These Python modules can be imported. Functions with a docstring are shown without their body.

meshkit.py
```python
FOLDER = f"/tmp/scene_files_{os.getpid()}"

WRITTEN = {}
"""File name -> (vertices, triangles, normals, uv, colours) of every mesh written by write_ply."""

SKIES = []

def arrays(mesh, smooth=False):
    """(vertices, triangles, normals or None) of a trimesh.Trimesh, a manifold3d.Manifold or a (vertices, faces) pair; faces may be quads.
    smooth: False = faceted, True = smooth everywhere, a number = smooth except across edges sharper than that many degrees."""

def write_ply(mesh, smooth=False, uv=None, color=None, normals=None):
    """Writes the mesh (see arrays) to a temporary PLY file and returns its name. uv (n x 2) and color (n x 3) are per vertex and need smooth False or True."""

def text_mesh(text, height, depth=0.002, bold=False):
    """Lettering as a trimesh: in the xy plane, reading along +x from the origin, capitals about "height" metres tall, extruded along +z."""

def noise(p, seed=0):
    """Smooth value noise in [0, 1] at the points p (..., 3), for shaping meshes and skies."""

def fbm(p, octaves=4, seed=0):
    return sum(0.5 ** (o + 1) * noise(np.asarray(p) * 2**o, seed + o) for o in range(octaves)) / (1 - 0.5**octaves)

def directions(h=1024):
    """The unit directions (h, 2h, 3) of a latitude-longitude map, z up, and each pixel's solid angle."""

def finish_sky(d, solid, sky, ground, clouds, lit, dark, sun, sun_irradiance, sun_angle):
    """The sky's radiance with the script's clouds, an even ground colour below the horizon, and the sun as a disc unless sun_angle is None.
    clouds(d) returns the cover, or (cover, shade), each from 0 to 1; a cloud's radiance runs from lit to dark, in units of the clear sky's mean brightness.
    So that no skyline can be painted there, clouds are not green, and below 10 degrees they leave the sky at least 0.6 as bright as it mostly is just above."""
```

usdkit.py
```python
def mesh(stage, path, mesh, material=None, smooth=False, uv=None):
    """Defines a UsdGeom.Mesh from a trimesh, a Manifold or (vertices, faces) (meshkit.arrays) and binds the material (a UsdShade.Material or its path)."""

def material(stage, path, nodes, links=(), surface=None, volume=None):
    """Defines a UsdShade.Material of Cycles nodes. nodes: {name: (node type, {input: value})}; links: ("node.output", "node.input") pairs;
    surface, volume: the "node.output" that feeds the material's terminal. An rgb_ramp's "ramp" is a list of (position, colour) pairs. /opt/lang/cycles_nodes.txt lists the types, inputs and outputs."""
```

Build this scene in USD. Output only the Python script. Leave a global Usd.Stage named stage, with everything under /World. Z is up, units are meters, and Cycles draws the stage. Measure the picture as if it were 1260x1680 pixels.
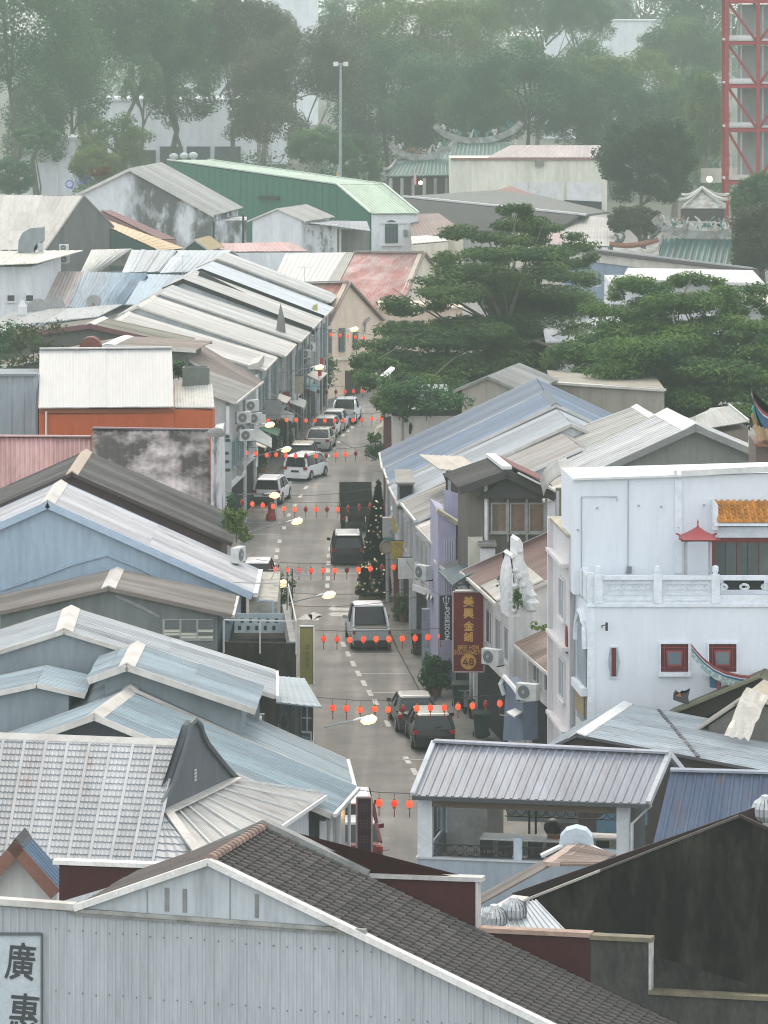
import math, random
import numpy as np, trimesh, usdkit, meshkit
from pxr import Usd, UsdGeom, UsdLux, UsdShade, Gf, Sdf, Vt

stage = Usd.Stage.CreateInMemory()
UsdGeom.SetStageUpAxis(stage, UsdGeom.Tokens.z)
UsdGeom.SetStageMetersPerUnit(stage, 1.0)
UsdGeom.Xform.Define(stage, '/World')
UsdGeom.Scope.Define(stage, '/World/Looks')
# ---------------------------------------------------------------- camera (tele lens from a high floor, level, shifted down)
F, H, CX = 6500.0, 31.5, 630.0          # focal length in photo pixels, eye height in metres, centre column
cam = UsdGeom.Camera.Define(stage, '/World/camera')
cam.AddTranslateOp().Set(Gf.Vec3d(0, 0, H))
cam.AddRotateXOp().Set(90.0)
cam.CreateHorizontalApertureAttr(36.0)
cam.CreateVerticalApertureAttr(48.0)
cam.CreateFocalLengthAttr(36.0 * F / 1260.0)
cam.CreateVerticalApertureOffsetAttr(-24.0)
cam.CreateClippingRangeAttr(Gf.Vec2f(1.0, 20000.0))
cam.CreateExposureAttr(1.05)
# ---------------------------------------------------------------- sky and soft sun
SUN_EL, SUN_AZ = math.radians(50), math.radians(-4)      # azimuth = atan2(x, y) of the direction to the sun
sun = UsdLux.DistantLight.Define(stage, '/World/sun')
sun.CreateIntensityAttr(0.27); sun.CreateAngleAttr(24.0); sun.CreateNormalizeAttr(True)
sun.CreateColorAttr(Gf.Vec3f(1.0, 0.88, 0.73))
sun.AddRotateZOp().Set(-math.degrees(SUN_AZ)); sun.AddRotateXOp().Set(-(90 - math.degrees(SUN_EL)))
sky_m = usdkit.material(stage, '/World/Looks/sky', {
    'sky': ('sky_texture', {'sky_type': 'single_scattering', 'sun_disc': False, 'sun_elevation': SUN_EL, 'sun_rotation': SUN_AZ, 'aerosol_density': 3.0}),
    'tc': ('texture_coordinate', {}),
    'n': ('noise_texture', {'scale': 2.2, 'detail': 5.0, 'roughness': 0.55}),
    'r': ('rgb_ramp', {'ramp': [(0.0, (4.75, 4.95, 5.1)), (1.0, (7.5, 7.65, 7.75))]}),
    'mx': ('mix', {'fac': 0.82}),
    'bg': ('background_shader', {'strength': 0.12})},
    [('tc.generated', 'n.vector'), ('n.fac', 'r.fac'), ('sky.color', 'mx.color1'), ('r.color', 'mx.color2'), ('mx.color', 'bg.color')], surface='bg.background')
dome = UsdLux.DomeLight.Define(stage, '/World/sky')
UsdShade.MaterialBindingAPI.Apply(dome.GetPrim()).Bind(sky_m)
dome.GetPrim().SetCustomDataByKey('kind', 'structure')

# ---------------------------------------------------------------- helpers
rng = random.Random(7); nrs = np.random.RandomState(11)
V = lambda *a: np.array(a, float)
UP = V(0, 0, 1)
def nz(v): return v / (np.linalg.norm(v) + 1e-12)
def P(x, y, Y): return V((x - CX) * Y / F, Y, H - y * Y / F)
def G(x, y, z=0.0): return P(x, y, (H - z) * F / y)
def ray(x, y, o, n):
    c = V(0, 0, H); d = V((x - CX) / F, 1, -y / F)
    return c + d * (np.dot(o - c, n) / np.dot(d, n))
def lerp(a, b, t): return a + (b - a) * t
_cnt = {}
def uniq(path):
    k = _cnt.get(path, 0); _cnt[path] = k + 1
    return path if k == 0 else f'{path}_{k:03d}'

class MB:
    def __init__(s): s.v = []; s.f = []; s.n = 0
    def add(s, v, f):
        s.v.append(np.asarray(v, float).reshape(-1, 3)); s.f += [tuple(int(i) + s.n for i in q) for q in f]; s.n += len(s.v[-1]); return s
    def quad(s, *p): return s.add(p, [tuple(range(len(p)))])
    def hexa(s, b, t):
        n = len(b)
        f = [tuple(range(n))[::-1], tuple(range(n, 2 * n))] + [(i, (i + 1) % n, n + (i + 1) % n, n + i) for i in range(n)]
        return s.add(list(b) + list(t), f)
    def prism(s, poly, vec): return s.hexa(list(poly), [p + vec for p in poly])
    def box(s, a, b):
        (x0, y0, z0), (x1, y1, z1) = a, b
        q = [V(x0, y0, z0), V(x1, y0, z0), V(x1, y1, z0), V(x0, y1, z0)]
        return s.prism(q, V(0, 0, z1 - z0))
    def obox(s, o, a, b, c): return s.prism([o, o + a, o + a + b, o + b], c)
    def beam(s, p, q, w, h, up=UP, c=0.0):
        d = nz(q - p); sd = nz(np.cross(d, up)); u = np.cross(sd, d)
        o = sd * (-w / 2) + u * (c - h / 2)
        return s.prism([p + o, p + o + sd * w, p + o + sd * w + u * h, p + o + u * h], q - p)
    def tube(s, pts, r, n=6, r2=None):
        pts = [np.asarray(p, float) for p in pts]; k = len(pts)
        rad = np.linspace(r, r if r2 is None else r2, k); V_ = []; Fc = []
        for i, p in enumerate(pts):
            d = nz(pts[min(i + 1, k - 1)] - pts[max(i - 1, 0)])
            a = nz(np.cross(d, V(0.31, 0.9, 0.2) if abs(d[2]) > 0.8 else UP)); b = np.cross(d, a)
            V_ += [p + rad[i] * (a * math.cos(t) + b * math.sin(t)) for t in np.arange(n) * 2 * math.pi / n]
        for i in range(k - 1):
            for j in range(n): Fc.append((i * n + j, i * n + (j + 1) % n, (i + 1) * n + (j + 1) % n, (i + 1) * n + j))
        Fc += [tuple(range(n))[::-1], tuple(range((k - 1) * n, k * n))]
        return s.add(V_, Fc)
    def tri(s, mesh, tr=V(0, 0, 0), sc=1.0):
        return s.add(np.asarray(mesh.vertices) * sc + tr, np.asarray(mesh.faces))
    def lathe(s, prof, o=V(0, 0, 0), n=16):
        V_ = []; Fc = []; k = len(prof)
        for r, z in prof: V_ += [o + V(r * math.cos(t), r * math.sin(t), z) for t in np.arange(n) * 2 * math.pi / n]
        for i in range(k - 1):
            for j in range(n): Fc.append((i * n + j, i * n + (j + 1) % n, (i + 1) * n + (j + 1) % n, (i + 1) * n + j))
        Fc += [tuple(range(n))[::-1], tuple(range((k - 1) * n, k * n))]
        return s.add(V_, Fc)
    def arrays(s): return np.concatenate(s.v), s.f

def _def_mesh(path, mb, m, off, smooth=False):
    if isinstance(mb, MB): v, f = mb.arrays()
    else: v, f = np.asarray(mb[0], float), mb[1]
    v = v - off
    if smooth:
        tf = []
        for q in f:
            for i in range(1, len(q) - 1): tf.append((q[0], q[i], q[i + 1]))
        tm = trimesh.Trimesh(v, np.array(tf), process=False)
        return usdkit.mesh(stage, path, tm, m, smooth=smooth).GetPrim()
    me = UsdGeom.Mesh.Define(stage, path)
    me.CreatePointsAttr(Vt.Vec3fArray.FromNumpy(v.astype(np.float32)))
    if isinstance(f, np.ndarray):
        cnt = np.full(len(f), f.shape[1], np.int32); idx = f.astype(np.int32).ravel()
    else:
        cnt = np.array([len(q) for q in f], np.int32); idx = np.array([i for q in f for i in q], np.int32)
    me.CreateFaceVertexCountsAttr(Vt.IntArray.FromNumpy(cnt)); me.CreateFaceVertexIndicesAttr(Vt.IntArray.FromNumpy(idx))
    me.CreateSubdivisionSchemeAttr('none')
    UsdShade.MaterialBindingAPI.Apply(me.GetPrim()).Bind(m)
    return me.GetPrim()
def tag(p, label=None, cat=None, group=None, kind=None):
    for k, v in (('label', label), ('category', cat), ('group', group), ('kind', kind)):
        if v: p.SetCustomDataByKey(k, v)
    return p
class T:
    """A top-level thing: an Xform at its base whose children are its parts."""
    def __init__(s, name, label, cat, loc, group=None, kind=None, rz=0.0):
        s.path = uniq('/World/' + name); s.o = np.asarray(loc, float)
        x = UsdGeom.Xform.Define(stage, s.path); x.AddTranslateOp().Set(Gf.Vec3d(*map(float, s.o)))
        s.rop = x.AddRotateZOp(); s.rop.Set(float(rz))
        s.prim = tag(x.GetPrim(), label, cat, group, kind)
    def part(s, name, mb, m, parent=None, smooth=False, label=None, kind=None, local=False):
        base = s.path if parent is None else str(parent.GetPath())
        p = _def_mesh(uniq(base + '/' + name), mb, m, V(0, 0, 0) if local else s.o, smooth)
        return tag(p, label, None, None, kind)
def copy_of(t, label, loc, rz=0.0, group=None):
    name = t.path.split('/')[-1].rstrip('0123456789').rstrip('_')
    c = T(name, label, t.prim.GetCustomDataByKey('category'), loc, group, rz=rz)
    c.prim.GetReferences().AddInternalReference(t.path); c.prim.SetInstanceable(True)
    return c
def single(name, mb, m, label, cat, group=None, kind=None, smooth=False):
    v = mb.arrays()[0] if isinstance(mb, MB) else np.asarray(mb[0])
    p = _def_mesh(uniq('/World/' + name), mb, m, V(0, 0, 0), smooth)
    return tag(p, label, cat, group, kind)

# ---------------------------------------------------------------- materials
_mats = {}
def M(name, col, dirt=None, amt=0.5, st=(1, 1, 1), sc=0.6, rough=0.7, rnd=0.06, metal=0.0, fine=0.12, lo=0.42, hi=0.72, bump=0.0, spec=0.25, fsc=7.0, xm=None, rust=0.0):
    if name in _mats: return _mats[name]
    dirt = dirt if dirt is not None else tuple(c * 0.55 for c in col)
    n = {'g': ('geometry', {}), 'mp': ('mapping', {'scale': tuple(sc * q for q in st)}),
         'n1': ('noise_texture', {'scale': 1.0, 'detail': 6.0, 'roughness': 0.62}),
         'r1': ('rgb_ramp', {'ramp': [(0.0, (0, 0, 0)), (lo, (0, 0, 0)), (hi, (amt,) * 3), (1.0, (amt,) * 3)]}),
         'mx': ('mix', {'color1': col, 'color2': dirt}),
         'n2': ('noise_texture', {'scale': fsc, 'detail': 4.0, 'roughness': 0.6}),
         'm2': ('map_range', {'from_min': 0.25, 'from_max': 0.75, 'to_min': 1 - fine, 'to_max': 1 + fine}),
         'oi': ('object_info', {}), 'm3': ('map_range', {'to_min': 1 - rnd, 'to_max': 1 + rnd}),
         'mu': ('math', {'math_type': 'multiply'}), 'hv': ('hsv', {}),
         'p': ('principled_bsdf', {'roughness': rough, 'metallic': metal, 'specular_ior_level': spec})}
    l = [('g.position', 'mp.vector'), ('mp.vector', 'n1.vector'), ('n1.fac', 'r1.fac'), ('r1.color', 'mx.fac'), ('mp.vector', 'n2.vector'), ('n2.fac', 'm2.value'),
         ('oi.random', 'm3.value'), ('m2.result', 'mu.value1'), ('m3.result', 'mu.value2'), ('mu.value', 'hv.value'), ('mx.color', 'hv.color'), ('hv.color', 'p.base_color')]
    if rust:
        n['n4'] = ('noise_texture', {'scale': 2.3, 'detail': 5.0, 'roughness': 0.7}); n['r4'] = ('rgb_ramp', {'ramp': [(0, (0, 0, 0)), (0.56, (0, 0, 0)), (0.68, (rust,) * 3), (1, (rust,) * 3)]}); n['m4'] = ('mix', {'color2': (0.17, 0.10, 0.065)})
        l.remove(('mx.color', 'hv.color')); l += [('mp.vector', 'n4.vector'), ('n4.fac', 'r4.fac'), ('r4.color', 'm4.fac'), ('mx.color', 'm4.color1'), ('m4.color', 'hv.color')]
    if xm:
        n['sx'] = ('separate_xyz', {}); n['xr'] = ('map_range', {'from_min': xm[0], 'from_max': xm[1], 'clamp': True}); n['xu'] = ('math', {'math_type': 'multiply'})
        l.remove(('r1.color', 'mx.fac')); l += [('g.position', 'sx.vector'), ('sx.x', 'xr.value'), ('xr.result', 'xu.value1'), ('r1.color', 'xu.value2'), ('xu.value', 'mx.fac')]
    if bump:
        n['b'] = ('bump', {'strength': 0.6, 'distance': bump}); l += [('n2.fac', 'b.height'), ('b.normal', 'p.normal')]
    _mats[name] = usdkit.material(stage, '/World/Looks/' + name, n, l, surface='p.BSDF'); return _mats[name]
def plain(name, col, rough=0.5, metal=0.0, emit=None, es=0.0, spec=0.5, coat=0.0, rnd=0.0):
    if name in _mats: return _mats[name]
    pr = {'base_color': col, 'roughness': rough, 'metallic': metal, 'specular_ior_level': spec, 'coat_weight': coat}
    if emit: pr.update({'emission_color': emit, 'emission_strength': es})
    _mats[name] = usdkit.material(stage, '/World/Looks/' + name, {'p': ('principled_bsdf', pr)}, [], surface='p.BSDF'); return _mats[name]
def leafm(name, c1, c2, sc=0.25, tr=0.25):
    if name in _mats: return _mats[name]
    _mats[name] = usdkit.material(stage, '/World/Looks/' + name, {
        'g': ('geometry', {}), 'n': ('noise_texture', {'scale': sc, 'detail': 3.0}),
        'r': ('rgb_ramp', {'ramp': [(0.32, c1), (0.68, c2)]}),
        'mr': ('map_range', {'to_min': 0.6, 'to_max': 1.4}), 'hv': ('hsv', {}),
        'p': ('principled_bsdf', {'roughness': 0.75, 'specular_ior_level': 0.2}), 't': ('translucent_bsdf', {}), 'mc': ('mix_closure', {'fac': tr})},
        [('g.position', 'n.vector'), ('n.fac', 'r.fac'), ('r.color', 'hv.color'), ('g.random_per_island', 'mr.value'), ('mr.result', 'hv.value'),
         ('hv.color', 'p.base_color'), ('hv.color', 't.color'), ('p.BSDF', 'mc.closure1'), ('t.BSDF', 'mc.closure2')], surface='mc.closure'); return _mats[name]
WS = (1, 1, 0.16)     # streaks run down walls
RX = (0.16, 1, 0.4)   # streaks run down roofs that fall to the left and right
RY = (1, 0.16, 0.3)   # streaks run down roofs that fall towards and away
def wallm(name, col, dirt=(0.10, 0.105, 0.10), amt=0.45, **k):
    k.setdefault('rough', 0.85); k.setdefault('rnd', 0.0); k.setdefault('sc', 0.8); k.setdefault('st', WS)
    return M(name, col, dirt, amt, **k)
def roofm(name, col, dirt=None, amt=0.5, st=RX, **k):
    k.setdefault('rough', 0.5); k.setdefault('rnd', 0.16); k.setdefault('rust', .42); k.setdefault('sc', 0.7); k.setdefault('lo', .38); k.setdefault('hi', .62); k.setdefault('fine', .16)
    return M(name, col, dirt, amt, st=st, **k)
GLASS = plain('window_glass', (0.035, 0.045, 0.05), 0.08, spec=0.6)
WHITE = M('white_paint', (0.60, 0.605, 0.60), (0.34, 0.33, 0.31), 0.45, rough=0.55)
OFFW = M('offwhite_paint', (0.52, 0.50, 0.465), (0.25, 0.23, 0.2), 0.55, rough=0.6)
DARK = M('dark_void', (0.025, 0.026, 0.028), (0.015, 0.015, 0.015), 0.5, rough=0.9)
STEEL = plain('grey_steel', (0.35, 0.36, 0.37), 0.45, 0.3)
BLACK = plain('black_metal', (0.02, 0.02, 0.022), 0.5)
CONC = M('weathered_concrete', (0.24, 0.235, 0.22), (0.06, 0.06, 0.055), 0.7, st=WS, sc=0.9, rough=0.9, bump=0.02)
DCONC = M('black_stained_concrete', (0.010, 0.009, 0.008), (0.05, 0.044, 0.036), 0.85, st=(1, 1, 0.3), spec=.08, sc=1.0, rough=0.92, bump=0.02, fine=0.4, lo=0.42, hi=0.68)

TRAP = [(0.0, 0), (0.56, 0), (0.66, 1), (0.86, 1), (0.96, 0)]
CORR = [(0.0, 0.0), (0.18, 0.35), (0.35, 0.9), (0.5, 1.0), (0.65, 0.9), (0.82, 0.35)]
def sheets(t, name, a, b, c, d, m, w=1.0, pitch=0.25, amp=0.035, prof=TRAP, th=0.05, jit=0.012, ragged=0.03, parent=None, n0=None, rows=1):
    """Roof slope a-b (eave) to d-c (ridge) laid as separate ribbed sheets, each a part."""
    n = nz(np.cross(b - a, d - a))
    if n[2] < 0: n = -n
    if n0 is not None and np.dot(n, n0) < 0: n = -n
    ns = max(1, int(round(np.linalg.norm(b - a) / w))); out = []
    for i in range(ns):
        for rr in range(rows):
            u0, u1 = i / ns, (i + 1) / ns + (0.004 if i < ns - 1 else 0)
            A, B, C, D = lerp(a, b, u0), lerp(a, b, u1), lerp(d, c, u1), lerp(d, c, u0)
            if rows > 1:
                e0, e1 = rr / rows, min(1.0, (rr + 1) / rows + 0.01)
                A, B, C, D = lerp(A, D, e0), lerp(B, C, e0), lerp(B, C, e1), lerp(A, D, e1)
            ex = rng.uniform(0, ragged) * nz(A - D); dn = n * (rng.uniform(0, jit) + 0.012 * (i % 2) - 0.02 * rr)
            A, B, C, D = A + ex + dn, B + ex + dn, C + dn, D + dn
            k = max(1, int(round(np.linalg.norm(B - A) / pitch)))
            pr = [((j + q[0]) / k, q[1] * amp) for j in range(k) for q in prof] + [(1.0, prof[0][1] * amp)]
            lo = [lerp(A, B, u) + n * h for u, h in pr]; hi = [lerp(D, C, u) + n * h for u, h in pr]
            K = len(pr); bt = -n * th
            vs = lo + hi + [p + bt - n * h for p, (u, h) in zip(lo, pr)] + [A + bt, B + bt, C + bt, D + bt]
            f = [(j, j + 1, K + j + 1, K + j) for j in range(K - 1)] + [(2 * K + j, 2 * K + j + 1, j + 1, j) for j in range(K - 1)]
            q = 3 * K; f += [(q, q + 3, q + 2, q + 1), (0, K, q + 3, q), (K - 1, q + 1, q + 2, 2 * K - 1)]
            mb = MB().add(vs, f); out.append(t.part(name, mb, m, parent))
    return out
def wall_sheets(t, name, p0, p1, zb, ztop, m, n, w=1.0, pitch=0.25, amp=0.03, prof=TRAP, parent=None):
    """Upright ribbed cladding between p0 and p1 (plan points), its top given by ztop(u)."""
    Lw = np.linalg.norm((p1 - p0)[:2]); ns = max(1, int(round(Lw / w)))
    for i in range(ns):
        u0, u1 = i / ns, (i + 1) / ns
        k = max(1, int(round((u1 - u0) * Lw / pitch))); off = n * (0.006 * (i % 2))
        pr = [(u0 + (u1 - u0) * (j + q[0]) / k, q[1] * amp) for j in range(k) for q in prof] + [(u1, 0.0)]
        lo, hi = [], []
        for u, h in pr:
            p = lerp(p0, p1, u) + n * h + off
            lo.append(V(p[0], p[1], zb)); hi.append(V(p[0], p[1], ztop(u)))
        K = len(pr)
        t.part(name, MB().add(lo + hi, [(j, j + 1, K + j + 1, K + j) for j in range(K - 1)]), m, parent)
def ridge_cap(t, A, B, dl, dr, m, w=0.3, th=0.05, name='ridge_cap', lift=0.06):
    """A folded cap along A-B with wings in the directions dl and dr."""
    u = UP * lift
    dl, dr = nz(dl) * w, nz(dr) * w
    prof = [A + u + dl, A + u + UP * 0.05, A + u + dr, A + u + dr - UP * th, A + u + UP * (0.05 - th), A + u + dl - UP * th]
    n = 6; vs = prof + [p + (B - A) for p in prof]
    f = [(i, (i + 1) % n, n + (i + 1) % n, n + i) for i in range(n)] + [(0, 1, 4, 5), (1, 2, 3, 4), (6, 11, 10, 7), (7, 10, 9, 8)]
    return t.part(name, MB().add(vs, f), m)
def window(t, o, ux, n, w, h, fm, pm=None, cols=2, rows=1, fr=0.07, dep=0.09, sill=True, name='window'):
    """Framed window on a wall: o is its lower corner, ux runs along the wall, n points out of it."""
    mb = MB(); D = n * dep
    for a, b, c, d in ((0, 0, w, fr), (0, h - fr, w, fr), (0, fr, fr, h - 2 * fr), (w - fr, fr, fr, h - 2 * fr)):
        mb.obox(o + ux * a + UP * b, ux * c, UP * d, D)
    for i in range(1, cols): mb.obox(o + ux * (w * i / cols - fr * 0.35) + UP * fr, ux * fr * 0.7, UP * (h - 2 * fr), D * 0.8)
    for i in range(1, rows): mb.obox(o + ux * fr + UP * (h * i / rows - fr * 0.3), ux * (w - 2 * fr), UP * fr * 0.6, D * 0.7)
    if sill: mb.obox(o - ux * 0.06 - UP * 0.07, ux * (w + 0.12), UP * 0.068, n * (dep + 0.06))
    p = t.part(name, mb, fm)
    t.part('pane', MB().obox(o + ux * fr * 0.8 + UP * fr * 0.8, ux * (w - 1.6 * fr), UP * (h - 1.6 * fr), n * 0.03), pm or GLASS, p)
    return p
def gable(name, label, ap, Y0, L, k, wall, rm, rt=None, lt=None, mirror=True, ov=0.3, pitch=0.25, amp=0.035, prof=TRAP, barge=None, ridge=None, zb=0.0,
          inset=0.6, cat='building', bh=0.16, w=1.0, rm_left=None, group=None, thing=None, cap_w=0.3, ends=True, rows=1):
    """A gable-ended house: near verge given by photo pixels at depth Y0, running back L metres along (k, 1)."""
    r = nz(V(k, 1, 0)); g = V(r[1], -r[0], 0)
    A = P(ap[0], ap[1], Y0); R = ray(*rt, A, r) if rt else None; Lf = ray(*lt, A, r) if lt else None
    if R is None: d = A - Lf; R = A + g * np.dot(d, g) - UP * d[2]
    if Lf is None: d = R - A; Lf = A - g * np.dot(d, g) + UP * d[2]
    t = thing or T(name, label, cat, V(*((A + r * L / 2)[:2]), zb), group)
    B, RB, LB = A + r * L, R + r * L, Lf + r * L
    sheets(t, 'roof_sheet', R, RB, B, A, rm, w=w, pitch=pitch, amp=amp, prof=prof, rows=rows)
    sheets(t, 'roof_sheet', LB, Lf, A, B, rm_left or rm, w=w, pitch=pitch, amp=amp, prof=prof, rows=rows)
    dn = UP * 0.14; o = r * ov
    Ri, Li = lerp(R, A, inset / max(np.linalg.norm(R - A), .1)) - dn, lerp(Lf, A, inset / max(np.linalg.norm(Lf - A), .1)) - dn
    poly = [V(Li[0], Li[1], zb), V(Ri[0], Ri[1], zb), Ri, A - dn, Li]
    wl = t.part('wall', MB().prism([p + o for p in poly], r * (L - 2 * ov)), wall) if wall is not None else None
    if barge is not None:
        for q in (R, Lf):
            t.part('barge_board', MB().beam(A - r * 0.02, q - r * 0.02, 0.05, bh, c=-bh / 2 + 0.03), barge)
            if ends: t.part('barge_board', MB().beam(B + r * 0.02, q + r * (L + 0.02), 0.05, bh, c=-bh / 2 + 0.03), barge)
    if ridge is not None: ridge_cap(t, A - r * 0.05, B + r * 0.05, Lf - A, R - A, ridge, w=cap_w, lift=amp + 0.02)
    return dict(t=t, A=A, R=R, L=Lf, B=B, RB=RB, LB=LB, r=r, g=g, Ri=Ri + o, Li=Li + o, wall=wl, len=L - 2 * ov)
def gutter(t, p, q, m, s=0.13): return t.part('gutter', MB().beam(p, q, s, s * 0.9, c=-0.06), m)
def facade(t, p0, p1, n, fm, pm=None, bays=3, z0=0.0, zu=3.7, zh=1.7, shop=2.8, shopm=None, pil=None, zt=6.0, canopy=None):
    """Street front from p0 to p1: shop opening below, framed windows above, pilasters between."""
    ux = V(*(p1 - p0)[:2], 0); W = np.linalg.norm(ux); ux = ux / W; b = W / bays
    o = V(p0[0], p0[1], z0)
    t.part('shop_opening', MB().obox(o + ux * 0.25 + n * 0.012, ux * (W - 0.5), UP * shop, n * 0.03), shopm or DARK)
    for i in range(bays):
        window(t, o + ux * (b * i + 0.2 * b) + UP * zu, ux, n, b * 0.6, zh, fm, pm, cols=2)
    if pil is not None:
        for i in (0, bays): t.part('pilaster', MB().obox(o + ux * (W * i / bays - 0.15) + n * 0.002, ux * 0.3, UP * zt, n * 0.18), pil)
        t.part('string_course', MB().obox(o + ux * 0.16 + UP * (shop + 0.15) + n * 0.002, ux * (W - 0.32), UP * 0.22, n * 0.22), pil)
    if canopy is not None:
        a, bb = o + UP * (shop + 0.1) + n * 1.3, o + ux * W + UP * (shop + 0.1) + n * 1.3
        sheets(t, 'canopy_sheet', a, bb, bb - n * 1.3 + UP * 0.45, a - n * 1.3 + UP * 0.45, canopy, w=1.5)
def pixpoly(pts, o, n): return [ray(x, y, o, n) for x, y in pts]
# ================================================================ SETTING: ground, road, pavements
def ground_mat():
    return M('earth_and_grass', (0.085, 0.09, 0.07), (0.05, 0.065, 0.035), 0.8, sc=0.05, rough=0.95, rnd=0)
def struct(name, mb, m, label): return single(name, mb, m, label, 'ground', kind='structure')
g_ = MB(); g_.quad(V(-1500, -60, -0.06), V(1500, -60, -0.06), V(1500, 3500, -0.06), V(-1500, 3500, -0.06))
struct('ground', g_, ground_mat(), 'dull earth and grass ground under the whole town')
pv_ = MB(); pv_.quad(V(-60, 60, -0.012), V(60, 60, -0.012), V(70, 560, -0.012), V(-80, 560, -0.012))
struct('paved_yard', pv_, M('yard_concrete', (0.2, 0.195, 0.18), (0.1, 0.1, 0.09), 0.7, sc=0.3, rough=0.95, rnd=0), 'grey concrete yards between the shophouses')
LK = [(-4.6, 90), (-1.4, 108), (-1.9, 122), (-2.9, 138), (-4.6, 160), (-6.2, 187), (-7.9, 215), (-8.6, 240), (-8.2, 251), (-6.6, 270), (-4.7, 297), (-3.4, 311), (-3.0, 316)]
RK = [(1.5, 90), (3.2, 108), (5.2, 122), (5.1, 140), (3.9, 156), (2.75, 167), (0.72, 191), (-0.45, 208), (-0.85, 240), (-0.75, 275), (-0.6, 297), (2.0, 307), (14, 309)]
def kx(K, y):
    ys = [k[1] for k in K]; return float(np.interp(y, ys, [k[0] for k in K]))
rd = MB(); ys = np.concatenate([np.arange(90, 306, 3.0), [306, 309, 311]])
for y0, y1 in zip(ys[:-1], ys[1:]):
    rd.quad(V(kx(LK, y0), y0, 0), V(kx(RK, y0), y0, 0), V(kx(RK, y1), y1, 0), V(kx(LK, y1), y1, 0))
asph = usdkit.material(stage, '/World/Looks/asphalt', {
    'g': ('geometry', {}), 'mp': ('mapping', {'scale': (1.1, 0.035, 1)}), 'n': ('noise_texture', {'scale': 0.9, 'detail': 3.0, 'roughness': 0.45}),
    'r': ('rgb_ramp', {'ramp': [(0.33, (0.125, 0.120, 0.113)), (0.55, (0.185, 0.177, 0.165)), (0.72, (0.28, 0.264, 0.242))]}),
    'n2': ('noise_texture', {'scale': 0.35, 'detail': 5.0, 'roughness': 0.65}), 'r2': ('rgb_ramp', {'ramp': [(0.40, (0.72, 0.72, 0.72)), (0.62, (1.06, 1.06, 1.05))]}),
    'mx': ('mix', {'mix_type': 'multiply', 'fac': 1.0}), 'n3': ('noise_texture', {'scale': 30.0, 'detail': 2.0}), 'b': ('bump', {'strength': 0.4, 'distance': 0.01}),
    'p': ('principled_bsdf', {'roughness': 0.82})},
    [('g.position', 'mp.vector'), ('mp.vector', 'n.vector'), ('n.fac', 'r.fac'), ('g.position', 'n2.vector'), ('n2.fac', 'r2.fac'), ('r.color', 'mx.color1'), ('r2.color', 'mx.color2'),
     ('g.position', 'n3.vector'), ('n3.fac', 'b.height'), ('b.normal', 'p.normal'), ('mx.color', 'p.base_color')], surface='p.BSDF')
single('road', rd, asph, 'worn grey asphalt street curving between the shophouse rows', 'road', kind='structure')
pave = M('pavement_concrete', (0.21, 0.2, 0.18), (0.1, 0.095, 0.085), 0.7, sc=0.7, rough=0.9, rnd=0)
for K, sgn, wd, lb in ((LK, -1, 2.2, 'left'), (RK, 1, 1.7, 'right')):
    mb = MB(); kk = [V(x, y, 0) for x, y in K]
    for p, q in zip(kk[:-1], kk[1:]):
        e = V(sgn * wd, 0, 0)
        mb.hexa([p - UP * .02, q - UP * .02, q + e - UP * .02, p + e - UP * .02], [p + UP * .13, q + UP * .13, q + e + UP * .13, p + e + UP * .13])
    single('pavement', mb, pave, f'concrete pavement with raised kerb along the {lb} side of the street', 'pavement', kind='structure')
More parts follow.
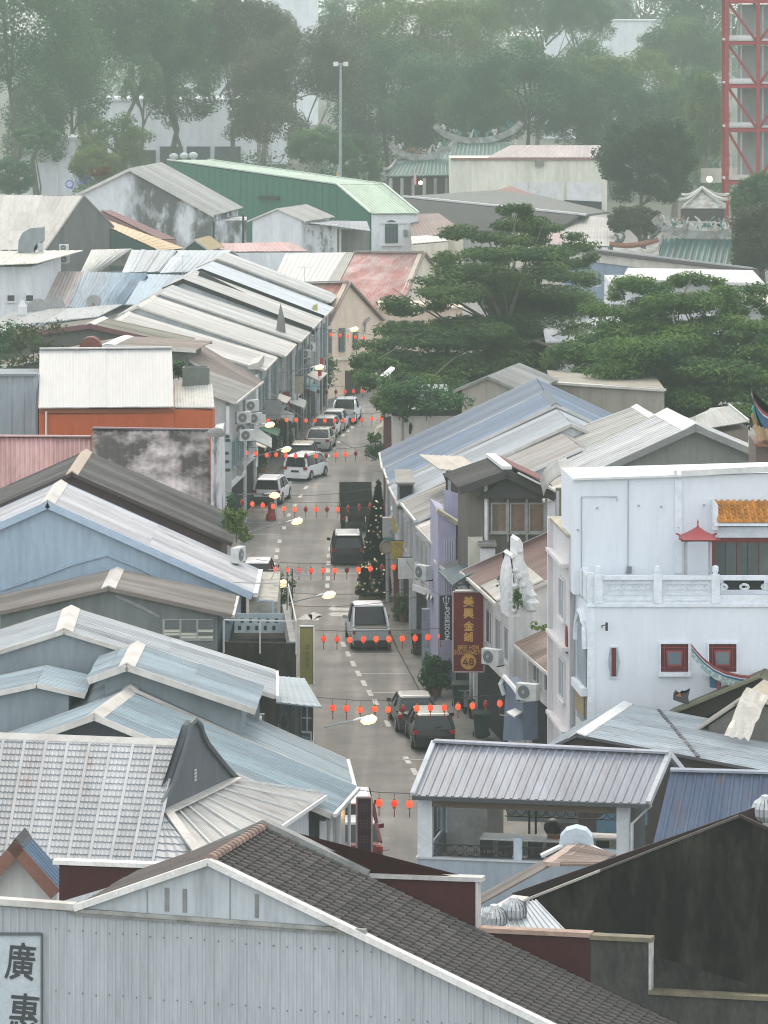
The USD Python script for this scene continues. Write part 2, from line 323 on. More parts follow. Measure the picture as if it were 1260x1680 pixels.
paint_w = M('road_paint', (0.5, 0.49, 0.46), (0.2, 0.195, 0.185), 0.75, sc=2.5, rough=0.7, rnd=0)
dash_px = [(563, 1057), (571, 1073), (579.5, 1089), (588, 1105), (597, 1121), (607, 1137), (616, 1152), (636, 1187), (668, 1247), (680, 1266), (695, 1290),
           (542, 901), (539.5, 912), (539, 924), (538, 936), (538, 949), (537, 961), (458.6, 888), (466, 866), (474, 845), (484, 829), (493, 814), (502, 800), (512, 787), (521, 774), (530, 761), (539, 748), (548, 736), (556, 725), (563, 714), (571, 707), (578, 701),
           (455, 903), (453, 914), (450, 926)]
ORD = 'first second third fourth fifth sixth seventh eighth ninth tenth eleventh twelfth thirteenth fourteenth fifteenth sixteenth seventeenth eighteenth nineteenth twentieth twenty-first twenty-second'.split()
R_d = sorted([p for p in dash_px if p[0] > 536 and (p[1] > 1000 or (p[1] > 890))], key=lambda p: -p[1]); L_d = sorted([p for p in dash_px if p not in R_d], key=lambda p: -p[1])
for x, y in dash_px:
    sd_, li = ('right', R_d) if (x, y) in R_d else ('left', L_d)
    c = G(x, y); d = nz(V((kx(RK if x > 536 else LK, c[1] + 3) - kx(RK if x > 536 else LK, c[1] - 3)) / 6.0, 1, 0)); s = V(d[1], -d[0], 0) * 0.11
    single('lane_dash', MB().quad(*[p + UP * 0.005 for p in (c - d * .75 - s, c - d * .75 + s, c + d * .75 + s, c + d * .75 - s)]), paint_w,
           f'{ORD[li.index((x, y))]} short white dash from the bottom of the {sd_} parking lane line', 'road marking', f'dashes of the {sd_} parking lane line')
for y, side in ((1073, 1), (1105, 1), (1137, 1), (1247, 1), (795, -1), (815, -1), (836, -1), (857, -1), (877, -1), (941, 1)):
    n_b = sorted([q for q in (1073, 1105, 1137, 1247, 941) if side > 0] or (795, 815, 836, 857, 877), reverse=True).index(y)
    Y = F * H / y; xk = kx(RK, Y) if side > 0 else kx(LK, Y); p, q = V(xk - side * 0.1, Y, .005), V(xk - side * 2.3, Y, .005)
    single('bay_line', MB().quad(p, q, q + V(0, .12, 0), p + V(0, .12, 0)), paint_w, f'{ORD[n_b]} thin white bay line from the bottom at the ' + ('right' if side > 0 else 'left') + ' kerb', 'road marking', 'parking bay lines on the ' + ('right' if side > 0 else 'left'))
def gpoly(pts): return MB().quad(*[G(x, y) + UP * .006 for x, y in pts])
ar = MB()
for pl in ([(486, 1017), (500, 1008), (512, 1008), (512, 1017)], [(512, 1018), (512, 1009), (505, 1009), (515, 1004), (530, 1010), (523, 1010), (523, 1018)]):
    ar.quad(*[G(x, y) + UP * .006 for x, y in pl])
single('turn_arrow', ar, paint_w, 'white turn arrow painted in the middle of the asphalt', 'road marking')
ar = MB()
for pl in ([(539, 999), (547, 993), (552, 997), (580, 998), (578, 1002), (545, 1002)], [(538, 1008), (545, 1005), (570, 1005), (580, 1008), (570, 1011.5), (545, 1011)]):
    ar.quad(*[G(x, y) + UP * .006 for x, y in pl])
single('road_symbol', ar, paint_w, 'white painted road symbol beside the silver pickup', 'road marking')
single('manhole_cover', MB().lathe([(0.33, 0.006), (0.33, 0.016)], G(625, 1393), 18), plain('iron_cover', (0.05, 0.05, 0.05), .6), 'dark round manhole cover near the bottom of the street', 'manhole cover')

# ================================================================ FOREGROUND HOUSE with dark barrel-tile roof and grey clad gable
O0 = P(345, 1412, 103.6); r0 = nz(V(0.31, 1, 0)); g0 = V(r0[1], -r0[0], 0); S0 = 0.39
t0 = T('tiled_shophouse', 'shophouse with dark barrel-tile roof and grey ribbed gable wall at the bottom of the view', 'building', V(O0[0], O0[1], 0) + r0 * 2.1)
f0 = lambda x, y, off=0.0: ray(x, y, O0 + r0 * off, r0)
clad = M('grey_wall_cladding', (0.385, 0.412, 0.43), (0.27, 0.29, 0.305), 0.6, st=(1, 1, 0.12), sc=1.2, rough=0.55, rnd=0.03)
pW = lambda t_: O0 + g0 * t_
zb0 = lambda t_: O0[2] - S0 * abs(t_)
T0, T1 = -7.2, 12.0
ztop = lambda u: (lambda t_: min(7.55, zb0(t_) - 0.1))(T0 + (T1 - T0) * u)
ztopL = lambda u: (lambda t_: 7.42 if t_ < 3.6 else zb0(t_) - 0.1)(T0 + (T1 - T0) * u)
def zt0(u):
    t_ = T0 + (T1 - T0) * u
    return 7.40 if t_ < 3.85 else zb0(t_) - 0.12
wall_sheets(t0, 'cladding_sheet', pW(T0), pW(T1), 0, zt0, clad, -r0, w=0.9, pitch=0.22, amp=0.028)
t0.part('wall', MB().prism([pW(T1) * V(1, 1, 0) + r0 * .03, V(*pW(T1)[:2], zb0(T1) - .2) + r0 * .03, O0 + r0 * .03 - UP * .2, V(*pW(-3.7)[:2], 7.4) + r0 * .03, V(*pW(-3.7)[:2], 0) + r0 * .03], r0 * 4.2).obox(pW(T0) * V(1, 1, 0) + r0 * .03, g0 * (-3.7 - T0), UP * 7.5, r0 * .15), wallm('grey_render', (0.4, 0.42, 0.43)))
scr = MB()
for z_ in (6.9, 5.25):
    for k in range(46):
        c = pW(T0 + .2 + k * .38) * V(1, 1, 0) + UP * (z_ + rng.uniform(-.03, .03)) - r0 * .03
        if c[2] < zb0(T0 + .2 + k * .38) - .3: scr.obox(c, g0 * .03, UP * .035, -r0 * .012)
t0.part('cladding_screws', scr, plain('screw_dark', (.08, .085, .09), .6), kind='stuff')
ped = M('gable_panel_paint', (0.40, 0.435, 0.455), (0.16, 0.17, 0.17), 0.55, st=(1, 1, .1), sc=1.1, rough=0.6, rnd=0, lo=.52, hi=.66)
# smooth pediment, dirty ledge, gutter band
t0.part('gable_panel', MB().prism([pW(-3.7) * V(1, 1, 0) + UP * 7.5 - r0 * .05, pW(3.8) * V(1, 1, 0) + UP * 7.5 - r0 * .05, O0 - UP * .1 - r0 * .05], r0 * .04), ped)
for a in (-1.75, 0.55): t0.part('panel_joint', MB().obox(pW(a) * V(1, 1, 0) + UP * 7.52 - r0 * .062, g0 * .03, UP * (zb0(a) - 7.72), r0 * .01), plain('joint_grey', (0.2, .22, .23), .7))
for a, w_ in ((-1.25, .13), (-.75, .12), (1.25, .11)): t0.part('vent_slot', MB().obox(pW(a) * V(1, 1, 0) + UP * 7.6 - r0 * .062, g0 * w_, UP * .62, r0 * .011), M('vent_grey', (0.2, .21, .2), (0.1, .1, .1), .7, sc=3))
t0.part('ledge', MB().beam(pW(-3.9) * V(1, 1, 0) + UP * 7.47 - r0 * .08, pW(4.3) * V(1, 1, 0) + UP * 7.47 - r0 * .08, .16, .1), M('dirty_ledge', (0.3, .3, .28), (0.1, .1, .09), .8, sc=1.5, rough=.9))
t0.part('ledge', MB().beam(pW(-3.9) * V(1, 1, 0) + UP * 7.37 - r0 * .05, pW(4.05) * V(1, 1, 0) + UP * 7.37 - r0 * .05, .1, .07), M('dirty_ledge', (0.3, .3, .28)))
t0.part('parapet_cap', MB().beam(pW(T0) * V(1, 1, 0) + UP * 7.56 - r0 * .06, pW(-3.75) * V(1, 1, 0) + UP * 7.56 - r0 * .06, .3, .17), OFFW)
whp = M('white_verge_paint', (0.66, .65, .62), (0.36, .34, .3), .5, sc=1.5, rough=.5)
for s_, tt in ((1, T1), (-1, -3.75)):
    q = V(*pW(tt)[:2], zb0(tt)); t0.part('barge_board', MB().beam(O0 - r0 * .1, q - r0 * .1, 0.24, 0.17), whp)
# barrel tiles of the right slope
RL = 4.35; sd = nz(g0 - UP * S0); nn = nz(np.cross(r0, sd)); nn = nn if nn[2] > 0 else -nn
tile_m = M('dark_roof_tile', (0.07, 0.059, 0.053), (0.026, 0.021, 0.019), 0.6, sc=1.6, rough=0.36, rnd=0.4, spec=.55)
NC, NR = 14, 47; cw = RL / NC; ln = 12.6 / NR
t0.part('roof_deck', MB().prism([O0 - UP * .07, O0 + sd * 12.6 - UP * .07, O0 + sd * 12.6 + r0 * RL - UP * .07, O0 + r0 * RL - UP * .07], -nn * .08), M('tile_channel', (0.008, .007, .0065), rough=.95, spec=.1))
tl = []
for i in range(NC):
    for j in range(NR):
        c = O0 + r0 * (cw * (i + .5) + rng.uniform(-.008, .008)) + sd * (ln * j) + nn * rng.uniform(0, .008); pv = []
        for s_, lf in ((.0, .0), (ln + .005, .03)):
            for a in (0, 45, 90, 135, 180):
                a = math.radians(a); pv.append(c + sd * s_ + r0 * (math.cos(a) * cw * .16 + (.012 if j % 2 else -.012)) + nn * (math.sin(a) * .085 + lf - .03))
        fc = [(q, q + 1, q + 6, q + 5) for q in range(4)] + [(5, 6, 7, 8, 9)]
        tl.append((j, i, pv, fc))
tl.sort(key=lambda q: abs(q[0] - 13) + .01 * q[1]); rest = MB()
for n_, (j, i, pv, fc) in enumerate(tl):
    if n_ < 298: t0.part('roof_tile', MB().add(pv, fc), tile_m)
    else: rest.add(pv, fc)
t0.part('roof_tiles', rest, tile_m, kind='stuff')
# left slope seen on edge, ridge tiles, copings, red-brown party-wall parapets
lsd = nz(-g0 - UP * S0); lE = O0 + lsd * 3.9
sheets(t0, 'roof_sheet', lE + r0 * RL, lE, O0, O0 + r0 * RL, M('brown_tile_edge', (0.09, .075, .07), (.04, .035, .03), .6, sc=2), w=1.1, pitch=.25, amp=.05, prof=CORR)
for i in range(16):
    a = O0 + r0 * (RL * i / 16) + UP * .03; q = []
    for s_, rr in ((0, .15), (RL / 16 + .03, .125)):
        for an in np.radians([0, 36, 72, 108, 144, 180]): q.append(a + r0 * s_ + g0 * (math.cos(an) * rr * 1.2) + UP * (math.sin(an) * rr))
    t0.part('ridge_tile', MB().add(q, [(k, k + 1, k + 7, k + 6) for k in range(5)] + [tuple(range(6))]), M('ridge_tile_brown', (0.22, .15, .12), (.1, .07, .06), .6, sc=3, rnd=.2, rough=.6))
far0 = lambda x, y: ray(x, y, O0 + r0 * (RL + .02), r0)
maroon = M('maroon_metal_flashing', (0.052, 0.015, 0.0145), (0.028, 0.012, 0.012), 0.7, sc=1.2, rough=0.5, rnd=0.1, spec=.15)
cop = M('coping_grey_white', (0.45, .44, .42), (0.2, .2, .19), .6, sc=1.5, rough=.5)
t0.part('coping', MB().beam(far0(432, 1349), far0(606, 1433), .3, .2), M('coping_dull', (0.27, .27, .265), (.13, .13, .12), .6, sc=1.5))
t0.part('parapet', MB().prism([far0(*p) for p in ((433, 1356), (604, 1441), (781, 1446), (781, 1528), (784, 1540), (433, 1372))], r0 * .22), maroon)
t0.part('parapet', MB().prism([far0(*p) for p in ((785, 1531), (968, 1539), (968, 1617), (970, 1632), (785, 1540))], r0 * .22), maroon)
t0.part('parapet', MB().prism([far0(*p) for p in ((968.5, 1541), (1066, 1545), (1066, 1629), (1300, 1640), (1300, 1780), (1000, 1750), (968.5, 1630))], r0 * .22), M('mossy_dark_concrete', (0.06, .058, .052), (.02, .02, .018), .8, st=(1, 1, .4), sc=1.5, rough=.95, fine=.3, bump=.03))
for a, b, m_ in (((604, 1436), (792, 1443), cop), ((783, 1525), (970, 1534), M('coping_rusty', (0.36, .25, .2), (.15, .09, .07), .6, sc=2)), ((968, 1537), (1070, 1542), M('coping_olive', (0.17, .15, .1), (.06, .055, .04), .7, sc=2)), ((1064, 1627), (1300, 1640), M('coping_olive', (0.17, .15, .1)))):
    t0.part('coping', MB().beam(far0(*a) + r0 * .1, far0(*b) + r0 * .1, .34, .12), m_)
for a, b in (((783, 1446), (783, 1526)), ((1067, 1545), (1067, 1628))): t0.part('coping', MB().beam(far0(*a) + r0 * .1, far0(*b) + r0 * .1, .3, .07, up=g0), cop)
t0.part('parapet', MB().prism([far0(*p) for p in ((97, 1416), (228, 1423), (262, 1424), (180, 1455), (97, 1480))], r0 * .2), maroon)
t0.part('coping', MB().beam(far0(88, 1414) + r0 * .1, far0(272, 1421) + r0 * .1, .34, .12), whp)
t0.part('coping', MB().beam(far0(430, 1350), far0(262, 1424), .24, .14), M('coping_dull', (0.27, .27, .265)))

# sign board with two brushed characters on the grey wall
GLY = {'a': "0,5 6,20 9,37 9,83 43,83 43,90 51,92 56,83 90,82 89,75 70,74 71,69 86,69 85,61 71,61 70,57 89,57 90,49 57,48 58,46 83,45 83,16 73,16 72,15 90,7 86,0 61,10 60,16 45,16 45,14 48,13 48,11 21,0 16,4 17,8 34,15 33,16 24,17 24,45 48,46 48,49 18,49 17,29 12,9 7,1;57,24 73,23 74,27 58,28;57,36 73,35 74,38 58,39;45,58 60,57 61,60 46,61;45,70 60,69 61,74 46,75;33,24 48,23 49,27 34,28;33,36 48,35 49,38 34,39;18,58 36,57 36,61 22,61 21,63 22,69 36,69 36,75 18,75", 'b': "20,25 29,25 29,11 31,9 58,9 61,11 62,19 68,17 70,16 68,5 62,1 24,2 20,8|79,3 67,23 75,26 84,14 87,6|2,31 3,37 39,38 38,43 9,43 9,72 38,72 39,77 3,77 2,78 3,85 38,85 39,91 47,91 49,85 86,84 85,77 48,76 49,72 79,72 79,43 70,42 86,31 86,28 82,25 79,25 74,30 46,29 45,27 52,24 57,19 54,15 50,14 34,25 35,29 3,29;48,51 69,50 70,53 49,54;49,65 49,61 70,62 69,65;49,43 48,37 59,37 57,39 57,43;18,51 38,50 39,53 19,54;18,62 38,61 39,64 19,65|0,8 5,14 8,24 10,26 17,23 15,15 8,3 3,4 0,6", 'c': "1,12 21,17 29,21 32,24 31,26 6,27 5,38 6,40 2,43 2,51 4,53 13,54 11,57 12,67 41,68 40,70 7,70 6,79 8,82 22,83 22,85 19,88 20,93 26,96 30,96 40,82 56,82 64,95 69,96 77,92 74,82 88,82 90,80 89,70 56,70 55,68 56,67 84,67 84,54 94,52 94,42 91,40 93,37 92,27 64,25 76,17 94,13 95,9 90,1 83,1 67,6 57,12 48,21 37,10 27,5 12,1 5,2 1,8", 'd': "0,33 2,36 8,37 8,88 24,94 28,94 30,91 87,90 86,37 93,35 93,24 76,22 91,12 90,6 85,1 82,1 69,10 55,17 53,19 53,23 41,23 40,18 32,12 11,1 6,1 1,10 18,19 20,22 1,24;67,73 74,72 75,78 68,79;68,60 67,54 74,54 75,60;68,42 67,36 74,36 74,42;20,78 19,72 27,72 27,80;20,37 26,36 27,41 21,42;20,55 26,54 27,59 21,60", 'e': "1,60 28,73 40,83 47,93 52,93 58,90 58,84 66,76 84,66 97,61 97,57 91,50 86,50 78,54 75,51 56,50 57,44 87,44 89,42 89,32 81,31 81,27 73,14 92,13 94,11 93,1 5,1 6,13 24,14 17,31 9,32 9,42 11,44 41,44 42,50 23,51 20,53 11,49 7,49 1,57;66,30 56,30 56,16 57,15 63,22;40,66 41,64 59,65 49,74;32,29 38,17 38,14 41,13 42,30 33,31", 'f': "0,69 13,81 20,94 28,92 28,86 37,79 58,80 60,82 61,94 69,94 72,91 79,94 86,90 92,84 93,71 72,70 71,66 72,65 90,65 89,4 84,1 74,1 71,4 69,1 61,1 59,22 52,21 51,1 41,1 40,12 4,4 2,14 9,17 5,33 5,39 7,41 3,42 3,51 16,52 17,58 4,59;70,12 79,11 79,22 70,22;70,33 78,32 79,38 71,39;70,50 78,49 79,54 71,55;72,86 71,80 78,80 76,85;36,59 27,59 27,52 40,52 41,65 58,65 60,69 42,70 40,65 37,64;52,33 59,32 60,38 53,39;52,50 59,49 60,54 53,55;38,34 36,21 41,22 40,35;38,40 40,39 41,41 38,42;18,70 19,69 30,70 23,77;27,39 30,38 30,42 27,42;14,42 14,35 16,34 17,41"}
def glyph(k, o, ux, uz, n, h, dep=.012, slant=0.0, sq=1.0):
    """One character as raised strokes; o is its lower-left corner, h its height."""
    from shapely.geometry import Polygon
    mb = MB(); s = h / 96.0
    for poly in GLY[k].split('|'):
        rings = [[tuple(map(float, p.split(','))) for p in rg.split(' ')] for rg in poly.split(';')]
        pg = Polygon(rings[0], rings[1:]).buffer(0)
        for q in getattr(pg, 'geoms', [pg]):
            tm = trimesh.creation.extrude_polygon(q, 1.0, engine='earcut'); v = np.asarray(tm.vertices)
            mb.add([o + ux * (x * s * sq + slant * y * s) + uz * (y * s) + n * (z * dep) for x, y, z in v], tm.faces)
    return mb
fo = lambda x, y: ray(x, y, O0 - r0 * .06, r0)
ts = T('wall_sign', 'pale upright sign board with brushed black Chinese characters on the grey ribbed wall', 'sign', fo(34, 1680))
bl_, br_, tr_, tl_ = fo(-12, 1790), fo(69, 1790), fo(69, 1532), fo(-12, 1532)
ts.part('board', MB().prism([bl_, br_, tr_, tl_], r0 * .02), M('sign_board_grey', (0.43, .48, .5), (.34, .38, .4), .5, sc=2, rough=.6))
ts.part('frame', MB().beam(tl_ - r0 * .02, tr_ - r0 * .02, .05, .07).beam(tr_ - r0 * .02, br_ - r0 * .02, .05, .05, up=g0), plain('sign_frame_dark', (0.08, .09, .095), .6))
ink = plain('black_ink', (0.03, .035, .04), .6)
for ch, (x0, y0, hh) in (('a', (7, 1606, 63)), ('b', (12, 1692, 66))):
    o = fo(x0, y0) - r0 * .003; ts.part('character', glyph(ch, o, g0, UP, -r0, hh * 103.6 / F * 1.05, slant=.1, sq=.84), ink)

# ================================================================ LEFT ROW, from near to far
steelb = lambda nm, c, d=None, a=.5, **k: roofm(nm, c, d, a, **k)
LG = roofm('light_grey_sheet', (0.38, 0.40, 0.41), (0.25, 0.27, 0.28), .5)
LGY = roofm('light_grey_sheet_front', (0.44, 0.46, 0.48), (0.28, 0.3, 0.31), .5, st=RY)
BGm = roofm('blue_grey_sheet', (0.25, 0.315, 0.345), (0.17, 0.21, 0.23), .5)
BGL = roofm('pale_blue_grey_sheet', (0.33, 0.39, 0.42), (0.22, 0.26, 0.28), .5)
WR = roofm('white_sheet', (0.62, 0.62, 0.61), (0.4, 0.4, 0.39), .5)
WRY = roofm('white_sheet_front', (0.43, 0.43, 0.42), (0.35, 0.35, 0.335), .4, st=RY, fine=.05, rust=.06, rnd=.02)
BRN = roofm('brown_weathered_sheet', (0.135, 0.115, 0.10), (0.05, 0.045, 0.04), .7, rough=.6)
TAUPE = roofm('taupe_sheet', (0.30, 0.25, 0.215), (0.18, 0.15, 0.13), .6)
BW = wallm('blue_grey_wall', (0.24, 0.28, 0.30), (0.14, .16, .17), .5)
SKYW = wallm('sky_blue_wall', (0.32, 0.405, 0.485), (0.22, 0.29, 0.36), .45)
GGW = wallm('grey_green_wall', (0.17, 0.19, 0.185), (0.07, .08, .075), .6)
CRW = wallm('cream_wall', (0.58, 0.53, 0.44), (0.22, .2, .15), .4)
WHW = wallm('white_wall', (0.62, 0.64, 0.66), (0.3, .32, .33), .3)

# small white house at the far left edge
d = gable('cottage', 'small white-gabled cottage with red-brown barge boards and blue roof at the left edge', (26, 1380), 110.5, 1.3, 0.1, wallm('cottage_white', (.6, .6, .57), (.3, .3, .28), .4), roofm('dark_blue_sheet', (.10, .16, .24)), rt=(98, 1462),
          rm_left=roofm('bright_blue_sheet', (.14, .27, .4), st=RX), barge=M('red_brown_board', (.2, .095, .07), (.1, .06, .05), .6, sc=2), ridge=M('dark_cap', (.06, .06, .06)), ov=.5, bh=.36, zb=0, inset=.3)

# half-hipped house: tile-pattern front slope, curved grey gablet, battened right slope
zE, zR = 5.5, 8.2
t = T('hipped_house', 'pale grey house with tile-pattern metal roof and dark curved gablet', 'building', G(180, 1412, zE) * V(1, 1, 0) + V(-2, 6, 0))
tileg = roofm('grey_tile_sheet', (0.33, 0.345, 0.36), (0.22, 0.23, 0.24), .5, st=RY, rough=.45, rnd=.08)
eL, eR = G(-60, 1405, zE), G(250, 1419, zE); rL_, rR_ = G(-28, 1206, zR), G(292, 1218, zR)
hb = G(262, 1338, 6.47)
nf = nz(np.cross(eR - eL, rL_ - eL)); nf = nf if nf[2] > 0 else -nf
def tile_panel(a, b, c, d_, rows=14, bumps=4):
    """One pressed-metal roof panel: stepped courses with rolled bumps, closed below."""
    vs, fs = [], []; K = bumps * 3 + 1
    for rI in range(rows):
        for e, lift in ((rI / rows, .03), ((rI + 1) / rows, .0)):
            p, q = lerp(a, d_, e), lerp(b, c, e)
            for i in range(K): vs.append(lerp(p, q, i / (K - 1)) + nf * (lift + (0.028 if i % 3 == 1 else 0.010 if i % 3 == 2 else 0)))
    R2 = rows * 2
    for rI in range(R2 - 1):
        for i in range(K - 1): fs.append((rI * K + i, rI * K + i + 1, (rI + 1) * K + i + 1, (rI + 1) * K + i))
    n0_ = len(vs)
    vs += [p - nf * .06 for p in (a, b, c, d_)]; fs.append((n0_, n0_ + 3, n0_ + 2, n0_ + 1))
    return MB().add(vs, fs)
NP = 9
hipx = lambda v: None
for i in range(NP):
    u0, u1 = i / NP, (i + 1) / NP
    E0, E1, R0_, R1_ = lerp(eL, eR, u0), lerp(eL, eR, u1), lerp(rL_, rR_, u0), lerp(rL_, rR_, u1)
    t.part('roof_panel', tile_panel(E0, E1, R1_, R0_, 19, 5), tileg)
    t.part('batten', MB().beam(E1 + nf * .04, R1_ + nf * .04, .09, .04), tileg)
hj = ray(264, 1338, eL, nf); t.part('roof_panel', tile_panel(lerp(eR, hj, .01), ray(338, 1424, eL, nf), hj + V(.06, 0, 0), hj, 7), tileg)
ridge_cap(t, rL_, rR_, eL - rL_, V(0, 1, -.5), OFFW, w=.25)
gp = [hb, G(386, 1279, 6.47)]; apx = P(318, 1184, 124.8)
ux = nz((gp[1] - gp[0]) * V(1, 1, 0)); gn = V(ux[1], -ux[0], 0); gn = gn if gn[0] > 0 else -gn
gz = lambda x, y: ray(x, y, gp[0], gn)
gpoly_ = [gz(*p) for p in ((262, 1337), (386, 1279), (370, 1262), (352, 1240), (338, 1222), (330, 1206), (326, 1190), (318, 1182), (311, 1190), (307, 1212), (297, 1244), (281, 1290), (265, 1322))]
dgw = wallm('dark_grey_gablet', (0.105, .115, .125), (.06, .065, .07), .5)
t.part('gablet', MB().prism(gpoly_, -gn * .25), dgw)
edge = [gz(*p) + gn * .05 for p in ((262, 1330), (265, 1318), (281, 1286), (297, 1240), (307, 1208), (311, 1188), (318, 1181), (327, 1189), (331, 1204), (339, 1220), (353, 1238), (371, 1260), (387, 1277))]
t.part('gablet_edge', MB().tube(edge, .09, 6), plain('gablet_edge_grey', (.07, .08, .09), .6))
for k in range(4): t.part('gablet_vent', MB().obox(gz(318, 1282 - k * 5.3) + gn * .01, ux * .16, UP * .07, gn * .02), plain('vent_light', (.4, .42, .42), .6))
rm2 = roofm('battened_clear_sheet', (0.45, .44, .415), (.3, .29, .27), .5)
hE0, hE1 = G(345, 1432, 5.5), G(532, 1304, 5.5); hT0, hT1 = hb + gn * .05 - UP * .1, gp[1] + gn * .05 - UP * .1
hT0 = G(276, 1337, 6.45); hT1 = G(388, 1282, 6.45)
sheets(t, 'side_roof_sheet', hE0, hE1, hT1, hT0, rm2, w=.75, pitch=.15, amp=.02, prof=CORR)
for i in range(9):
    u = i / 8; t.part('side_batten', MB().beam(lerp(hE0, hE1, u) + UP * .08, lerp(hT0, hT1, u) + UP * .08, .05, .06), WHITE)
t.part('hip_cap', MB().beam(hT0 + UP * .12, hE0 + UP * .12, .3, .07), OFFW)
t.part('flashing', MB().beam(hT0 + UP * .12, hT1 + UP * .12, .4, .05), OFFW)
gutter(t, hE0 + gn * .05, hE1 + gn * .05, WHITE)
bx = lerp(eL, eR, .02); iw = V(0, .5, 0)
t.part('wall', MB().prism([V(eL[0], eL[1] + .6, 0), V(eR[0] + .2, eR[1] + .8, 0), V(hE1[0] - .5, hE1[1] - .3, 0), V(hE1[0] - 8, hE1[1] + 2.2, 0), V(eL[0], eL[1] + 9, 0)], UP * 5.4), WHW)
t.part('rear_roof', MB().prism([rL_, rR_, rR_ + V(1.7, 5.5, -2.7), rL_ + V(1.7, 5.5, -2.7)], UP * -.06), LGY)
fw = [V(hE0[0] - .3, hE0[1] + .2, 0), V(hE1[0] - .5, hE1[1] - .3, 0)]; fx = nz(fw[1] - fw[0]); fn = V(fx[1], -fx[0], 0)
for k in range(3): window(t, fw[0] + fx * (1.0 + k * 1.6) + UP * 3.3, fx, fn, 1.0, 1.6, WHITE)

# open-eaved pair: near unit with dark recess, ribbed blue-grey slope
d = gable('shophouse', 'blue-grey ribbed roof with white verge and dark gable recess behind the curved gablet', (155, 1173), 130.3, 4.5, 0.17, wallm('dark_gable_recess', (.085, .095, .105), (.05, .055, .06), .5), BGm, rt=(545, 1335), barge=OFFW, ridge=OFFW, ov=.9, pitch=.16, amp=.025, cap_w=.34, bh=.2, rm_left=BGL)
gutter(d['t'], d['R'] + d['g'] * .08, d['RB'] + d['g'] * .08, WHITE)
facade(d['t'], d['Ri'] - UP * d['Ri'][2], d['Ri'] - UP * d['Ri'][2] + d['r'] * d['len'], d['g'], WHITE, pil=WHW, zt=4.6, zu=3.0, zh=1.4, shop=2.3)
t2 = d['t']
for k in range(2): t2.part('downpipe', MB().tube([d['Ri'] + d['g'] * .3 + d['r'] * (.3 + 3.4 * k), d['Ri'] * V(1, 1, 0) + d['g'] * .3 + d['r'] * (.3 + 3.4 * k)], .06), WHITE)
# lean-to in front of it with small battened porch roof
q0, q1 = G(500, 1375, 3.6), G(575, 1318, 3.6); n_ = V(-.95, .16, 0)
sheets(t2, 'porch_sheet', q0, q1, q1 + n_ * 1.6 + UP * .6, q0 + n_ * 1.6 + UP * .6, rm2, w=.8, pitch=.15, amp=.02, prof=CORR)
for k in range(3): t2.part('porch_post', MB().beam(lerp(q0, q1, .08 + .42 * k) - UP * .05 + n_ * .15, lerp(q0, q1, .08 + .42 * k) * V(1, 1, 0) + n_ * .15, .16, .16, up=V(0, 1, 0)), WHW)
single('wall_lamp', MB().tri(trimesh.creation.icosphere(subdivisions=2, radius=.1), G(553, 1336, 3.35)), plain('amber_lamp', (1, .6, .15), .4, emit=(1, .5, .1), es=6), 'small lit amber lamp under the porch eave by the red car', 'lamp')
d = gable('shophouse', 'smooth slate-grey roof slope behind the ribbed blue-grey one, ending in a corner gutter', (214, 1128), 134.9, 5.0, -0.06, wallm('slate_wall', (.2, .23, .25)), roofm('slate_smooth', (.2, .25, .275), (.14, .18, .2), .5), rt=(579, 1291), barge=OFFW, ridge=OFFW, ov=.15, pitch=.5, amp=.012, bh=.12)
gutter(d['t'], d['R'] + d['g'] * .08, d['RB'] + d['g'] * .08, WHITE)
# blue-grey house with two stepped gables
d5 = gable('shophouse', 'tall blue-grey house whose long pale roof ends above a small glazed balcony', (105, 1034), 139.6, 5.2, -0.03, BW, LG, rt=(452, 1141), barge=OFFW, ridge=OFFW, ov=.15, pitch=.3, amp=.03, cap_w=.34, rows=2)
gutter(d5['t'], d5['R'] + d5['g'] * .06, d5['RB'] + d5['g'] * .06, WHITE)
facade(d5['t'], d5['Ri'] * V(1, 1, 0), d5['Ri'] * V(1, 1, 0) + d5['r'] * d5['len'], d5['g'], WHITE, pil=BW, zt=5.4)
d = gable('roof_extension', 'lower blue-grey gable extension with ribbed roof built against the taller house', (208, 1091), 135.0, 4.5, 0.02, BW, BGL, rt=(421, 1164), lt=(143, 1114), barge=OFFW, ridge=OFFW, ov=.5, pitch=.2, amp=.03, bh=.22, cap_w=.3, rows=2)
d = gable('lean_to_shed', 'low pale shed roof with white edge at the left behind the blue-grey gable', (60, 1122), 135.5, 3.6, 0.0, BW, BGL, rt=(140, 1140), lt=(-60, 1148), barge=OFFW, ov=.2, pitch=.25)
# glazed balcony with flat awning
tb = T('glazed_balcony', 'small glazed balcony under a flat pale blue awning beside the blue-grey house', 'balcony', G(490, 1200, 3.4))
zA = 6.1; A0, A1, A2, A3 = G(453, 1152, zA), G(528, 1160, zA - .1), G(500, 1113, zA + .05), G(452, 1109, zA + .15)
sheets(tb, 'awning_sheet', A0, A1, A2, A3, BGL, w=1.2, pitch=.3, amp=.015)
zf = 3.75; bl, br, bb = G(455, 1236, zf - .6), G(518, 1240, zf - .6), 0
b0, b1 = A0 * V(1, 1, 0) + V(.05, .35, 0), A1 * V(1, 1, 0) + V(-.35, .35, 0)
tb.part('base', MB().prism([b0, b1, b1 + V(-.1, 3.6, 0), b0 + V(-.1, 3.6, 0)], UP * 4.6), BW)
tb.part('rail', MB().beam(b0 + UP * 4.68, b1 + UP * 4.68, .1, .1).beam(b1 + UP * 4.68, b1 + UP * 4.68 + V(-.1, 3.6, 0), .1, .1), WHITE)
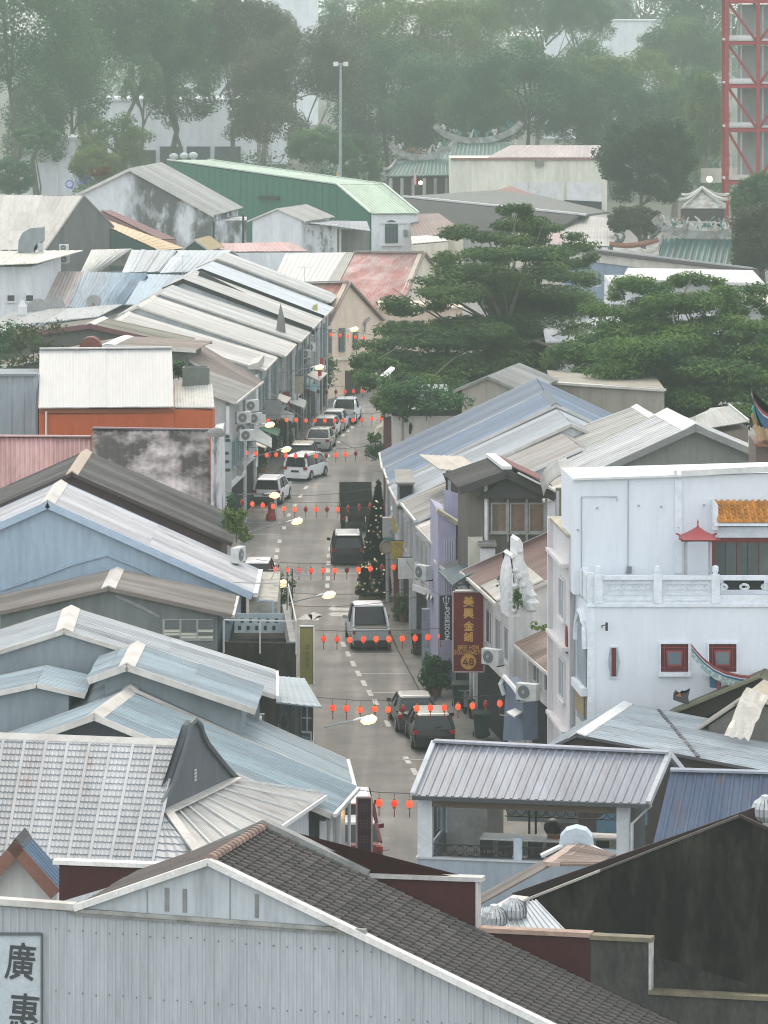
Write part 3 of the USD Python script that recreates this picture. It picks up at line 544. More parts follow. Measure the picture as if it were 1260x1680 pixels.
for u in (0, .34, .67, 1): tb.part('post', MB().beam(lerp(b0, b1, u) + UP * 4.73, lerp(b0, b1, u) + UP * 5.98, .05, .05, up=V(0, 1, 0)), BLACK)
tb.part('curtain', MB().quad(*[lerp(b0, b1, u) + V(0, .5 + .05 * (i % 2), 4.7) for i, u in enumerate(np.linspace(.02, .6, 12))], *[lerp(b0, b1, u) + V(0, .5 + .05 * (i % 2), 5.9) for i, u in reversed(list(enumerate(np.linspace(.02, .6, 12))))]), M('grey_curtain', (.2, .19, .17), sc=3))
tb.part('back_wall', MB().obox(b0 + V(0, 1.6, 4.62), (b1 - b0), UP * 1.35, V(0, .1, 0)), M('balcony_back', (.12, .11, .1)))
window(tb, lerp(b0, b1, .62) + V(0, 1.58, 4.7), nz(b1 - b0), V(0, -1, 0), .55, 1.1, WHITE, cols=2, rows=2, sill=False)
tb.part('glass_pane', MB().obox(b0 + UP * 4.75 + V(0, .02, 0), b1 - b0, UP * 1.2, V(0, .012, 0)), usdkit.material(stage, '/World/Looks/clear_pane', {'t': ('transparent_bsdf', {'color': (.9, .94, .93)}), 'gl': ('glossy_bsdf', {'roughness': .03}), 'fr': ('fresnel', {'IOR': 1.5}), 'm': ('mix_closure', {})}, [('fr.fac', 'm.fac'), ('t.BSDF', 'm.closure1'), ('gl.BSDF', 'm.closure2')], surface='m.closure'))

# grey-green gable house, terrace and rails
d6 = gable('shophouse', 'grey-green gable with brown ribbed roof edge and a louvred window', (178, 964), 161.0, 5.2, 0.0, GGW, roofm('brown_grey_rib', (.27, .24, .215), (.13, .115, .1), .6), rt=(380, 1009), barge=M('brown_edge', (.19, .16, .14)), ridge=OFFW, ov=.25, pitch=.22, amp=.035, cap_w=.3, zb=0)
gutter(d6['t'], d6['R'] + d6['g'] * .06, d6['RB'] + d6['g'] * .06, OFFW)
fr = lambda x, y: ray(x, y, d6['A'] + d6['r'] * .24, d6['r'])
w0 = fr(268, 1050); d6w = T
lw = d6['t'].part('louvre_window', MB().prism([fr(267, 1051), fr(350, 1051), fr(350, 1016), fr(267, 1016)], -d6['r'] * .03), M('pale_window_frame', (.4, .42, .4), sc=2))
for k in range(3):
    x0 = 270 + k * 27.5
    for j in range(6):
        y = 1047 - j * 5.2; c = plain('louvre_lit', (.42, .42, .34), .4) if j < 3 and k < 3 and (k + j) % 3 else plain('louvre_dark', (.05, .06, .06), .2)
        d6['t'].part('louvre', MB().prism([fr(x0, y) - d6['r'] * .06, fr(x0 + 24.5, y) - d6['r'] * .06, fr(x0 + 24.5, y - 4.0) - d6['r'] * .02, fr(x0, y - 4.0) - d6['r'] * .02], -d6['r'] * .012), c, lw)
d6['t'].part('wall_patch', MB().prism([fr(190, 975) - d6['r'] * .005, fr(230, 992) - d6['r'] * .005, fr(262, 1010) - d6['r'] * .005, fr(262, 1014) - d6['r'] * .005, fr(225, 996) - d6['r'] * .005, fr(190, 980) - d6['r'] * .005], -d6['r'] * .004), M('render_patch', (.26, .28, .27), sc=3))
tt_ = T('roof_terrace', 'soot-black flat terrace block with concrete parapet beside the grey-green gable', 'building', G(430, 1110, 3.5) * V(1, 1, 0))
c0, c1 = V(-6.3, 156.0, 0), V(-3.45, 155.6, 0); cb0, cb1 = V(-6.3, 166, 0), V(-4.0, 165.5, 0)
tt_.part('wall', MB().prism([c0, c1, cb1, cb0], UP * 5.5), DCONC)
tt_.part('parapet', MB().prism([c1 + UP * 5.5 + V(-.25, .21, 0), c1 + UP * 5.5 + V(0, .21, 0), cb1 + UP * 5.5, cb1 + UP * 5.5 + V(-.25, 0, 0)], UP * .75), CONC)
tt_.part('parapet', MB().prism([c0 + UP * 5.5, c1 + UP * 5.5, c1 + UP * 5.5 + V(0, .2, 0), c0 + UP * 5.5 + V(0, .2, 0)], UP * .72), DCONC)
rail = MB(); zz = 7.1
for a, b in ((c0, c1), (c1, cb1), (cb0, cb1)): rail.beam(a + UP * zz, b + UP * zz, .05, .05)
for a in (c0, lerp(c0, c1, .5), c1, cb1): rail.beam(a + UP * 5.8, a + UP * zz, .05, .05, up=V(0, 1, 0))
tt_.part('railing', rail, M('pale_rail', (.45, .45, .43), sc=3))
lat = MB(); lo_, lx = V(-6.1, 161.5, 5.7), V(1, 0, 0)
lat.obox(lo_, lx * 2.0, UP * .8, V(0, .06, 0))
tt_.part('lattice_screen', lat, M('pale_blue_lattice', (.26, .31, .33), (.12, .15, .16), .6, sc=3))
for i in range(5):
    for j in range(2): tt_.part('lattice_hole', MB().obox(lo_ + lx * (.15 + i * .35 + .1 * (j % 2)) + UP * (.12 + .3 * j) - V(0, .01, 0), lx * .12, UP * .17, V(0, .008, 0)), DARK)
# blue gable
d7 = gable('shophouse', 'large sky-blue gable wall under a long pale grey roof', (78, 823), 167.0, 7.0, 0.0, SKYW, roofm('pale_lilac_sheet', (.47, .465, .475), (.36, .355, .36), .5), rt=(416, 974), barge=M('blue_white_barge', (.36, .45, .55), (.25, .32, .4), .4, sc=2), ridge=OFFW, ov=.2, pitch=.28, amp=.022, bh=.3, cap_w=.34, rows=2)
gutter(d7['t'], d7['R'] + d7['g'] * .08, d7['RB'] + d7['g'] * .08, WHITE, .2)
f7 = lambda x, y: ray(x, y, d7['A'] + d7['r'] * .17, d7['r'])
led = [(0, 968), (60, 948), (120, 925), (176, 910), (230, 932), (300, 968), (345, 1000), (380, 1020)]
for a, b in zip(led[:-1], led[1:]): d7['t'].part('old_roof_line', MB().beam(f7(*a), f7(*b), .08, .1), SKYW)
crk = [(0, 856), (60, 842), (95, 838), (150, 858), (200, 890), (225, 905), (290, 925)]
for a, b in zip(crk[:-1], crk[1:]): d7['t'].part('render_ridge', MB().beam(f7(*a) + V(0, .02, 0), f7(*b) + V(0, .02, 0), .02, .035), SKYW)
d7['t'].part('pipe', MB().tube([f7(425, 984) - V(0, .2, 0), f7(447, 984) - V(0, .2, 0), f7(447, 1040) - V(0, .2, 0)], .07), SKYW)
d7['t'].part('party_wall', MB().prism([V(d7['RB'][0] - .2, 167.3, 0), V(d7['RB'][0] + 1.0, 167.3, 0), V(d7['RB'][0] + .9, 176, 0), V(d7['RB'][0] - .3, 176, 0)], UP * 6.1), M('mossy_ledge', (.4, .385, .34), (.12, .12, .1), .7, sc=1.5, rough=.95))
# dark brown roof with maroon gable strip
d8 = gable('shophouse', 'weathered dark brown ribbed roof over a maroon gable strip', (118, 776), 176.5, 8.6, 0.0, wallm('maroon_gable', (.085, .05, .05), (.04, .03, .03), .5), roofm('black_brown_rib', (.125, .115, .105), (.045, .042, .04), .8, lo=.4, hi=.6), rt=(381, 892), barge=M('dark_maroon_board', (.07, .045, .045)), ridge=M('tan_cap', (.4, .33, .26), (.25, .2, .16), .5, sc=2), ov=.25, pitch=.22, amp=.04, cap_w=.3, rows=2)
# ================================================================ LEFT ROW, middle distance
def slope_front(name, label, zb, zt, bl, br, tr, tl, rm, wall, pitch=.25, amp=.035, prof=CORR, back=True, w=1.0, rcap=None, wallw=.3, thing=None, cat='building', zg=0.0, verge=None, rows=1, wdrop=.4):
    """House whose roof slope faces the viewer: pixel corners at eave height zb and ridge height zt."""
    a, b, c, e = G(*bl, zb), G(*br, zb), G(*tr, zt), G(*tl, zt)
    t = thing or T(name, label, cat, V(*((a + b + c + e) / 4)[:2], zg))
    sheets(t, 'roof_sheet', a, b, c, e, rm, w=w, pitch=pitch, amp=amp, prof=prof, rows=rows)
    dz = zt - zb
    if back:
        a2, b2 = e * 2 - a, c * 2 - b; a2[2] = b2[2] = zb
        t.part('rear_roof', MB().prism([e, c, b2, a2], UP * -.06), rm)
    else: a2, b2 = e.copy(), c.copy(); a2[2] = b2[2] = zb
    if wall is not None:
        i = V(0, wallw, -max(.3, wdrop)); h = UP * wdrop
        for p, q, s_ in ((a, c, 1),): pass
        e_, c_ = e - h, c - h; A_, B_ = a + i, b + i; A2, B2 = a2 - V(0, wallw, wdrop), b2 - V(0, wallw, wdrop)
        lo = [V(*p[:2], zg) for p in (A_, B_, B2, A2)]
        if back:
            mb = MB().add(lo + [A_, B_, B2, A2, e_, c_], [(0, 1, 5, 4), (1, 2, 6, 9, 5), (2, 3, 7, 6), (3, 0, 4, 8, 7), (4, 5, 9, 8), (8, 9, 6, 7), (3, 2, 1, 0)])
        else: mb = MB().add(lo + [A_, B_, c_, e_], [(0, 1, 5, 4), (1, 2, 6, 5), (2, 3, 7, 6), (3, 0, 4, 7), (4, 5, 6, 7), (3, 2, 1, 0)])
        t.part('wall', mb, wall)
    if rcap is not None: t.part('ridge_cap', MB().beam(e + UP * .07, c + UP * .07, .35, .07), rcap)
    if verge is not None:
        for p, q in ((a, e), (b, c)): t.part('barge_board', MB().beam(p + UP * .03, q + UP * .03, .1, .2), verge)
    return dict(t=t, a=a, b=b, c=c, e=e, a2=a2, b2=b2)
# red roof, and the soot-stained roof with its white street parapet
REDR = roofm('faded_red_rib', (.23, .10, .10), (.34, .21, .21), .6, st=RY)
slope_front('shophouse', 'house with faded red ribbed roof in front of the orange wall at the left', 7.6, 10.0, (-40, 815), (150, 818), (150, 718), (-40, 717), REDR, wallm('dull_red_wall', (.25, .12, .11)), rcap=M('pink_cap', (.4, .27, .26)))
STN = M('soot_stained_white_sheet', (.022, .019, .02), (.40, .37, .375), .95, st=(.5, .3, .5), sc=.9, rough=.7, rnd=.05, lo=.45, hi=.66, spec=.1)
d9 = slope_front('shophouse', 'house with soot-blackened pinkish white ribbed roof and white street parapet', 7.6, 10.4, (150, 838), (346, 830), (344, 707), (152, 704), STN, wallm('stained_white_wall', (.5, .5, .5), (.05, .05, .05), .8), pitch=.3, rcap=M('pink_dark_cap', (.2, .14, .15)))
px_ = [G(346, 834, 7.6) * V(1, 1, 0), G(361, 836, 7.4) * V(1, 1, 0)]
e9 = lambda z, i: V(*px_[i][:2], z)
d9['t'].part('parapet', MB().prism([e9(0, 0), e9(0, 1), e9(10.9, 1), e9(10.9, 0)], V(0, 6, 0)), M('stained_white_parapet', (.5, .5, .5), (.05, .05, .055), .9, st=(1, .4, .3), sc=1.0, lo=.5, hi=.62, rough=.8))
d9['t'].part('parapet_cap', MB().lathe([(.42, 0), (.42, .2), (.3, .35), (.1, .4)], lerp(e9(10.9, 0), e9(10.9, 1), .5) + V(0, .3, 0), 10), CONC)
# orange house with the big white roof
ORW = wallm('orange_wall', (.42, .095, .03), (.28, .06, .02), .3, rough=.7)
d10 = slope_front('orange_house', 'orange-walled house under a large plain white corrugated roof', 10.4, 12.9, (63, 669), (285, 667), (282, 572), (65, 574), WRY, ORW, pitch=.2, amp=.014, w=.9, rcap=M('grey_white_cap', (.5, .5, .49)))
x0, x1 = d10['a'], G(352, 669, 10.3)
sheets(d10['t'], 'side_roof_sheet', G(285, 668, 10.3), x1, G(348, 631, 11.1), G(285, 629, 11.1), M('dull_white_sheet', (.52, .51, .47), sc=1), w=.9, pitch=.16, prof=CORR)
d10['t'].part('side_wall', MB().prism([V(G(285, 668, 10.3)[0], d10['b'][1] + .35, 0), V(x1[0] - .1, d10['b'][1] + .35, 0), V(x1[0] - .1, d10['b'][1] + 3.2, 0), V(G(285, 668, 10.3)[0], d10['b'][1] + 3.2, 0)], UP * 10.15), ORW)
d10['t'].part('eave_board', MB().beam(d10['a'] + V(.2, .28, -.2), x1 + V(-.1, .28, -.2), .06, .2), M('rust_red_board', (.3, .1, .05)))
d10['t'].part('downpipe', MB().tube([V(d10['a'][0] + .38, d10['a'][1] + .2, 10.2), V(d10['a'][0] + .38, d10['a'][1] + .2, 0)], .06), WHITE)
# stepped gutter shadow, planter box with shrubs by the orange house
tank = T('roof_tank', 'open dark water tank on the roof beside the white corrugated roof', 'water tank', G(322, 631, 11.1))
tk = G(322, 632, 11.1); tank.part('tank_side', MB().box(tk + V(-.75, 0.2, -1), tk + V(.65, 1.3, .9)), M('mossy_tank', (.14, .16, .14), sc=2)); tank.part('tank_inside', MB().box(tk + V(-.65, .3, .9), tk + V(.55, 1.2, .905)), DARK)
# grey ribbed wall at the far left
gw = T('ribbed_shed', 'blue-grey shed with upright ribbed cladding left of the orange house', 'building', G(30, 716, 8.5) * V(1, 1, 0))
ga, gb = P(-60, 716, 207), P(62, 716, 207); zt_ = P(30, 615, 207)[2]
wall_sheets(gw, 'cladding_sheet', ga, gb, 0, lambda u: zt_, M('blue_grey_cladding', (.28, .32, .35), (.16, .19, .21), .5, st=WS, sc=1, rough=.5), V(0, -1, 0), w=.6, pitch=.6, amp=.04)
gw.part('wall', MB().prism([ga * V(1, 1, 0) + V(0, .05, 0), gb * V(1, 1, 0) + V(0, .05, 0), gb * V(1, 1, 0) + V(0, 4, 0), ga * V(1, 1, 0) + V(0, 4, 0)], UP * (zt_ - .05)), BW)
gw.part('coping', MB().beam(ga * V(1, 1, 0) + UP * zt_, gb * V(1, 1, 0) + UP * zt_, .3, .12), M('blue_grey_cap', (.22, .25, .27)))
# brownish long low roofs behind the orange house
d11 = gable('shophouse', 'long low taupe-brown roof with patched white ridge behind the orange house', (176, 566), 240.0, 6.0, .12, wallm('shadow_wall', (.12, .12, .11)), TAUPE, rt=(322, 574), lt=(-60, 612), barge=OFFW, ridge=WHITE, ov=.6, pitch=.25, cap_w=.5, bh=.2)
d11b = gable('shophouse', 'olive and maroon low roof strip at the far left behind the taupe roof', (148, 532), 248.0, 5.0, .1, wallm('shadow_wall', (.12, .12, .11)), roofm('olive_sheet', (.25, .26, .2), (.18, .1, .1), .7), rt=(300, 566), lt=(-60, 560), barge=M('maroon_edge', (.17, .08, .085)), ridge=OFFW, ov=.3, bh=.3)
d11c = gable('shophouse', 'brown-roofed shophouse with red-brown patch dropping to the street beside the rooftop tank', (283, 574), 240.5, 8.0, .09, wallm('pale_house_wall', (.4, .41, .4)), TAUPE, rt=(404, 646), barge=OFFW, ov=.3, pitch=.25)
d11d = gable('shophouse', 'small taupe roof slope above stacked air conditioners on the street front', (300, 628), 231.0, 8.5, .09, wallm('pale_house_wall', (.4, .41, .4)), roofm('grey_taupe', (.33, .31, .28), (.2, .19, .17)), rt=(386, 660), barge=OFFW, ov=.3, pitch=.25)
# the long white-grey roofs: a row of units stepping away along the street
k13 = 0.06
specs = [((182, 531), (433, 607), 263.0, 9.5, roofm('weathered_white_sheet', (.43, .425, .40), (.27, .265, .245), .65), 'widest weathered white roof of the far left row, nearest of its terrace'),
         ((226, 503), (466, 584), 272.8, 9.5, roofm('milky_sheet', (.46, .455, .43), (.29, .285, .27), .65), 'milky white roof, second of the far left terrace, with an upright grey finial'),
         ((262, 481), (492, 560), 282.6, 8.0, roofm('streaked_grey_sheet', (.40, .41, .40), (.26, .27, .26), .6), 'grey streaked roof in the middle of the far left terrace'),
         ((300, 458), (512, 538), 291.0, 9.0, roofm('grey_patch_sheet', (.46, .46, .44), (.28, .28, .26), .6), 'grey patched roof beyond the dark party wall of the far left terrace'),
         ((330, 441), (532, 518), 300.4, 8.5, roofm('blue_white_sheet', (.48, .53, .57), (.35, .39, .43), .6), 'bluish white roof near the far end of the left terrace'),
         ((356, 424), (541, 495), 309.5, 7.5, roofm('grey_end_sheet', (.44, .45, .44), (.3, .3, .3), .6), 'last grey roof at the far end of the left terrace')]
row13 = []
for i, (ap, rt, Y0, L, m_, lb) in enumerate(specs):
    d = gable('terrace_house', lb, ap, Y0, L, k13, lt=(ap[0] - 34, ap[1] + 15), wall=wallm('terrace_pale_wall', (.44, .47, .48)), rm=m_, rt=rt, barge=DARK if i in (3, 4) else OFFW, ridge=OFFW if i < 2 else None, ov=.1, pitch=.5, amp=.02, w=1.6, bh=.3 if i in (3, 4) else .14)
    row13.append(d); gutter(d['t'], d['R'] + d['g'] * .05, d['RB'] + d['g'] * .05, OFFW)
    pw = WHW if i % 2 == 0 else wallm('green_grey_wall', (.3, .38, .38))
    facade(d['t'], d['Ri'] * V(1, 1, 0), d['Ri'] * V(1, 1, 0) + d['r'] * d['len'], d['g'], WHITE if i % 2 else M('blue_grey_frame', (.25, .32, .34)), bays=3, zu=3.7, zh=max(1.0, d['Ri'][2] - 4.9), pil=pw, zt=d['Ri'][2] - .3)
    t_ = d['t']
    for q in range(2): t_.part('downpipe', MB().tube([d['Ri'] + d['g'] * .3 + d['r'] * (1 + q * 5), d['Ri'] * V(1, 1, 0) + d['g'] * .3 + d['r'] * (1 + q * 5)], .07), STEEL)
for dd in (d11c, d11d):
    facade(dd['t'], dd['Ri'] * V(1, 1, 0), dd['Ri'] * V(1, 1, 0) + dd['r'] * dd['len'], dd['g'], M('blue_grey_frame', (.25, .32, .34)), bays=4, zu=3.9, zh=1.6, pil=WHW, zt=dd['Ri'][2] - .3)
    gutter(dd['t'], dd['R'] + dd['g'] * .05, dd['RB'] + dd['g'] * .05, OFFW)
single('roof_finial', MB().prism([P(452, 548, 284), P(469, 555, 284), P(467, 525, 284), P(460, 498, 284), P(456, 520, 284)], V(0, .5, 0)), CONC, 'pointed grey upright finial sticking up from the far left terrace eave', 'finial')
single('party_wall', MB().beam(P(326, 449, 297), P(519, 545, 297), .3, .5), M('black_mould_coping', (.06, .06, .06), sc=2), 'black mouldy party-wall coping sloping across the far left terrace roofs', 'wall')
single('roof_vent_box', MB().prism([P(406, 606, 262), P(424, 606, 262), P(424, 594, 262), P(406, 600, 262)], V(.3, 3, .2)), OFFW, 'small white-topped vent box at the near eave of the terrace roofs', 'vent')
# blue roofs left of the terrace
slope_front('backyard_house', 'house with striped red-brown and blue metal roof left of the long white terrace', 6.4, 8.85, (22, 507), (118, 504), (140, 446), (58, 446), roofm('red_brown_faded', (.33, .27, .26), (.4, .38, .36), .6, st=RY), wallm('pale_house_wall', (.4, .41, .4)), pitch=.3, verge=OFFW, wdrop=2.2)
slope_front('backyard_house', 'house with light steel-blue ribbed roof beside the satellite dishes', 6.4, 8.85, (112, 505), (215, 500), (240, 449), (138, 446), roofm('steel_blue_rib', (.23, .30, .37), (.17, .215, .26), .6, st=RY), wallm('pale_house_wall', (.4, .41, .4)), pitch=.3, verge=roofm('steel_blue_rib', (.23, .30, .37)), wdrop=2.2)
slope_front('backyard_house', 'house with dusty blue roof slope tucked behind the terrace ridge', 6.8, 8.7, (205, 500), (280, 500), (325, 452), (236, 450), roofm('dusty_blue_rib', (.24, .32, .39), (.18, .23, .28), .6, st=RY), wallm('pale_house_wall', (.4, .41, .4)), pitch=.3, wdrop=2.2)
slope_front('backyard_house', 'house with pale striped corrugated roof and bright sheen below the dark gable house', 6.6, 8.45, (130, 452), (166, 445), (216, 408), (150, 410), roofm('pale_corrugated_front', (.4, .41, .38), (.52, .51, .48), .6, st=RY), wallm('pale_house_wall', (.4, .41, .4)), pitch=.5, amp=.035, wdrop=2)
slope_front('backyard_house', 'house with deep ribbed blue-grey roof in front of the little green gable', 6.8, 8.45, (200, 447), (262, 446), (290, 411), (216, 410), roofm('deep_rib_grey', (.3, .34, .37), (.22, .25, .27), .6, st=RY), wallm('pale_house_wall', (.4, .41, .4)), pitch=.8, amp=.06, prof=TRAP, wdrop=2.2)
slope_front('backyard_house', 'house with bluish grey sheet roof under the green walled hall', 6.8, 8.4, (262, 448), (345, 444), (380, 411), (290, 411), roofm('blue_grey_front', (.34, .39, .43), (.26, .3, .33), .6, st=RY), wallm('pale_house_wall', (.4, .41, .4)), pitch=.5, amp=.03, wdrop=2.2)
# flat-roofed white annexe at the far left edge
ann = T('annexe', 'white annexe with a pale flat metal roof at the left edge', 'building', P(40, 520, 300) * V(1, 1, 0))
za = P(0, 425, 320)[2]; 
sheets(ann, 'roof_sheet', P(-40, 436, 318), P(60, 432, 318), P(136, 411, 332), P(-40, 412, 332), roofm('cream_flat_sheet', (.52, .5, .43), st=RY), w=2, pitch=.4)
aw = [V(P(-40, 436, 319)[0], 319, 0), V(P(52, 432, 319)[0], 319, 0), V(P(100, 420, 331)[0], 331, 0), V(P(-40, 420, 331)[0], 331, 0)]
ann.part('wall', MB().prism(aw, UP * (P(0, 436, 318)[2] - .15)), WHW)
for k in range(3): window(ann, aw[0] + V(1.0 + 1.5 * k, 0, 7.2), V(1, 0, 0), V(0, -1, 0), .7, .6, WHITE, cols=1)
lowsheet = T('flat_shed', 'low flat grey shed roof with white edge below the blue roofs', 'building', P(90, 525, 268) * V(1, 1, 0))
sheets(lowsheet, 'roof_sheet', P(-30, 540, 262), P(160, 520, 262), P(200, 500, 270), P(20, 512, 270), roofm('grey_flat_sheet', (.36, .37, .37), st=RY), w=2)
lowsheet.part('wall', MB().prism([V(P(-30, 540, 262)[0], 262.3, 0), V(P(150, 520, 262)[0], 262.3, 0), V(P(150, 520, 269)[0], 269, 0), V(P(-30, 520, 269)[0], 269, 0)], UP * 9.2), WHW)
# dark gable house at far left
dkr = roofm('dusty_grey_corr', (.33, .33, .31), (.24, .23, .22), .6, st=RY)
dkw = wallm('blackened_wall', (.115, .12, .115), (.05, .055, .05), .6, rough=.95)
tk_ = T('dark_gable_house', 'tall house with dusty grey roof and blackened gable wall at the far left', 'building', P(90, 410, 372) * V(1, 1, 0))
zb_, zr_ = 8.0, 13.2
e0, e1, r1, r0_ = P(-60, 410, 372), P(75, 410, 372), P(137, 321, 381), P(-60, 318, 381)
sheets(tk_, 'roof_sheet', e0, e1, r1, r0_, dkr, w=1.2, pitch=.5, amp=.02, prof=CORR, rows=3)
far_ = P(187, 372, 389.0)
tk_.part('gable_wall', MB().prism([V(e1[0] + .3, e1[1] + .2, 0), V(far_[0], far_[1], 0), far_, r1 - UP * .1, e1 + V(.3, .2, -.1)], V(-.3, .02, 0)), dkw)
tk_.part('wall', MB().prism([V(e0[0], e0[1] + .3, 0), V(e1[0], e1[1] + .3, 0), V(e1[0], e1[1] + 9, 0), V(e0[0], e0[1] + 9, 0)], UP * 7.8), wallm('grey_plain_wall', (.33, .34, .33)))
tk_.part('rear_roof', MB().prism([r0_, r1, far_, V(e0[0], far_[1], far_[2])], UP * -.08), dkr)
tk_.part('barge_board', MB().beam(e1, r1, .1, .16).beam(r1, far_, .1, .16), M('grey_edge', (.2, .2, .19)))
# ventilation hood
vh = T('duct_hood', 'curved grey metal duct hood on the flat roof at the far left', 'duct', P(50, 412, 330))
c_ = P(46, 414, 330); pts = [(-.85, 0), (-.8, 1.0), (-.45, 1.65), (.2, 2.0), (1.3, 2.1), (1.3, .9), (.75, .75), (.5, .4), (.5, 0)]
vh.part('hood', MB().prism([c_ + V(x, 0, z) for x, z in pts], V(0, 1.2, 0)), M('duct_grey', (.22, .24, .25), sc=2, rough=.5)); vh.part('hood_mouth', MB().prism([c_ + V(.8, -.01, .05), c_ + V(1.25, -.01, .05), c_ + V(1.25, -.01, .8), c_ + V(.8, -.01, .8)], V(0, .3, 0)), M('duct_light', (.4, .42, .42)))

# ================================================================ GREEN HALL, stained white gable house and its neighbours
GREEN = M('green_wall_sheet', (.007, .10, .06), (.005, .075, .045), .5, st=WS, sc=.4, rough=.6, rnd=.03)
GLT = roofm('pale_green_sheet', (.26, .36, .275), (.19, .27, .205), .5, st=RY)
hall = T('green_hall', 'long green metal-clad hall with pale green roof and white end wall with arched window', 'building', P(646, 440, 440) * V(1, 1, 0))
dv = nz(V(-.334, .943, 0)); c0 = P(608, 350, 440); hn = V(-dv[1], dv[0], 0); hn = hn if hn[1] < 0 else -hn
sp = lambda x, y: ray(x, y, c0, hn)
pA, pB, pC = sp(608, 350), sp(553, 303), sp(275, 263)
wv = V(5.3, .35, 0)
hall.part('side_wall', MB().prism([pA * V(1, 1, 0) + dv * .3, pA + dv * .3 - UP * .15, pB - UP * .1, pC - UP * .1, pC * V(1, 1, 0)], wv * .1 - hn * .05), GREEN)
nb = 26
for i in range(nb): hall.part('wall_rib', MB().beam(lerp(pB, pC, i / nb) * V(1, 1, 0) + hn * .03, lerp(pB, pC, i / nb) + hn * .03 - UP * .12, .05, .02, up=hn), GREEN)
hall.part('body', MB().prism([pA * V(1, 1, 0) + dv * .4 + wv * .12, pB * V(1, 1, 0) + wv * .12, pB + wv * .12 - UP * .12, pA + wv * .12 - UP * .16 + dv * .4], wv * .86), WHW)
hall.part('body', MB().prism([pB * V(1, 1, 0) + wv * .12, pC * V(1, 1, 0) + wv * .12, pC + wv * .12 - UP * .12, pB + wv * .12 - UP * .12], wv * .86), GREEN)
sheets(hall, 'roof_sheet', pA - dv * .3, pA + wv - dv * .3, pB + wv, pB, GLT, w=1.0, pitch=.35, amp=.05)
for i in range(12): hall.part('top_sheet', MB().prism([lerp(pB, pC, i / 12), lerp(pB, pC, (i + .98) / 12), lerp(pB, pC, (i + .98) / 12) + wv, lerp(pB, pC, i / 12) + wv], UP * .06), GLT)
for p, q in ((pA, pB), (pA + wv, pB + wv), (pB, pC), (pB + wv, pC + wv)): hall.part('verge_trim', MB().beam(p + UP * .1, q + UP * .1, .25, .16), M('pale_green_trim', (.42, .50, .43), sc=1))
en = nz(V(wv[1], -wv[0], 0)); eo = pA * V(1, 1, 0) + wv * .02
hall.part('end_wall', MB().prism([eo, eo + wv * .97, eo + wv * .97 + UP * (pA[2] - .12), eo + UP * (pA[2] - .12)], -en * .35), WHW)
hall.part('cornice', MB().obox(eo + UP * (pA[2] - 1.15) + en * .002 + nz(wv) * 1.0, nz(wv) * 3.0, UP * .16, en * .16), WHITE)
fw_ = lambda x, y: ray(x, y, eo + en * .02, en)
arc = [fw_(631.5, 399), fw_(653, 398.5)] + [fw_(642.2 + 10.7 * math.cos(a), 371 - 10 * math.sin(a)) for a in np.linspace(0, math.pi, 9)]
aw_ = hall.part('arched_window', MB().prism(arc, en * .06), M('green_window_frame', (.06, .10, .09)))
for k in range(4):
    for j in range(2): hall.part('pane', MB().prism([fw_(633.3 + k * 5, 397 - j * 13) + en * .07, fw_(637 + k * 5, 397 - j * 13) + en * .07, fw_(637 + k * 5, 385.5 - j * 13) + en * .07, fw_(633.3 + k * 5, 385.5 - j * 13) + en * .07], en * .01), GLASS, aw_)
hall.part('window_sill', MB().beam(fw_(626, 402.5) + en * .1, fw_(659, 402) + en * .1, .3, .14), WHITE)
hall.part('wall_box', MB().prism([fw_(662, 388), fw_(668.5, 388), fw_(668.5, 377), fw_(662, 377)], en * .2), M('wall_box_grey', (.2, .21, .22)))
for k, (x, y) in enumerate(((285, 259), (302, 258), (317, 257))):
    single('roof_ventilator', MB().lathe([(.3, 0), (.3, .3), (.55, .4), (.6, .75), (.4, 1.0), (.1, 1.1)], P(x, y + 6, 520), 12), M('ventilator_zinc', (.4, .43, .42)), ('left', 'middle', 'right')[k] + ' round zinc ventilator on the far end of the green hall', 'ventilator', 'row of ventilators on the green hall')
hall.part('wall_opening', MB().prism([sp(424, 326) + hn * .04, sp(460, 328) + hn * .04, sp(458, 322) + hn * .04, sp(430, 321) + hn * .04], hn * .3), DARK)
# stained gable
STW = M('mould_stained_white_wall', (.56, .585, .6), (.05, .055, .05), .9, st=(1, 1, .45), sc=.5, rough=.9, rnd=0, lo=.38, hi=.54, xm=(-29.5, -26.5))
dS = gable('stained_gable_house', 'white house with mould-blackened gable wall beside the green hall', (213, 276), 430.0, 16.0, .16, STW, roofm('grey_dirty_sheet', (.3, .3, .285), (.2, .2, .19), .6), rt=(352, 353), lt=(118, 322), barge=OFFW, ov=.3, pitch=.5, w=1.6, bh=.3)
dS['t'].part('side_block', MB().prism([P(352, 362, 430) * V(1, 1, 0), P(405, 362, 432) * V(1, 1, 0), P(405, 362, 440) * V(1, 1, 0), P(352, 362, 440) * V(1, 1, 0)], UP * P(352, 363, 430)[2]), STW)
dS['t'].part('downpipe', MB().tube([P(399, 352, 429), P(399, 400, 429)], .12), DARK)
dW = gable('white_gable_house', 'small white gabled house with grey roof in front of the green wall', (455, 342), 424.0, 9.0, .35, WHW, roofm('grey_dirty_sheet', (.3, .3, .285)), rt=(502, 363), lt=(405, 363), barge=OFFW, ov=.2, pitch=.5, w=1.5)
aw2 = T('grey_lean_to', 'grey lean-to roof on weathered white wall beside the arched window', 'building', P(530, 410, 425) * V(1, 1, 0))
sheets(aw2, 'roof_sheet', P(508, 366, 423), P(608, 379, 423), P(602, 363, 430), P(520, 362, 430), roofm('dark_grey_sheet', (.2, .22, .235)), w=2, pitch=.5)
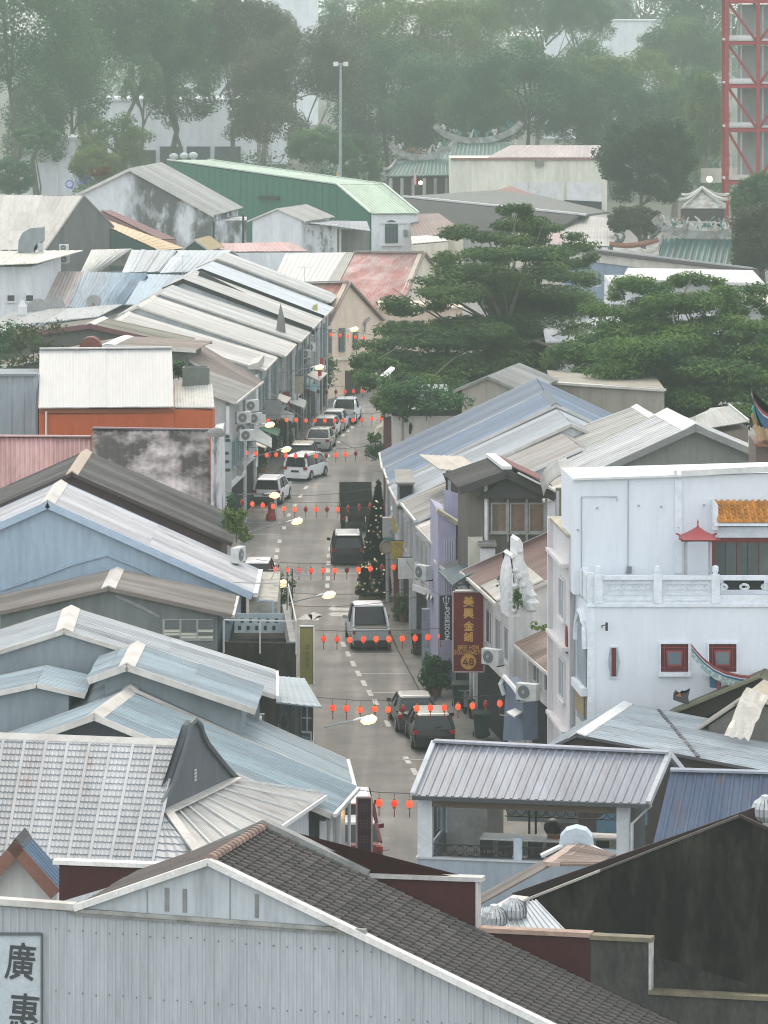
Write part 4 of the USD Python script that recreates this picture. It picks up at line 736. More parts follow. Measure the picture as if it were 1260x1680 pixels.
aw2.part('wall', MB().prism([V(P(492, 366, 424)[0], 424, 0), V(P(553, 366, 424)[0], 424, 0), V(P(553, 366, 424)[0], 432, 0), V(P(492, 366, 424)[0], 432, 0)], UP * P(500, 369, 424)[2]), M('flaking_white_wall', (.5, .52, .53), (.1, .1, .1), .8, st=(1, 1, .5), sc=1.3, lo=.5, hi=.62))
aw2.part('back_wall', MB().prism([V(P(553, 366, 429)[0], 429, 0), V(P(606, 366, 429)[0], 429, 0), V(P(606, 366, 429)[0], 430, 0), V(P(553, 366, 429)[0], 430, 0)], UP * P(553, 376, 429)[2]), CONC)
aw2.part('post', MB().beam(P(558, 420, 424.3), P(558, 376, 424.3), .25, .25, up=V(0, 1, 0)), OFFW)
# roofs between
def strip(name, label, pts, Ys, m, zcut=0.0, wall=None):
    """A low side building: roof polygon at given pixels and depths with a wall down to the ground."""
    pp_ = [P(x, y, Y) for (x, y), Y in zip(pts, Ys)]; t = T(name, label, 'building', V(*pp_[0][:2], 0))
    sheets(t, 'roof_sheet', *pp_, m, w=1.5, pitch=.5, amp=.03)
    t.part('wall', MB().hexa([p * V(1, 1, 0) for p in pp_], [p - UP * .12 for p in pp_]), wall or WHW); return t
strip('side_house', 'maroon sloping roof strip in front of the stained white gable', [(262, 392), (166, 345), (182, 345), (290, 392)], [400, 396, 410, 414], M('maroon_roof', (.16, .06, .06), rough=.6), wall=wallm('dull_red_wall', (.25, .12, .11)))
strip('side_house', 'cream-orange sloping roof below the maroon strip', [(262, 411), (182, 374), (176, 361), (302, 407)], [392, 388, 394, 398], M('cream_orange_roof', (.55, .4, .24), (.4, .3, .2), .5, rough=.6), wall=wallm('bottle_green_wall', (.035, .07, .058), amt=.3))
dG = gable('green_gable_shed', 'tiny dark green gabled shed below the stained white wall', (319, 393), 385.0, 6, .2, wallm('bottle_green_wall', (.035, .07, .058)), M('cream_tile_roof', (.45, .36, .22), sc=1), rt=(344, 411), lt=(297, 411), barge=STEEL, ov=.1)
strip('side_house', 'low faded red roof in front of the white gabled house', [(335, 413), (505, 412), (480, 397), (345, 400)], [388, 388, 397, 397], roofm('pink_red_roof', (.32, .16, .15), (.4, .3, .28), .5, st=RY))

# ================================================================ END OF THE STREET: two beige houses with red roofs
def end_house(name, label, lf, apx, rf, Yl, Ya, Yr, ridge_px, Yb, eave_px, Ye, rm, wall, rows=1):
    Lf, A, R = P(*lf, Yl), P(*apx, Ya), P(*rf, Yr); Bk = P(*ridge_px, Yb); E = P(*eave_px, Ye)
    t = T(name, label, 'building', V(*A[:2], 0)); n = nz(np.cross((R - Lf) * V(1, 1, 0), UP)); n = n if n[1] < 0 else -n
    poly = [Lf * V(1, 1, 0), R * V(1, 1, 0), R - UP * .1, A - UP * .1, Lf - UP * .1]
    t.part('gable_wall', MB().prism(poly, -n * .4), wall)
    sheets(t, 'roof_sheet', Lf + n * .25, E, Bk, A + n * .25, rm, w=1.2, pitch=.3, amp=.06, prof=CORR, rows=rows)
    t.part('rear_roof', MB().prism([A + n * .25, Bk, Bk + (R - A), R + n * .25], UP * -.08), rm)
    t.part('front_wall', MB().prism([Lf * V(1, 1, 0), E * V(1, 1, 0), E - UP * .1, Lf - UP * .1], -n * .3), wall)
    t.part('barge_board', MB().beam(A + n * .26, Lf + n * .26, .12, .14).beam(A + n * .26, R + n * .26, .12, .14), M('grey_brown_edge', (.24, .2, .18)))
    t.part('ridge_cap', MB().beam(A + UP * .08, Bk + UP * .08, .35, .12), M('ridge_grey', (.28, .27, .25)))
    return t, n, lambda x, y, off=0.0: ray(x, y, Lf + n * off, n)
REDT = roofm('faded_red_tile', (.30, .115, .10), (.42, .33, .31), .8, st=(.6, .6, .6), sc=.8, lo=.42, hi=.6, rough=.7)
PNKT = roofm('pink_red_tile', (.36, .17, .15), (.46, .38, .37), .75, st=(.7, .7, .7), sc=.9, lo=.4, hi=.62, rough=.7)
BEW = wallm('beige_wall', (.58, .47, .37), (.26, .23, .19), .4)
tE2, nE2, fE2 = end_house('beige_house', 'rear beige house with patchy pink-red tiled roof and stained cream gable', (653, 508), (693, 414), (737, 470), 338, 343, 349, (582, 414), 350.5, (535, 504), 339.5, PNKT, CRW, rows=8)
sheets(tE2, 'white_roof_sheet', P(430, 500, 340.5), P(512, 503, 340), P(568, 414, 350.6), P(468, 416, 351.5), WRY, w=1.4, pitch=.4, amp=.03)
sheets(tE2, 'valley_sheet', P(512, 503, 340), P(535, 504, 339.5), P(582, 414, 350.6), P(568, 414, 350.7), roofm('grey_dirty_sheet', (.3, .3, .285)), w=1.4)
tE2.part('stain', MB().prism([fE2(x, y, .01) for x, y in ((687, 458), (702, 468), (703, 440), (699, 426), (692, 428), (690, 445))], nE2 * .006), M('green_black_stain', (.2, .2, .15), (.1, .11, .07), .7, sc=2.5, rnd=0))
tE2.part('door', MB().prism([fE2(x, y, .01) for x, y in ((600, 640), (622, 640), (622, 560), (600, 560))], nE2 * .05), DARK)
tE1, nE1, fE1 = end_house('beige_house', 'front beige gabled house closing the street, with three narrow shuttered windows', (535, 533), (570, 463), (626, 525), 311, 316, 322, (494, 465), 322, (470, 530), 314, REDT, BEW, rows=8)
for x0, x1, y0, y1 in ((536, 543, 580, 540), (556, 565, 577, 538), (579, 586, 574, 545)):
    w_ = tE1.part('window', MB().prism([fE1(x0, y0), fE1(x1, y0), fE1(x1, y1), fE1(x0, y1)], nE1 * .1), M('dull_green_frame', (.12, .16, .15)))
    tE1.part('shutter', MB().prism([fE1(x0 + 1, y0 - 2, .1), fE1(x1 - 1, y0 - 2, .1), fE1(x1 - 1, y1 + 2, .1), fE1(x0 + 1, y1 + 2, .1)], nE1 * .02), M('dark_shutter', (.07, .09, .09)), w_)
tE1.part('door', MB().prism([fE1(566, 665), fE1(591, 664), fE1(591, 607), fE1(566, 608)], nE1 * .03), M('dark_doorway', (.035, .03, .028)))
tE1.part('string_course', MB().beam(fE1(538, 590, .06), fE1(622, 586, .06), .14, .2), CRW)
tE1.part('downpipe', MB().tube([fE1(606, 522, .2), fE1(599, 530, .2), fE1(598, 545, .2)], .12), M('pipe_grey', (.22, .23, .24)))
eb = T('beige_house', 'plain beige wing behind the tree at the right of the street end', 'building', P(650, 600, 330) * V(1, 1, 0))
eb.part('wall', MB().prism([P(620, 560, 324) * V(1, 1, 0), P(760, 560, 324) * V(1, 1, 0), P(760, 560, 332) * V(1, 1, 0), P(620, 560, 332) * V(1, 1, 0)], UP * 6.3), BEW)
eb.part('coping', MB().beam(V(P(620, 560, 324)[0], 323.9, 6.36), V(P(760, 560, 324)[0], 323.9, 6.36), .3, .14), CRW)
for k in range(3): window(eb, V(P(625, 560, 324)[0] + .6 + k * 1.0, 324, 4.4), V(1, 0, 0), V(0, -1, 0), .6, .9, M('dull_green_frame', (.12, .16, .15)), cols=1)
# ================================================================ RIGHT SIDE, from near to far
def pz(pts, Y): return [P(x, y, Y) for x, y in pts]
MBRN = M('dark_maroon_brown', (.035, .022, .021), (.018, .013, .012), .6, sc=1.2, rough=.7, spec=.15)
# dark stained gable wall
A0_ = P(1213, 1341, 112); rr0 = nz(V(.25, 1, 0)); fD = lambda x, y, o=0.0: ray(x, y, A0_ + rr0 * o, rr0)
tD = T('dark_wall_house', 'house with a huge soot-black concrete gable wall at the bottom right', 'building', A0_ * V(1, 1, 0))
tD.part('gable_wall', MB().prism([fD(1340, 1400) * V(1, 1, 0), fD(1340, 1400), fD(1213, 1341), fD(858, 1480), fD(830, 1560), fD(830, 1560) * V(1, 1, 0)], rr0 * .25), DCONC)
tD.part('coping', MB().beam(fD(1212, 1338, -.05), fD(985, 1428, -.05), .1, .05), M('dark_coping_light', (.09, .075, .07), sc=2))
tD.part('coping', MB().beam(fD(985, 1428, -.05), fD(856, 1479, -.05), .14, .06), M('coping_pale_edge', (.34, .32, .29), sc=2))
tD.part('coping', MB().beam(fD(1213, 1338, -.05), fD(1340, 1396, -.05), .12, .08), MBRN)
tD.part('roof_slope', MB().prism([fD(1300, 1312, 1.4), fD(840, 1478, 1.4), fD(790, 1500, 3.0), fD(1300, 1300, 3.0)], UP * -.2), MBRN)
tD.part('fascia', MB().prism([fD(1300, 1303, 1.3), fD(1300, 1335, 1.3), fD(850, 1492, 1.3), fD(840, 1466, 1.3)], rr0 * .1), MBRN)
tD.part('rear_wall', MB().prism([fD(1340, 1400, .3) * V(1, 1, 0), fD(860, 1480, .3) * V(1, 1, 0), fD(860, 1480, 5) * V(1, 1, 0), fD(1340, 1400, 5) * V(1, 1, 0)], UP * 3.5), DCONC)
# white sheet roof with spinning ventilators
tv = T('low_white_roof', 'low pale metal roof wedged between the maroon parapet and the black gable', 'building', P(850, 1560, 109) * V(1, 1, 0))
sheets(tv, 'roof_sheet', P(760, 1560, 107.6), P(960, 1560, 107.6), P(880, 1478, 111.6), P(788, 1490, 111.6), roofm('pale_blue_white', (.45, .49, .52), st=RY), w=.8, pitch=.2)
tv.part('wall', MB().prism([V(P(770, 1560, 107.8)[0], 107.8, 0), V(P(950, 1560, 107.8)[0], 107.8, 0), V(P(900, 1560, 111.5)[0], 111.5, 0), V(P(795, 1560, 111.5)[0], 111.5, 0)], UP * 4.9), DCONC)
tv.part('flashing', MB().beam(P(784, 1530, 109.6) + UP * .3, P(855, 1477, 111.7) + UP * .1, .5, .06), OFFW)
def whirly(label, o, r):
    t = T('whirlybird_ventilator', label, 'ventilator', o, 'whirlybird ventilators on the low white roof'); zn = M('vent_zinc', (.42, .44, .45), (.25, .26, .27), .6, sc=6, rough=.4, metal=.5, rnd=0)
    t.part('collar', MB().lathe([(r * .75, -.35), (r * .7, .1)], o, 14), zn)
    for k in range(18):
        a = k * math.pi / 9; q = []
        for z, rr in ((.1, .75), (.25, 1.0), (.45, 1.02), (.6, .85), (.72, .4)):
            q += [o + V(math.cos(a) * r * rr, math.sin(a) * r * rr, z * r / .38), o + V(math.cos(a + .28) * r * rr * .93, math.sin(a + .28) * r * rr * .93, z * r / .38)]
        t.part('vane', MB().add(q, [(2 * i, 2 * i + 1, 2 * i + 3, 2 * i + 2) for i in range(4)]), zn)
    t.part('cap', MB().lathe([(r * .45, .7 * r / .38), (r * .3, .78 * r / .38), (.02, .8 * r / .38)], o, 14), zn)
whirly('upright zinc whirlybird ventilator, the taller one below the black gable', P(843, 1515, 110.4), .36)
whirly('zinc whirlybird ventilator half hidden behind the red-brown parapet', P(811, 1528, 109.2), .36)
whirly('zinc whirlybird ventilator at the right edge above the black gable', P(1256, 1352, 113.4), .4)
# small brown roof with rounded white ridge end
A1_ = P(948, 1386, 119); r1_ = nz(V(-.16, -1, 0))
tR = T('brown_ridge_house', 'brown-tiled low house with rounded pale blue ridge hood', 'building', A1_ * V(1, 1, 0))
q = lambda x, y, Y: P(x, y, Y)
sheets(tR, 'roof_sheet', q(782, 1486, 117), q(790, 1468, 119), q(938, 1386, 119), q(905, 1418, 115.2), roofm('grey_brown_corr', (.24, .21, .185), (.12, .1, .09), .6), w=.7, pitch=.14, amp=.03, prof=CORR)
sheets(tR, 'roof_sheet', q(1010, 1404, 118.5), q(985, 1418, 115), q(905, 1418, 115.2), q(950, 1386, 119), roofm('ridged_brown_tile', (.2, .145, .115), (.1, .07, .06), .6), w=.7, pitch=.2, amp=.07, prof=CORR)
tR.part('ridge_cap', MB().beam(q(948, 1388, 119), q(905, 1418, 115.2), .5, .12), M('brown_pale_cap', (.4, .3, .25), (.2, .14, .12), .6, sc=3))
hc = q(945, 1386, 119.1); hd = MB().prism([hc + V(-.52, 0, -.1), hc + V(-.48, 0, .22), hc + V(-.3, 0, .42), hc + V(0, 0, .5), hc + V(.3, 0, .42), hc + V(.48, 0, .22), hc + V(.52, 0, -.1)], V(.05, .6, 0)); tR.part('ridge_hood', hd, M('pale_blue_hood', (.45, .52, .57), sc=2, rnd=0))
for s_ in (-1, 1): tR.part('hood_flashing', MB().beam(hc + V(s_ * .4, -.05, .0), hc + V(s_ * 1.05, -.05, -.32), .3, .08), WHITE)
tR.part('wall', MB().prism([V(q(800, 1480, 117)[0], 117.2, 0), V(q(985, 1420, 115.6)[0], 115.6, 0), V(q(985, 1420, 119)[0], 119, 0), V(q(810, 1480, 119)[0], 119, 0)], UP * 4.2), MBRN)
# --------------------------------------------------- restaurant with verandah
zEv = 5.75
a, b = G(677, 1305, zEv), G(1064, 1319, zEv); zRg = 6.95; c, e = G(1098, 1238, zRg), G(712, 1219, zRg)
GV = roofm('grey_violet_rib', (.25, .265, .305), (.17, .18, .21), .6, st=RY, rough=.45, rnd=.07)
tq = T('restaurant', 'blue-grey corner restaurant with open upstairs dining room under a ribbed grey roof', 'building', V(*a[:2], 0))
for i in range(14):
    u0, u1 = i / 14, (i + 1) / 14
    sheets(tq, 'roof_panel', lerp(a, b, u0), lerp(a, b, u1), lerp(e, c, u1), lerp(e, c, u0), GV, w=9, pitch=.27, amp=.04, jit=.006, ragged=.01)
ud = nz((b - a) * V(1, 1, 0)); nd = V(ud[1], -ud[0], 0)
tq.part('ridge_cap', MB().beam(e + UP * .08, c + UP * .08, .34, .07), GV)
bk = [e * 2 - a, c * 2 - b]; bk[0][2] = bk[1][2] = zEv
tq.part('rear_roof', MB().prism([e, c, bk[1], bk[0]], UP * -.07), GV)
for p, q_ in ((a, e), (b, c)): tq.part('barge_board', MB().beam(p + UP * .02, q_ + UP * .02, .16, .18), M('pale_grey_verge', (.5, .52, .54), sc=1.5))
tq.part('barge_board', MB().beam(c + UP * .02, bk[1] + UP * .02, .16, .18), M('pale_grey_verge', (.5, .52, .54)))
gutter(tq, a - nd * -.04, b - nd * -.04, M('dark_gutter', (.06, .065, .07)), .14)
w0 = a * V(1, 1, 0) + ud * .08 - nd * .45; Wd = np.linalg.norm((b - a)[:2]) - .75; dpt = 4.6
at = lambda u, dd, z: w0 + ud * u - nd * dd + UP * z
REB = wallm('restaurant_blue_grey', (.31, .355, .40), (.2, .23, .26), .35)
zs, zl = 3.62, 5.30
tq.part('parapet_wall', MB().prism([at(0, 0, 0), at(Wd, 0, 0), at(Wd, .2, 0), at(0, .2, 0)], UP * zs), REB)
tq.part('side_wall', MB().prism([at(0, .202, 0), at(.2, .202, 0), at(.2, dpt, 0), at(0, dpt, 0)], UP * zs), REB)
tq.part('floor', MB().prism([at(.2, .2, 2.85), at(Wd - .2, .2, 2.85), at(Wd - .2, dpt, 2.85), at(.2, dpt, 2.85)], UP * .1), M('dining_floor', (.55, .52, .46), sc=1))
tq.part('sill', MB().beam(at(-.05, .1, zs + .03), at(Wd, .1, zs + .03), .28, .06), M('pale_sill', (.55, .58, .6)))
for u, wdt in ((.0, .48), (Wd - .42, .42)):
    tq.part('pillar', MB().prism([at(u, .02, zs + .06), at(u + wdt, .02, zs + .06), at(u + wdt, .32, zs + .06), at(u, .32, zs + .06)], UP * (zEv - zs - .1)), M('pillar_white', (.6, .63, .65), (.4, .42, .43), .4, sc=1.5))
tq.part('side_post', MB().prism([at(0, dpt - .25, zs), at(.2, dpt - .25, zs), at(.2, dpt, zs), at(0, dpt, zs)], UP * (zEv - zs)), REB)
tq.part('glass_screen', MB().prism([at(.05, .4, zs + .06), at(.05, dpt - .3, zs + .06), at(.05, dpt - .3, zEv - .1), at(.05, .4, zEv - .1)], ud * .02), _mats.get('clear_pane') or UsdShade.Material.Get(stage, '/World/Looks/clear_pane'))
tq.part('lintel', MB().prism([at(.49, .04, zl), at(Wd - .43, .04, zl), at(Wd - .43, .2, zl), at(.49, .2, zl)], UP * .28), M('brown_lintel', (.17, .13, .10), sc=2))
tq.part('sub_post', MB().prism([at(3.15, .03, zs + .06), at(3.42, .03, zs + .06), at(3.42, .22, zs + .06), at(3.15, .22, zs + .06)], UP * .72), M('post_pale_blue', (.42, .5, .55)))
tq.part('sub_post', MB().prism([at(6.0, .03, zs + .06), at(6.8, .03, zs + .06), at(6.8, .22, zs + .06), at(6.0, .22, zs + .06)], UP * .45), M('post_pale_blue', (.42, .5, .55)))
for u in (3.18, 3.40): tq.part('steel_post', MB().beam(at(u, dpt - 1.2, 2.95), at(u, dpt - 1.2, zEv), .07, .07, up=V(0, 1, 0)), BLACK)
def rings(u0, u1, dd, z, nm):
    mb = MB(); mb.beam(at(u0, dd, z), at(u1, dd, z), .035, .035).beam(at(u0, dd, z + .36), at(u1, dd, z + .36), .035, .035)
    n = int((u1 - u0) / .34)
    for k in range(n):
        cc = at(u0 + .2 + k * .34, dd, z + .18); mb.tube([cc + ud * (.15 * math.cos(s)) + UP * (.15 * math.sin(s)) for s in np.linspace(0, 2 * math.pi, 11)], .014, 4)
    tq.part(nm, mb, BLACK)
rings(.5, 3.15, .12, zs + .1, 'front_railing'); rings(3.42, 6.0, .12, zs + .1, 'front_railing'); rings(2.2, Wd - .4, dpt - .1, zs + .55, 'rear_railing')
tq.part('rear_wall', MB().prism([at(.2, dpt - .2, 0), at(Wd - .2, dpt - .2, 0), at(Wd - .2, dpt, 0), at(.2, dpt, 0)], UP * 3.55), M('rear_wall_pale', (.5, .5, .47), sc=1))
tq.part('inner_wall', MB().prism([at(.25, dpt - .3, 2.96), at(1.75, dpt - .3, 2.96), at(1.75, dpt - .1, 2.96), at(.25, dpt - .1, 2.96)], UP * 2.7), M('inner_wall_white', (.62, .62, .59), sc=1))
tq.part('inner_wall', MB().prism([at(1.76, dpt - 1.1, 2.96), at(2.15, dpt - 1.1, 2.96), at(2.15, dpt - .1, 2.96), at(1.76, dpt - .1, 2.96)], UP * 2.7), M('inner_wall_dark', (.3, .28, .26), sc=1))
tq.part('downpipe', MB().tube([b - UP * .1 - nd * .3 + ud * .05, at(Wd + .1, -.1, zs + 1.4), at(Wd + .1, -.1, 0)], .06), WHITE)
tq.part('end_wall', MB().prism([at(Wd - .2, .33, 0), at(Wd, .33, 0), at(Wd, dpt, 0), at(Wd - .2, dpt, 0)], UP * zEv), M('dark_end_wall', (.05, .055, .06)))
def table(label, u, dd, w_, d_):
    t = T('dining_table', label, 'table', at(u, dd, 2.95)); o = at(u, dd, 2.95)
    t.part('tabletop', MB().prism([o + UP * .95, o + ud * w_ + UP * .95, o + ud * w_ - nd * d_ + UP * .95, o - nd * d_ + UP * .95], UP * .05), M('table_white', (.85, .84, .8), sc=1))
    for i in (.06, w_ - .12):
        for j in (.06, d_ - .12): t.part('leg', MB().beam(o + ud * (i + .03) - nd * (j + .03), o + ud * (i + .03) - nd * (j + .03) + UP * .95, .06, .06, up=V(0, 1, 0)), BLACK)
    return o
def chair(label, u, dd, rot=0):
    t = T('dining_chair', label, 'chair', at(u, dd, 2.95), 'black chairs around the restaurant tables'); o = at(u, dd, 2.95)
    t.part('seat', MB().prism([o + UP * .5, o + ud * .42 + UP * .5, o + ud * .42 - nd * .4 + UP * .5, o - nd * .4 + UP * .5], UP * .05), BLACK)
    t.part('backrest', MB().prism([o + UP * .74, o + ud * .42 + UP * .74, o + ud * .42 + UP * 1.05, o + UP * 1.05], nd * .03), BLACK)
    for i in (0.02, .38):
        t.part('leg', MB().beam(o + ud * i, o + ud * i + UP * 1.05, .035, .035, up=V(0, 1, 0)), BLACK); t.part('leg', MB().beam(o + ud * i - nd * .37, o + ud * i - nd * .37 + UP * .5, .035, .035, up=V(0, 1, 0)), BLACK)
to = table('long white dining table in the open upstairs dining room', 1.75, 1.9, 3.2, .9)
table('smaller white table at the back right of the dining room', 5.2, 2.6, 1.6, .8)
for k, u in enumerate((1.85, 2.45, 3.5, 4.05)): chair(f'{ORD[k]} black dining chair from the left before the long white table', u, 1.35)
for k, u in enumerate((5.0, 5.6)): chair(('left', 'right')[k] + ' black dining chair in front of the smaller white table', u, 2.0)
single('menu_box', MB().obox(to + ud * 2.2 - nd * .3 + UP * 1.0, ud * .42, UP * .12, -nd * .2), M('wood_brown', (.2, .1, .05)), 'small brown box on the long white table', 'box')
single('cushion_bundle', MB().tri(trimesh.creation.icosphere(subdivisions=2, radius=.3), at(3.9, dpt - .7, 3.98)), BLACK, 'dark cushion-like bundle behind the long table', 'cushion')
single('blue_tarpaulin', MB().prism([at(5.2, dpt + .6, 3.3), at(6.9, dpt + .6, 3.9), at(6.9, dpt + .6, 4.7), at(6.3, dpt + .6, 4.75), at(5.2, dpt + .6, 4.0)], -nd * .05), M('tarp_blue', (.16, .3, .42), sc=2), 'blue tarpaulin sloping behind the rear railing of the restaurant', 'tarpaulin')
tq.part('rear_panel', MB().prism([at(2.2, dpt + .4, 3.9), at(4.6, dpt + .4, 3.9), at(4.6, dpt + .4, 4.6), at(2.2, dpt + .4, 4.6)], -nd * .05), M('panel_grey_blue', (.28, .32, .34), sc=2))
# dark blue roof to its right
slope_front('shophouse', 'steep dark blue ribbed roof right of the restaurant', 4.4, 6.7, (1068, 1400), (1330, 1415), (1330, 1272), (1100, 1266), roofm('deep_blue_rib', (.07, .095, .15), (.14, .17, .23), .5, st=RY, rough=.4), MBRN, pitch=.3, amp=.05, prof=TRAP, rcap=M('blue_cap', (.25, .28, .33)))
# long striped roof with seam behind restaurant
dst = gable('shophouse', 'pale ribbed roof with a jagged seam and white ridge cap behind the restaurant', (946, 1206), 140.0, 6.5, .33, M('dark_brown_gable', (.05, .04, .038)), roofm('pale_blue_rib', (.38, .42, .445), (.25, .28, .3), .6), rt=(1270, 1268), lt=(880, 1236), barge=M('seam_dark', (.09, .09, .1)), ridge=WHITE, ov=.2, pitch=.3, amp=.05, cap_w=.35, bh=.1)
sg = dst; s0, s1 = lerp(sg['A'], sg['R'], .62) + UP * .06, lerp(sg['B'], sg['RB'], .18) + UP * .06
for k in range(9): sg['t'].part('seam_step', MB().beam(lerp(s0, s1, k / 9), lerp(s0, s1, (k + .8) / 9), .12, .05), M('seam_dark', (.09, .09, .1)))
# olive ridge beam, plastic-patched roof, swallow-tail ridge
dO = gable('shophouse', 'olive-capped roof with patched plastic sheeting at the right edge', (1246, 1113), 146.0, 5.0, .2, M('grey_brown_gable', (.16, .15, .135), sc=1.5), roofm('olive_sheet_dark', (.15, .145, .10)), rt=(1330, 1150), lt=(1060, 1190), barge=M('dark_brown_barge', (.045, .035, .03)), ridge=None, ov=.9, bh=.55, pitch=.4)
dO['t'].part('olive_cap', MB().beam(dO['A'] - dO['r'] * .1 + UP * .1, dO['L'] - dO['r'] * .1 + UP * .1, .55, .1), M('olive_cap_paint', (.17, .165, .105), (.08, .08, .05), .6, sc=2))
dP = gable('shophouse', 'house with yellowish plastic sheets tied over its ridge below the olive cap', (1226, 1142), 142.5, 3.0, .3, M('grey_brown_gable', (.16, .15, .135)), roofm('cream_corr_sheet', (.42, .40, .34), (.3, .28, .24)), rt=(1350, 1190), lt=(1140, 1200), ridge=M('yellow_plastic', (.5, .43, .33), (.35, .3, .24), .6, sc=3), ov=.1, pitch=.25, cap_w=.6)
pm = M('crumpled_plastic', (.6, .56, .49), (.4, .37, .33), .6, sc=4, rough=.35)
vs, fs = [], []; pb = [P(1225, 1135, 142.3), P(1188, 1215, 140.8), P(1228, 1222, 140.8), P(1262, 1150, 142.3)]
for i in range(7):
    for j in range(7):
        p = lerp(lerp(pb[0], pb[3], i / 6), lerp(pb[1], pb[2], i / 6), j / 6); vs.append(p + V(0, rng.uniform(-.08, .08), .18 + rng.uniform(-.07, .07)))
single('plastic_sheet', MB().add(vs, [(i * 7 + j, i * 7 + j + 1, i * 7 + j + 8, i * 7 + j + 7) for i in range(6) for j in range(6)]), pm, 'crumpled translucent plastic sheet hanging over the ridge at the right', 'plastic sheet')
def swallow(name, label, pts, Y, hb_, cols):
    o = P(*pts[0], Y); t = T(name, label, 'roof ornament', o * V(1, 1, 1))
    q = [P(x, y, Y) for x, y in pts]
    for i, (off, th, mm) in enumerate(cols):
        mb = MB()
        for u, v in zip(q[:-1], q[1:]): mb.prism([u - UP * off, v - UP * off, v - UP * (off + th), u - UP * (off + th)], V(0, .3 - .06 * i, 0))
        t.part(('rail', 'white_line', 'ridge_band', 'ridge_base')[i], mb, mm)
    return t
RED = plain('temple_red', (.2, .028, .03), .6); BLU = M('temple_blue', (.045, .10, .18), sc=3); TGR = M('temple_green', (.03, .2, .15), sc=3)
ts_ = swallow('swallowtail_ridge', 'curved red, white and blue swallow-tail roof ridge in front of the red windows', [(1135, 1058), (1143, 1068), (1155, 1081), (1170, 1093), (1190, 1103), (1215, 1109), (1250, 1112)], 147.0, 0, [(0, .08, RED), (.08, .03, WHITE), (.11, .08, BLU), (.19, .26, M('temple_pattern', (.2, .3, .3), (.5, .5, .45), .8, sc=8, lo=.5, hi=.55))])
ts_.part('blue_panel', MB().prism([P(1165, 1102, 147.1), P(1183, 1110, 147.1), P(1183, 1130, 147.1), P(1165, 1128, 147.1)], V(0, .2, 0)), BLU); ts_.part('red_panel', MB().prism([P(1176.5, 1106, 147.05), P(1182, 1108, 147.05), P(1182, 1132, 147.05), P(1176.5, 1130, 147.05)], V(0, .04, 0)), RED)
o = P(1118, 1155, 146.4); t = T('ridge_figure', 'small dark bird-like ridge ornament on the olive roof edge', 'roof ornament', o)
t.part('body', MB().tri(trimesh.creation.icosphere(subdivisions=2, radius=1), o + V(0, 0, .18)) if False else MB().prism([o + V(-.3, 0, .15), o + V(.3, 0, -.05), o + V(.25, 0, .25), o + V(.32, 0, .55), o + V(.18, 0, .4), o + V(.05, 0, .48), o + V(0, 0, .3), o + V(-.2, 0, .5), o + V(-.28, 0, .38)], V(0, .2, 0)), M('dark_ceramic', (.07, .07, .08))); t.part('crest', MB().prism([o + V(-.2, -.02, .3), o + V(.0, -.02, .25), o + V(-.05, -.02, .45)], V(0, .05, 0)), plain('rust_orange', (.3, .12, .05)))

# --------------------------------------------------- white building with terrace balustrade
YW = 148.0
BW_ = wallm('bright_white_render', (.64, .675, .715), (.47, .505, .54), .25, lo=.5, fine=.04)
XL, XR = P(965, 0, YW)[0], P(1310, 0, YW)[0]; zT = P(0, 990, YW)[2]; zRail = P(0, 945, YW)[2]
tw = T('white_building', 'white corner building with carved terrace balustrade, red windows and side arch', 'building', V(XL, YW, 0))
XL2, Y2 = P(946, 0, 151.0)[0], 151.0
foot = [V(XL, YW, 0), V(XR, YW, 0), V(XR, YW + 5, 0), V(XL2 - .25, YW + 5, 0), V(XL2, Y2, 0)]
tw.part('lower_wall', MB().prism(foot, UP * zT), BW_)
YU = 150.2; zU = P(0, 786, YU)[2]; XU = P(940, 0, YU)[0] + .02
fu = lambda x, y, off=0: ray(x, y, V(0, YU - off, 0), V(0, 1, 0)); fl = lambda x, y, off=0: ray(x, y, V(0, YW - off, 0), V(0, 1, 0))
tw.part('upper_wall', MB().prism([V(XU, YU, zT + .001), V(XR, YU, zT + .001), V(XR, YU, P(0, 776, YU)[2]), V(XU, YU, zU)], V(-.3, 3.6, 0)), BW_)
tw.part('coping', MB().beam(fu(938, 787, -.1) + UP * .04, fu(1118, 781, -.1) + UP * .04, .5, .08), WHITE); tw.part('coping', MB().beam(fu(1118, 781, -.1) + UP * .12, fu(1310, 770, -.1) + UP * .1, .5, .22), M('coping_white_grey', (.6, .6, .58)))
mold = M('moulding_white', (.66, .70, .735), (.4, .44, .47), .5, sc=3, rough=.7, rnd=0)
# wall seams, conduit, door outline
for pl in ([(954, 945), (954, 815), (1012, 815), (1012, 822)], [(1031, 788), (1030, 935), (1026, 940)]):
    tw.part('conduit', MB().tube([fu(x, y, .03) for x, y in pl], .018, 5), M('conduit_grey', (.35, .38, .4)))
for x, y in ((948, 870), (1113, 866), (980, 834), (1048, 830), (1085, 832), (1155, 829)): tw.part('bolt', MB().lathe([(.05, 0), (.03, .04)], fu(x, y, .03), 8), plain('bolt_grey', (.25, .27, .28)))
tw.part('pier', MB().prism([fu(1107, 940), fu(1119, 940), fu(1119, 787), fu(1107, 787)], V(0, -.06, 0)), mold)
tw.part('socket_box', MB().prism([fu(1028, 940), fu(1036, 940), fu(1036, 929), fu(1028, 929)], V(0, -.12, 0)), M('wall_box_grey', (.2, .21, .22)))
tw.part('floodlight', MB().prism([fu(1107, 782, 0) + UP * 0, fu(1112, 783), fu(1110, 771), fu(1105, 772)], V(0, -.1, 0)), WHITE)
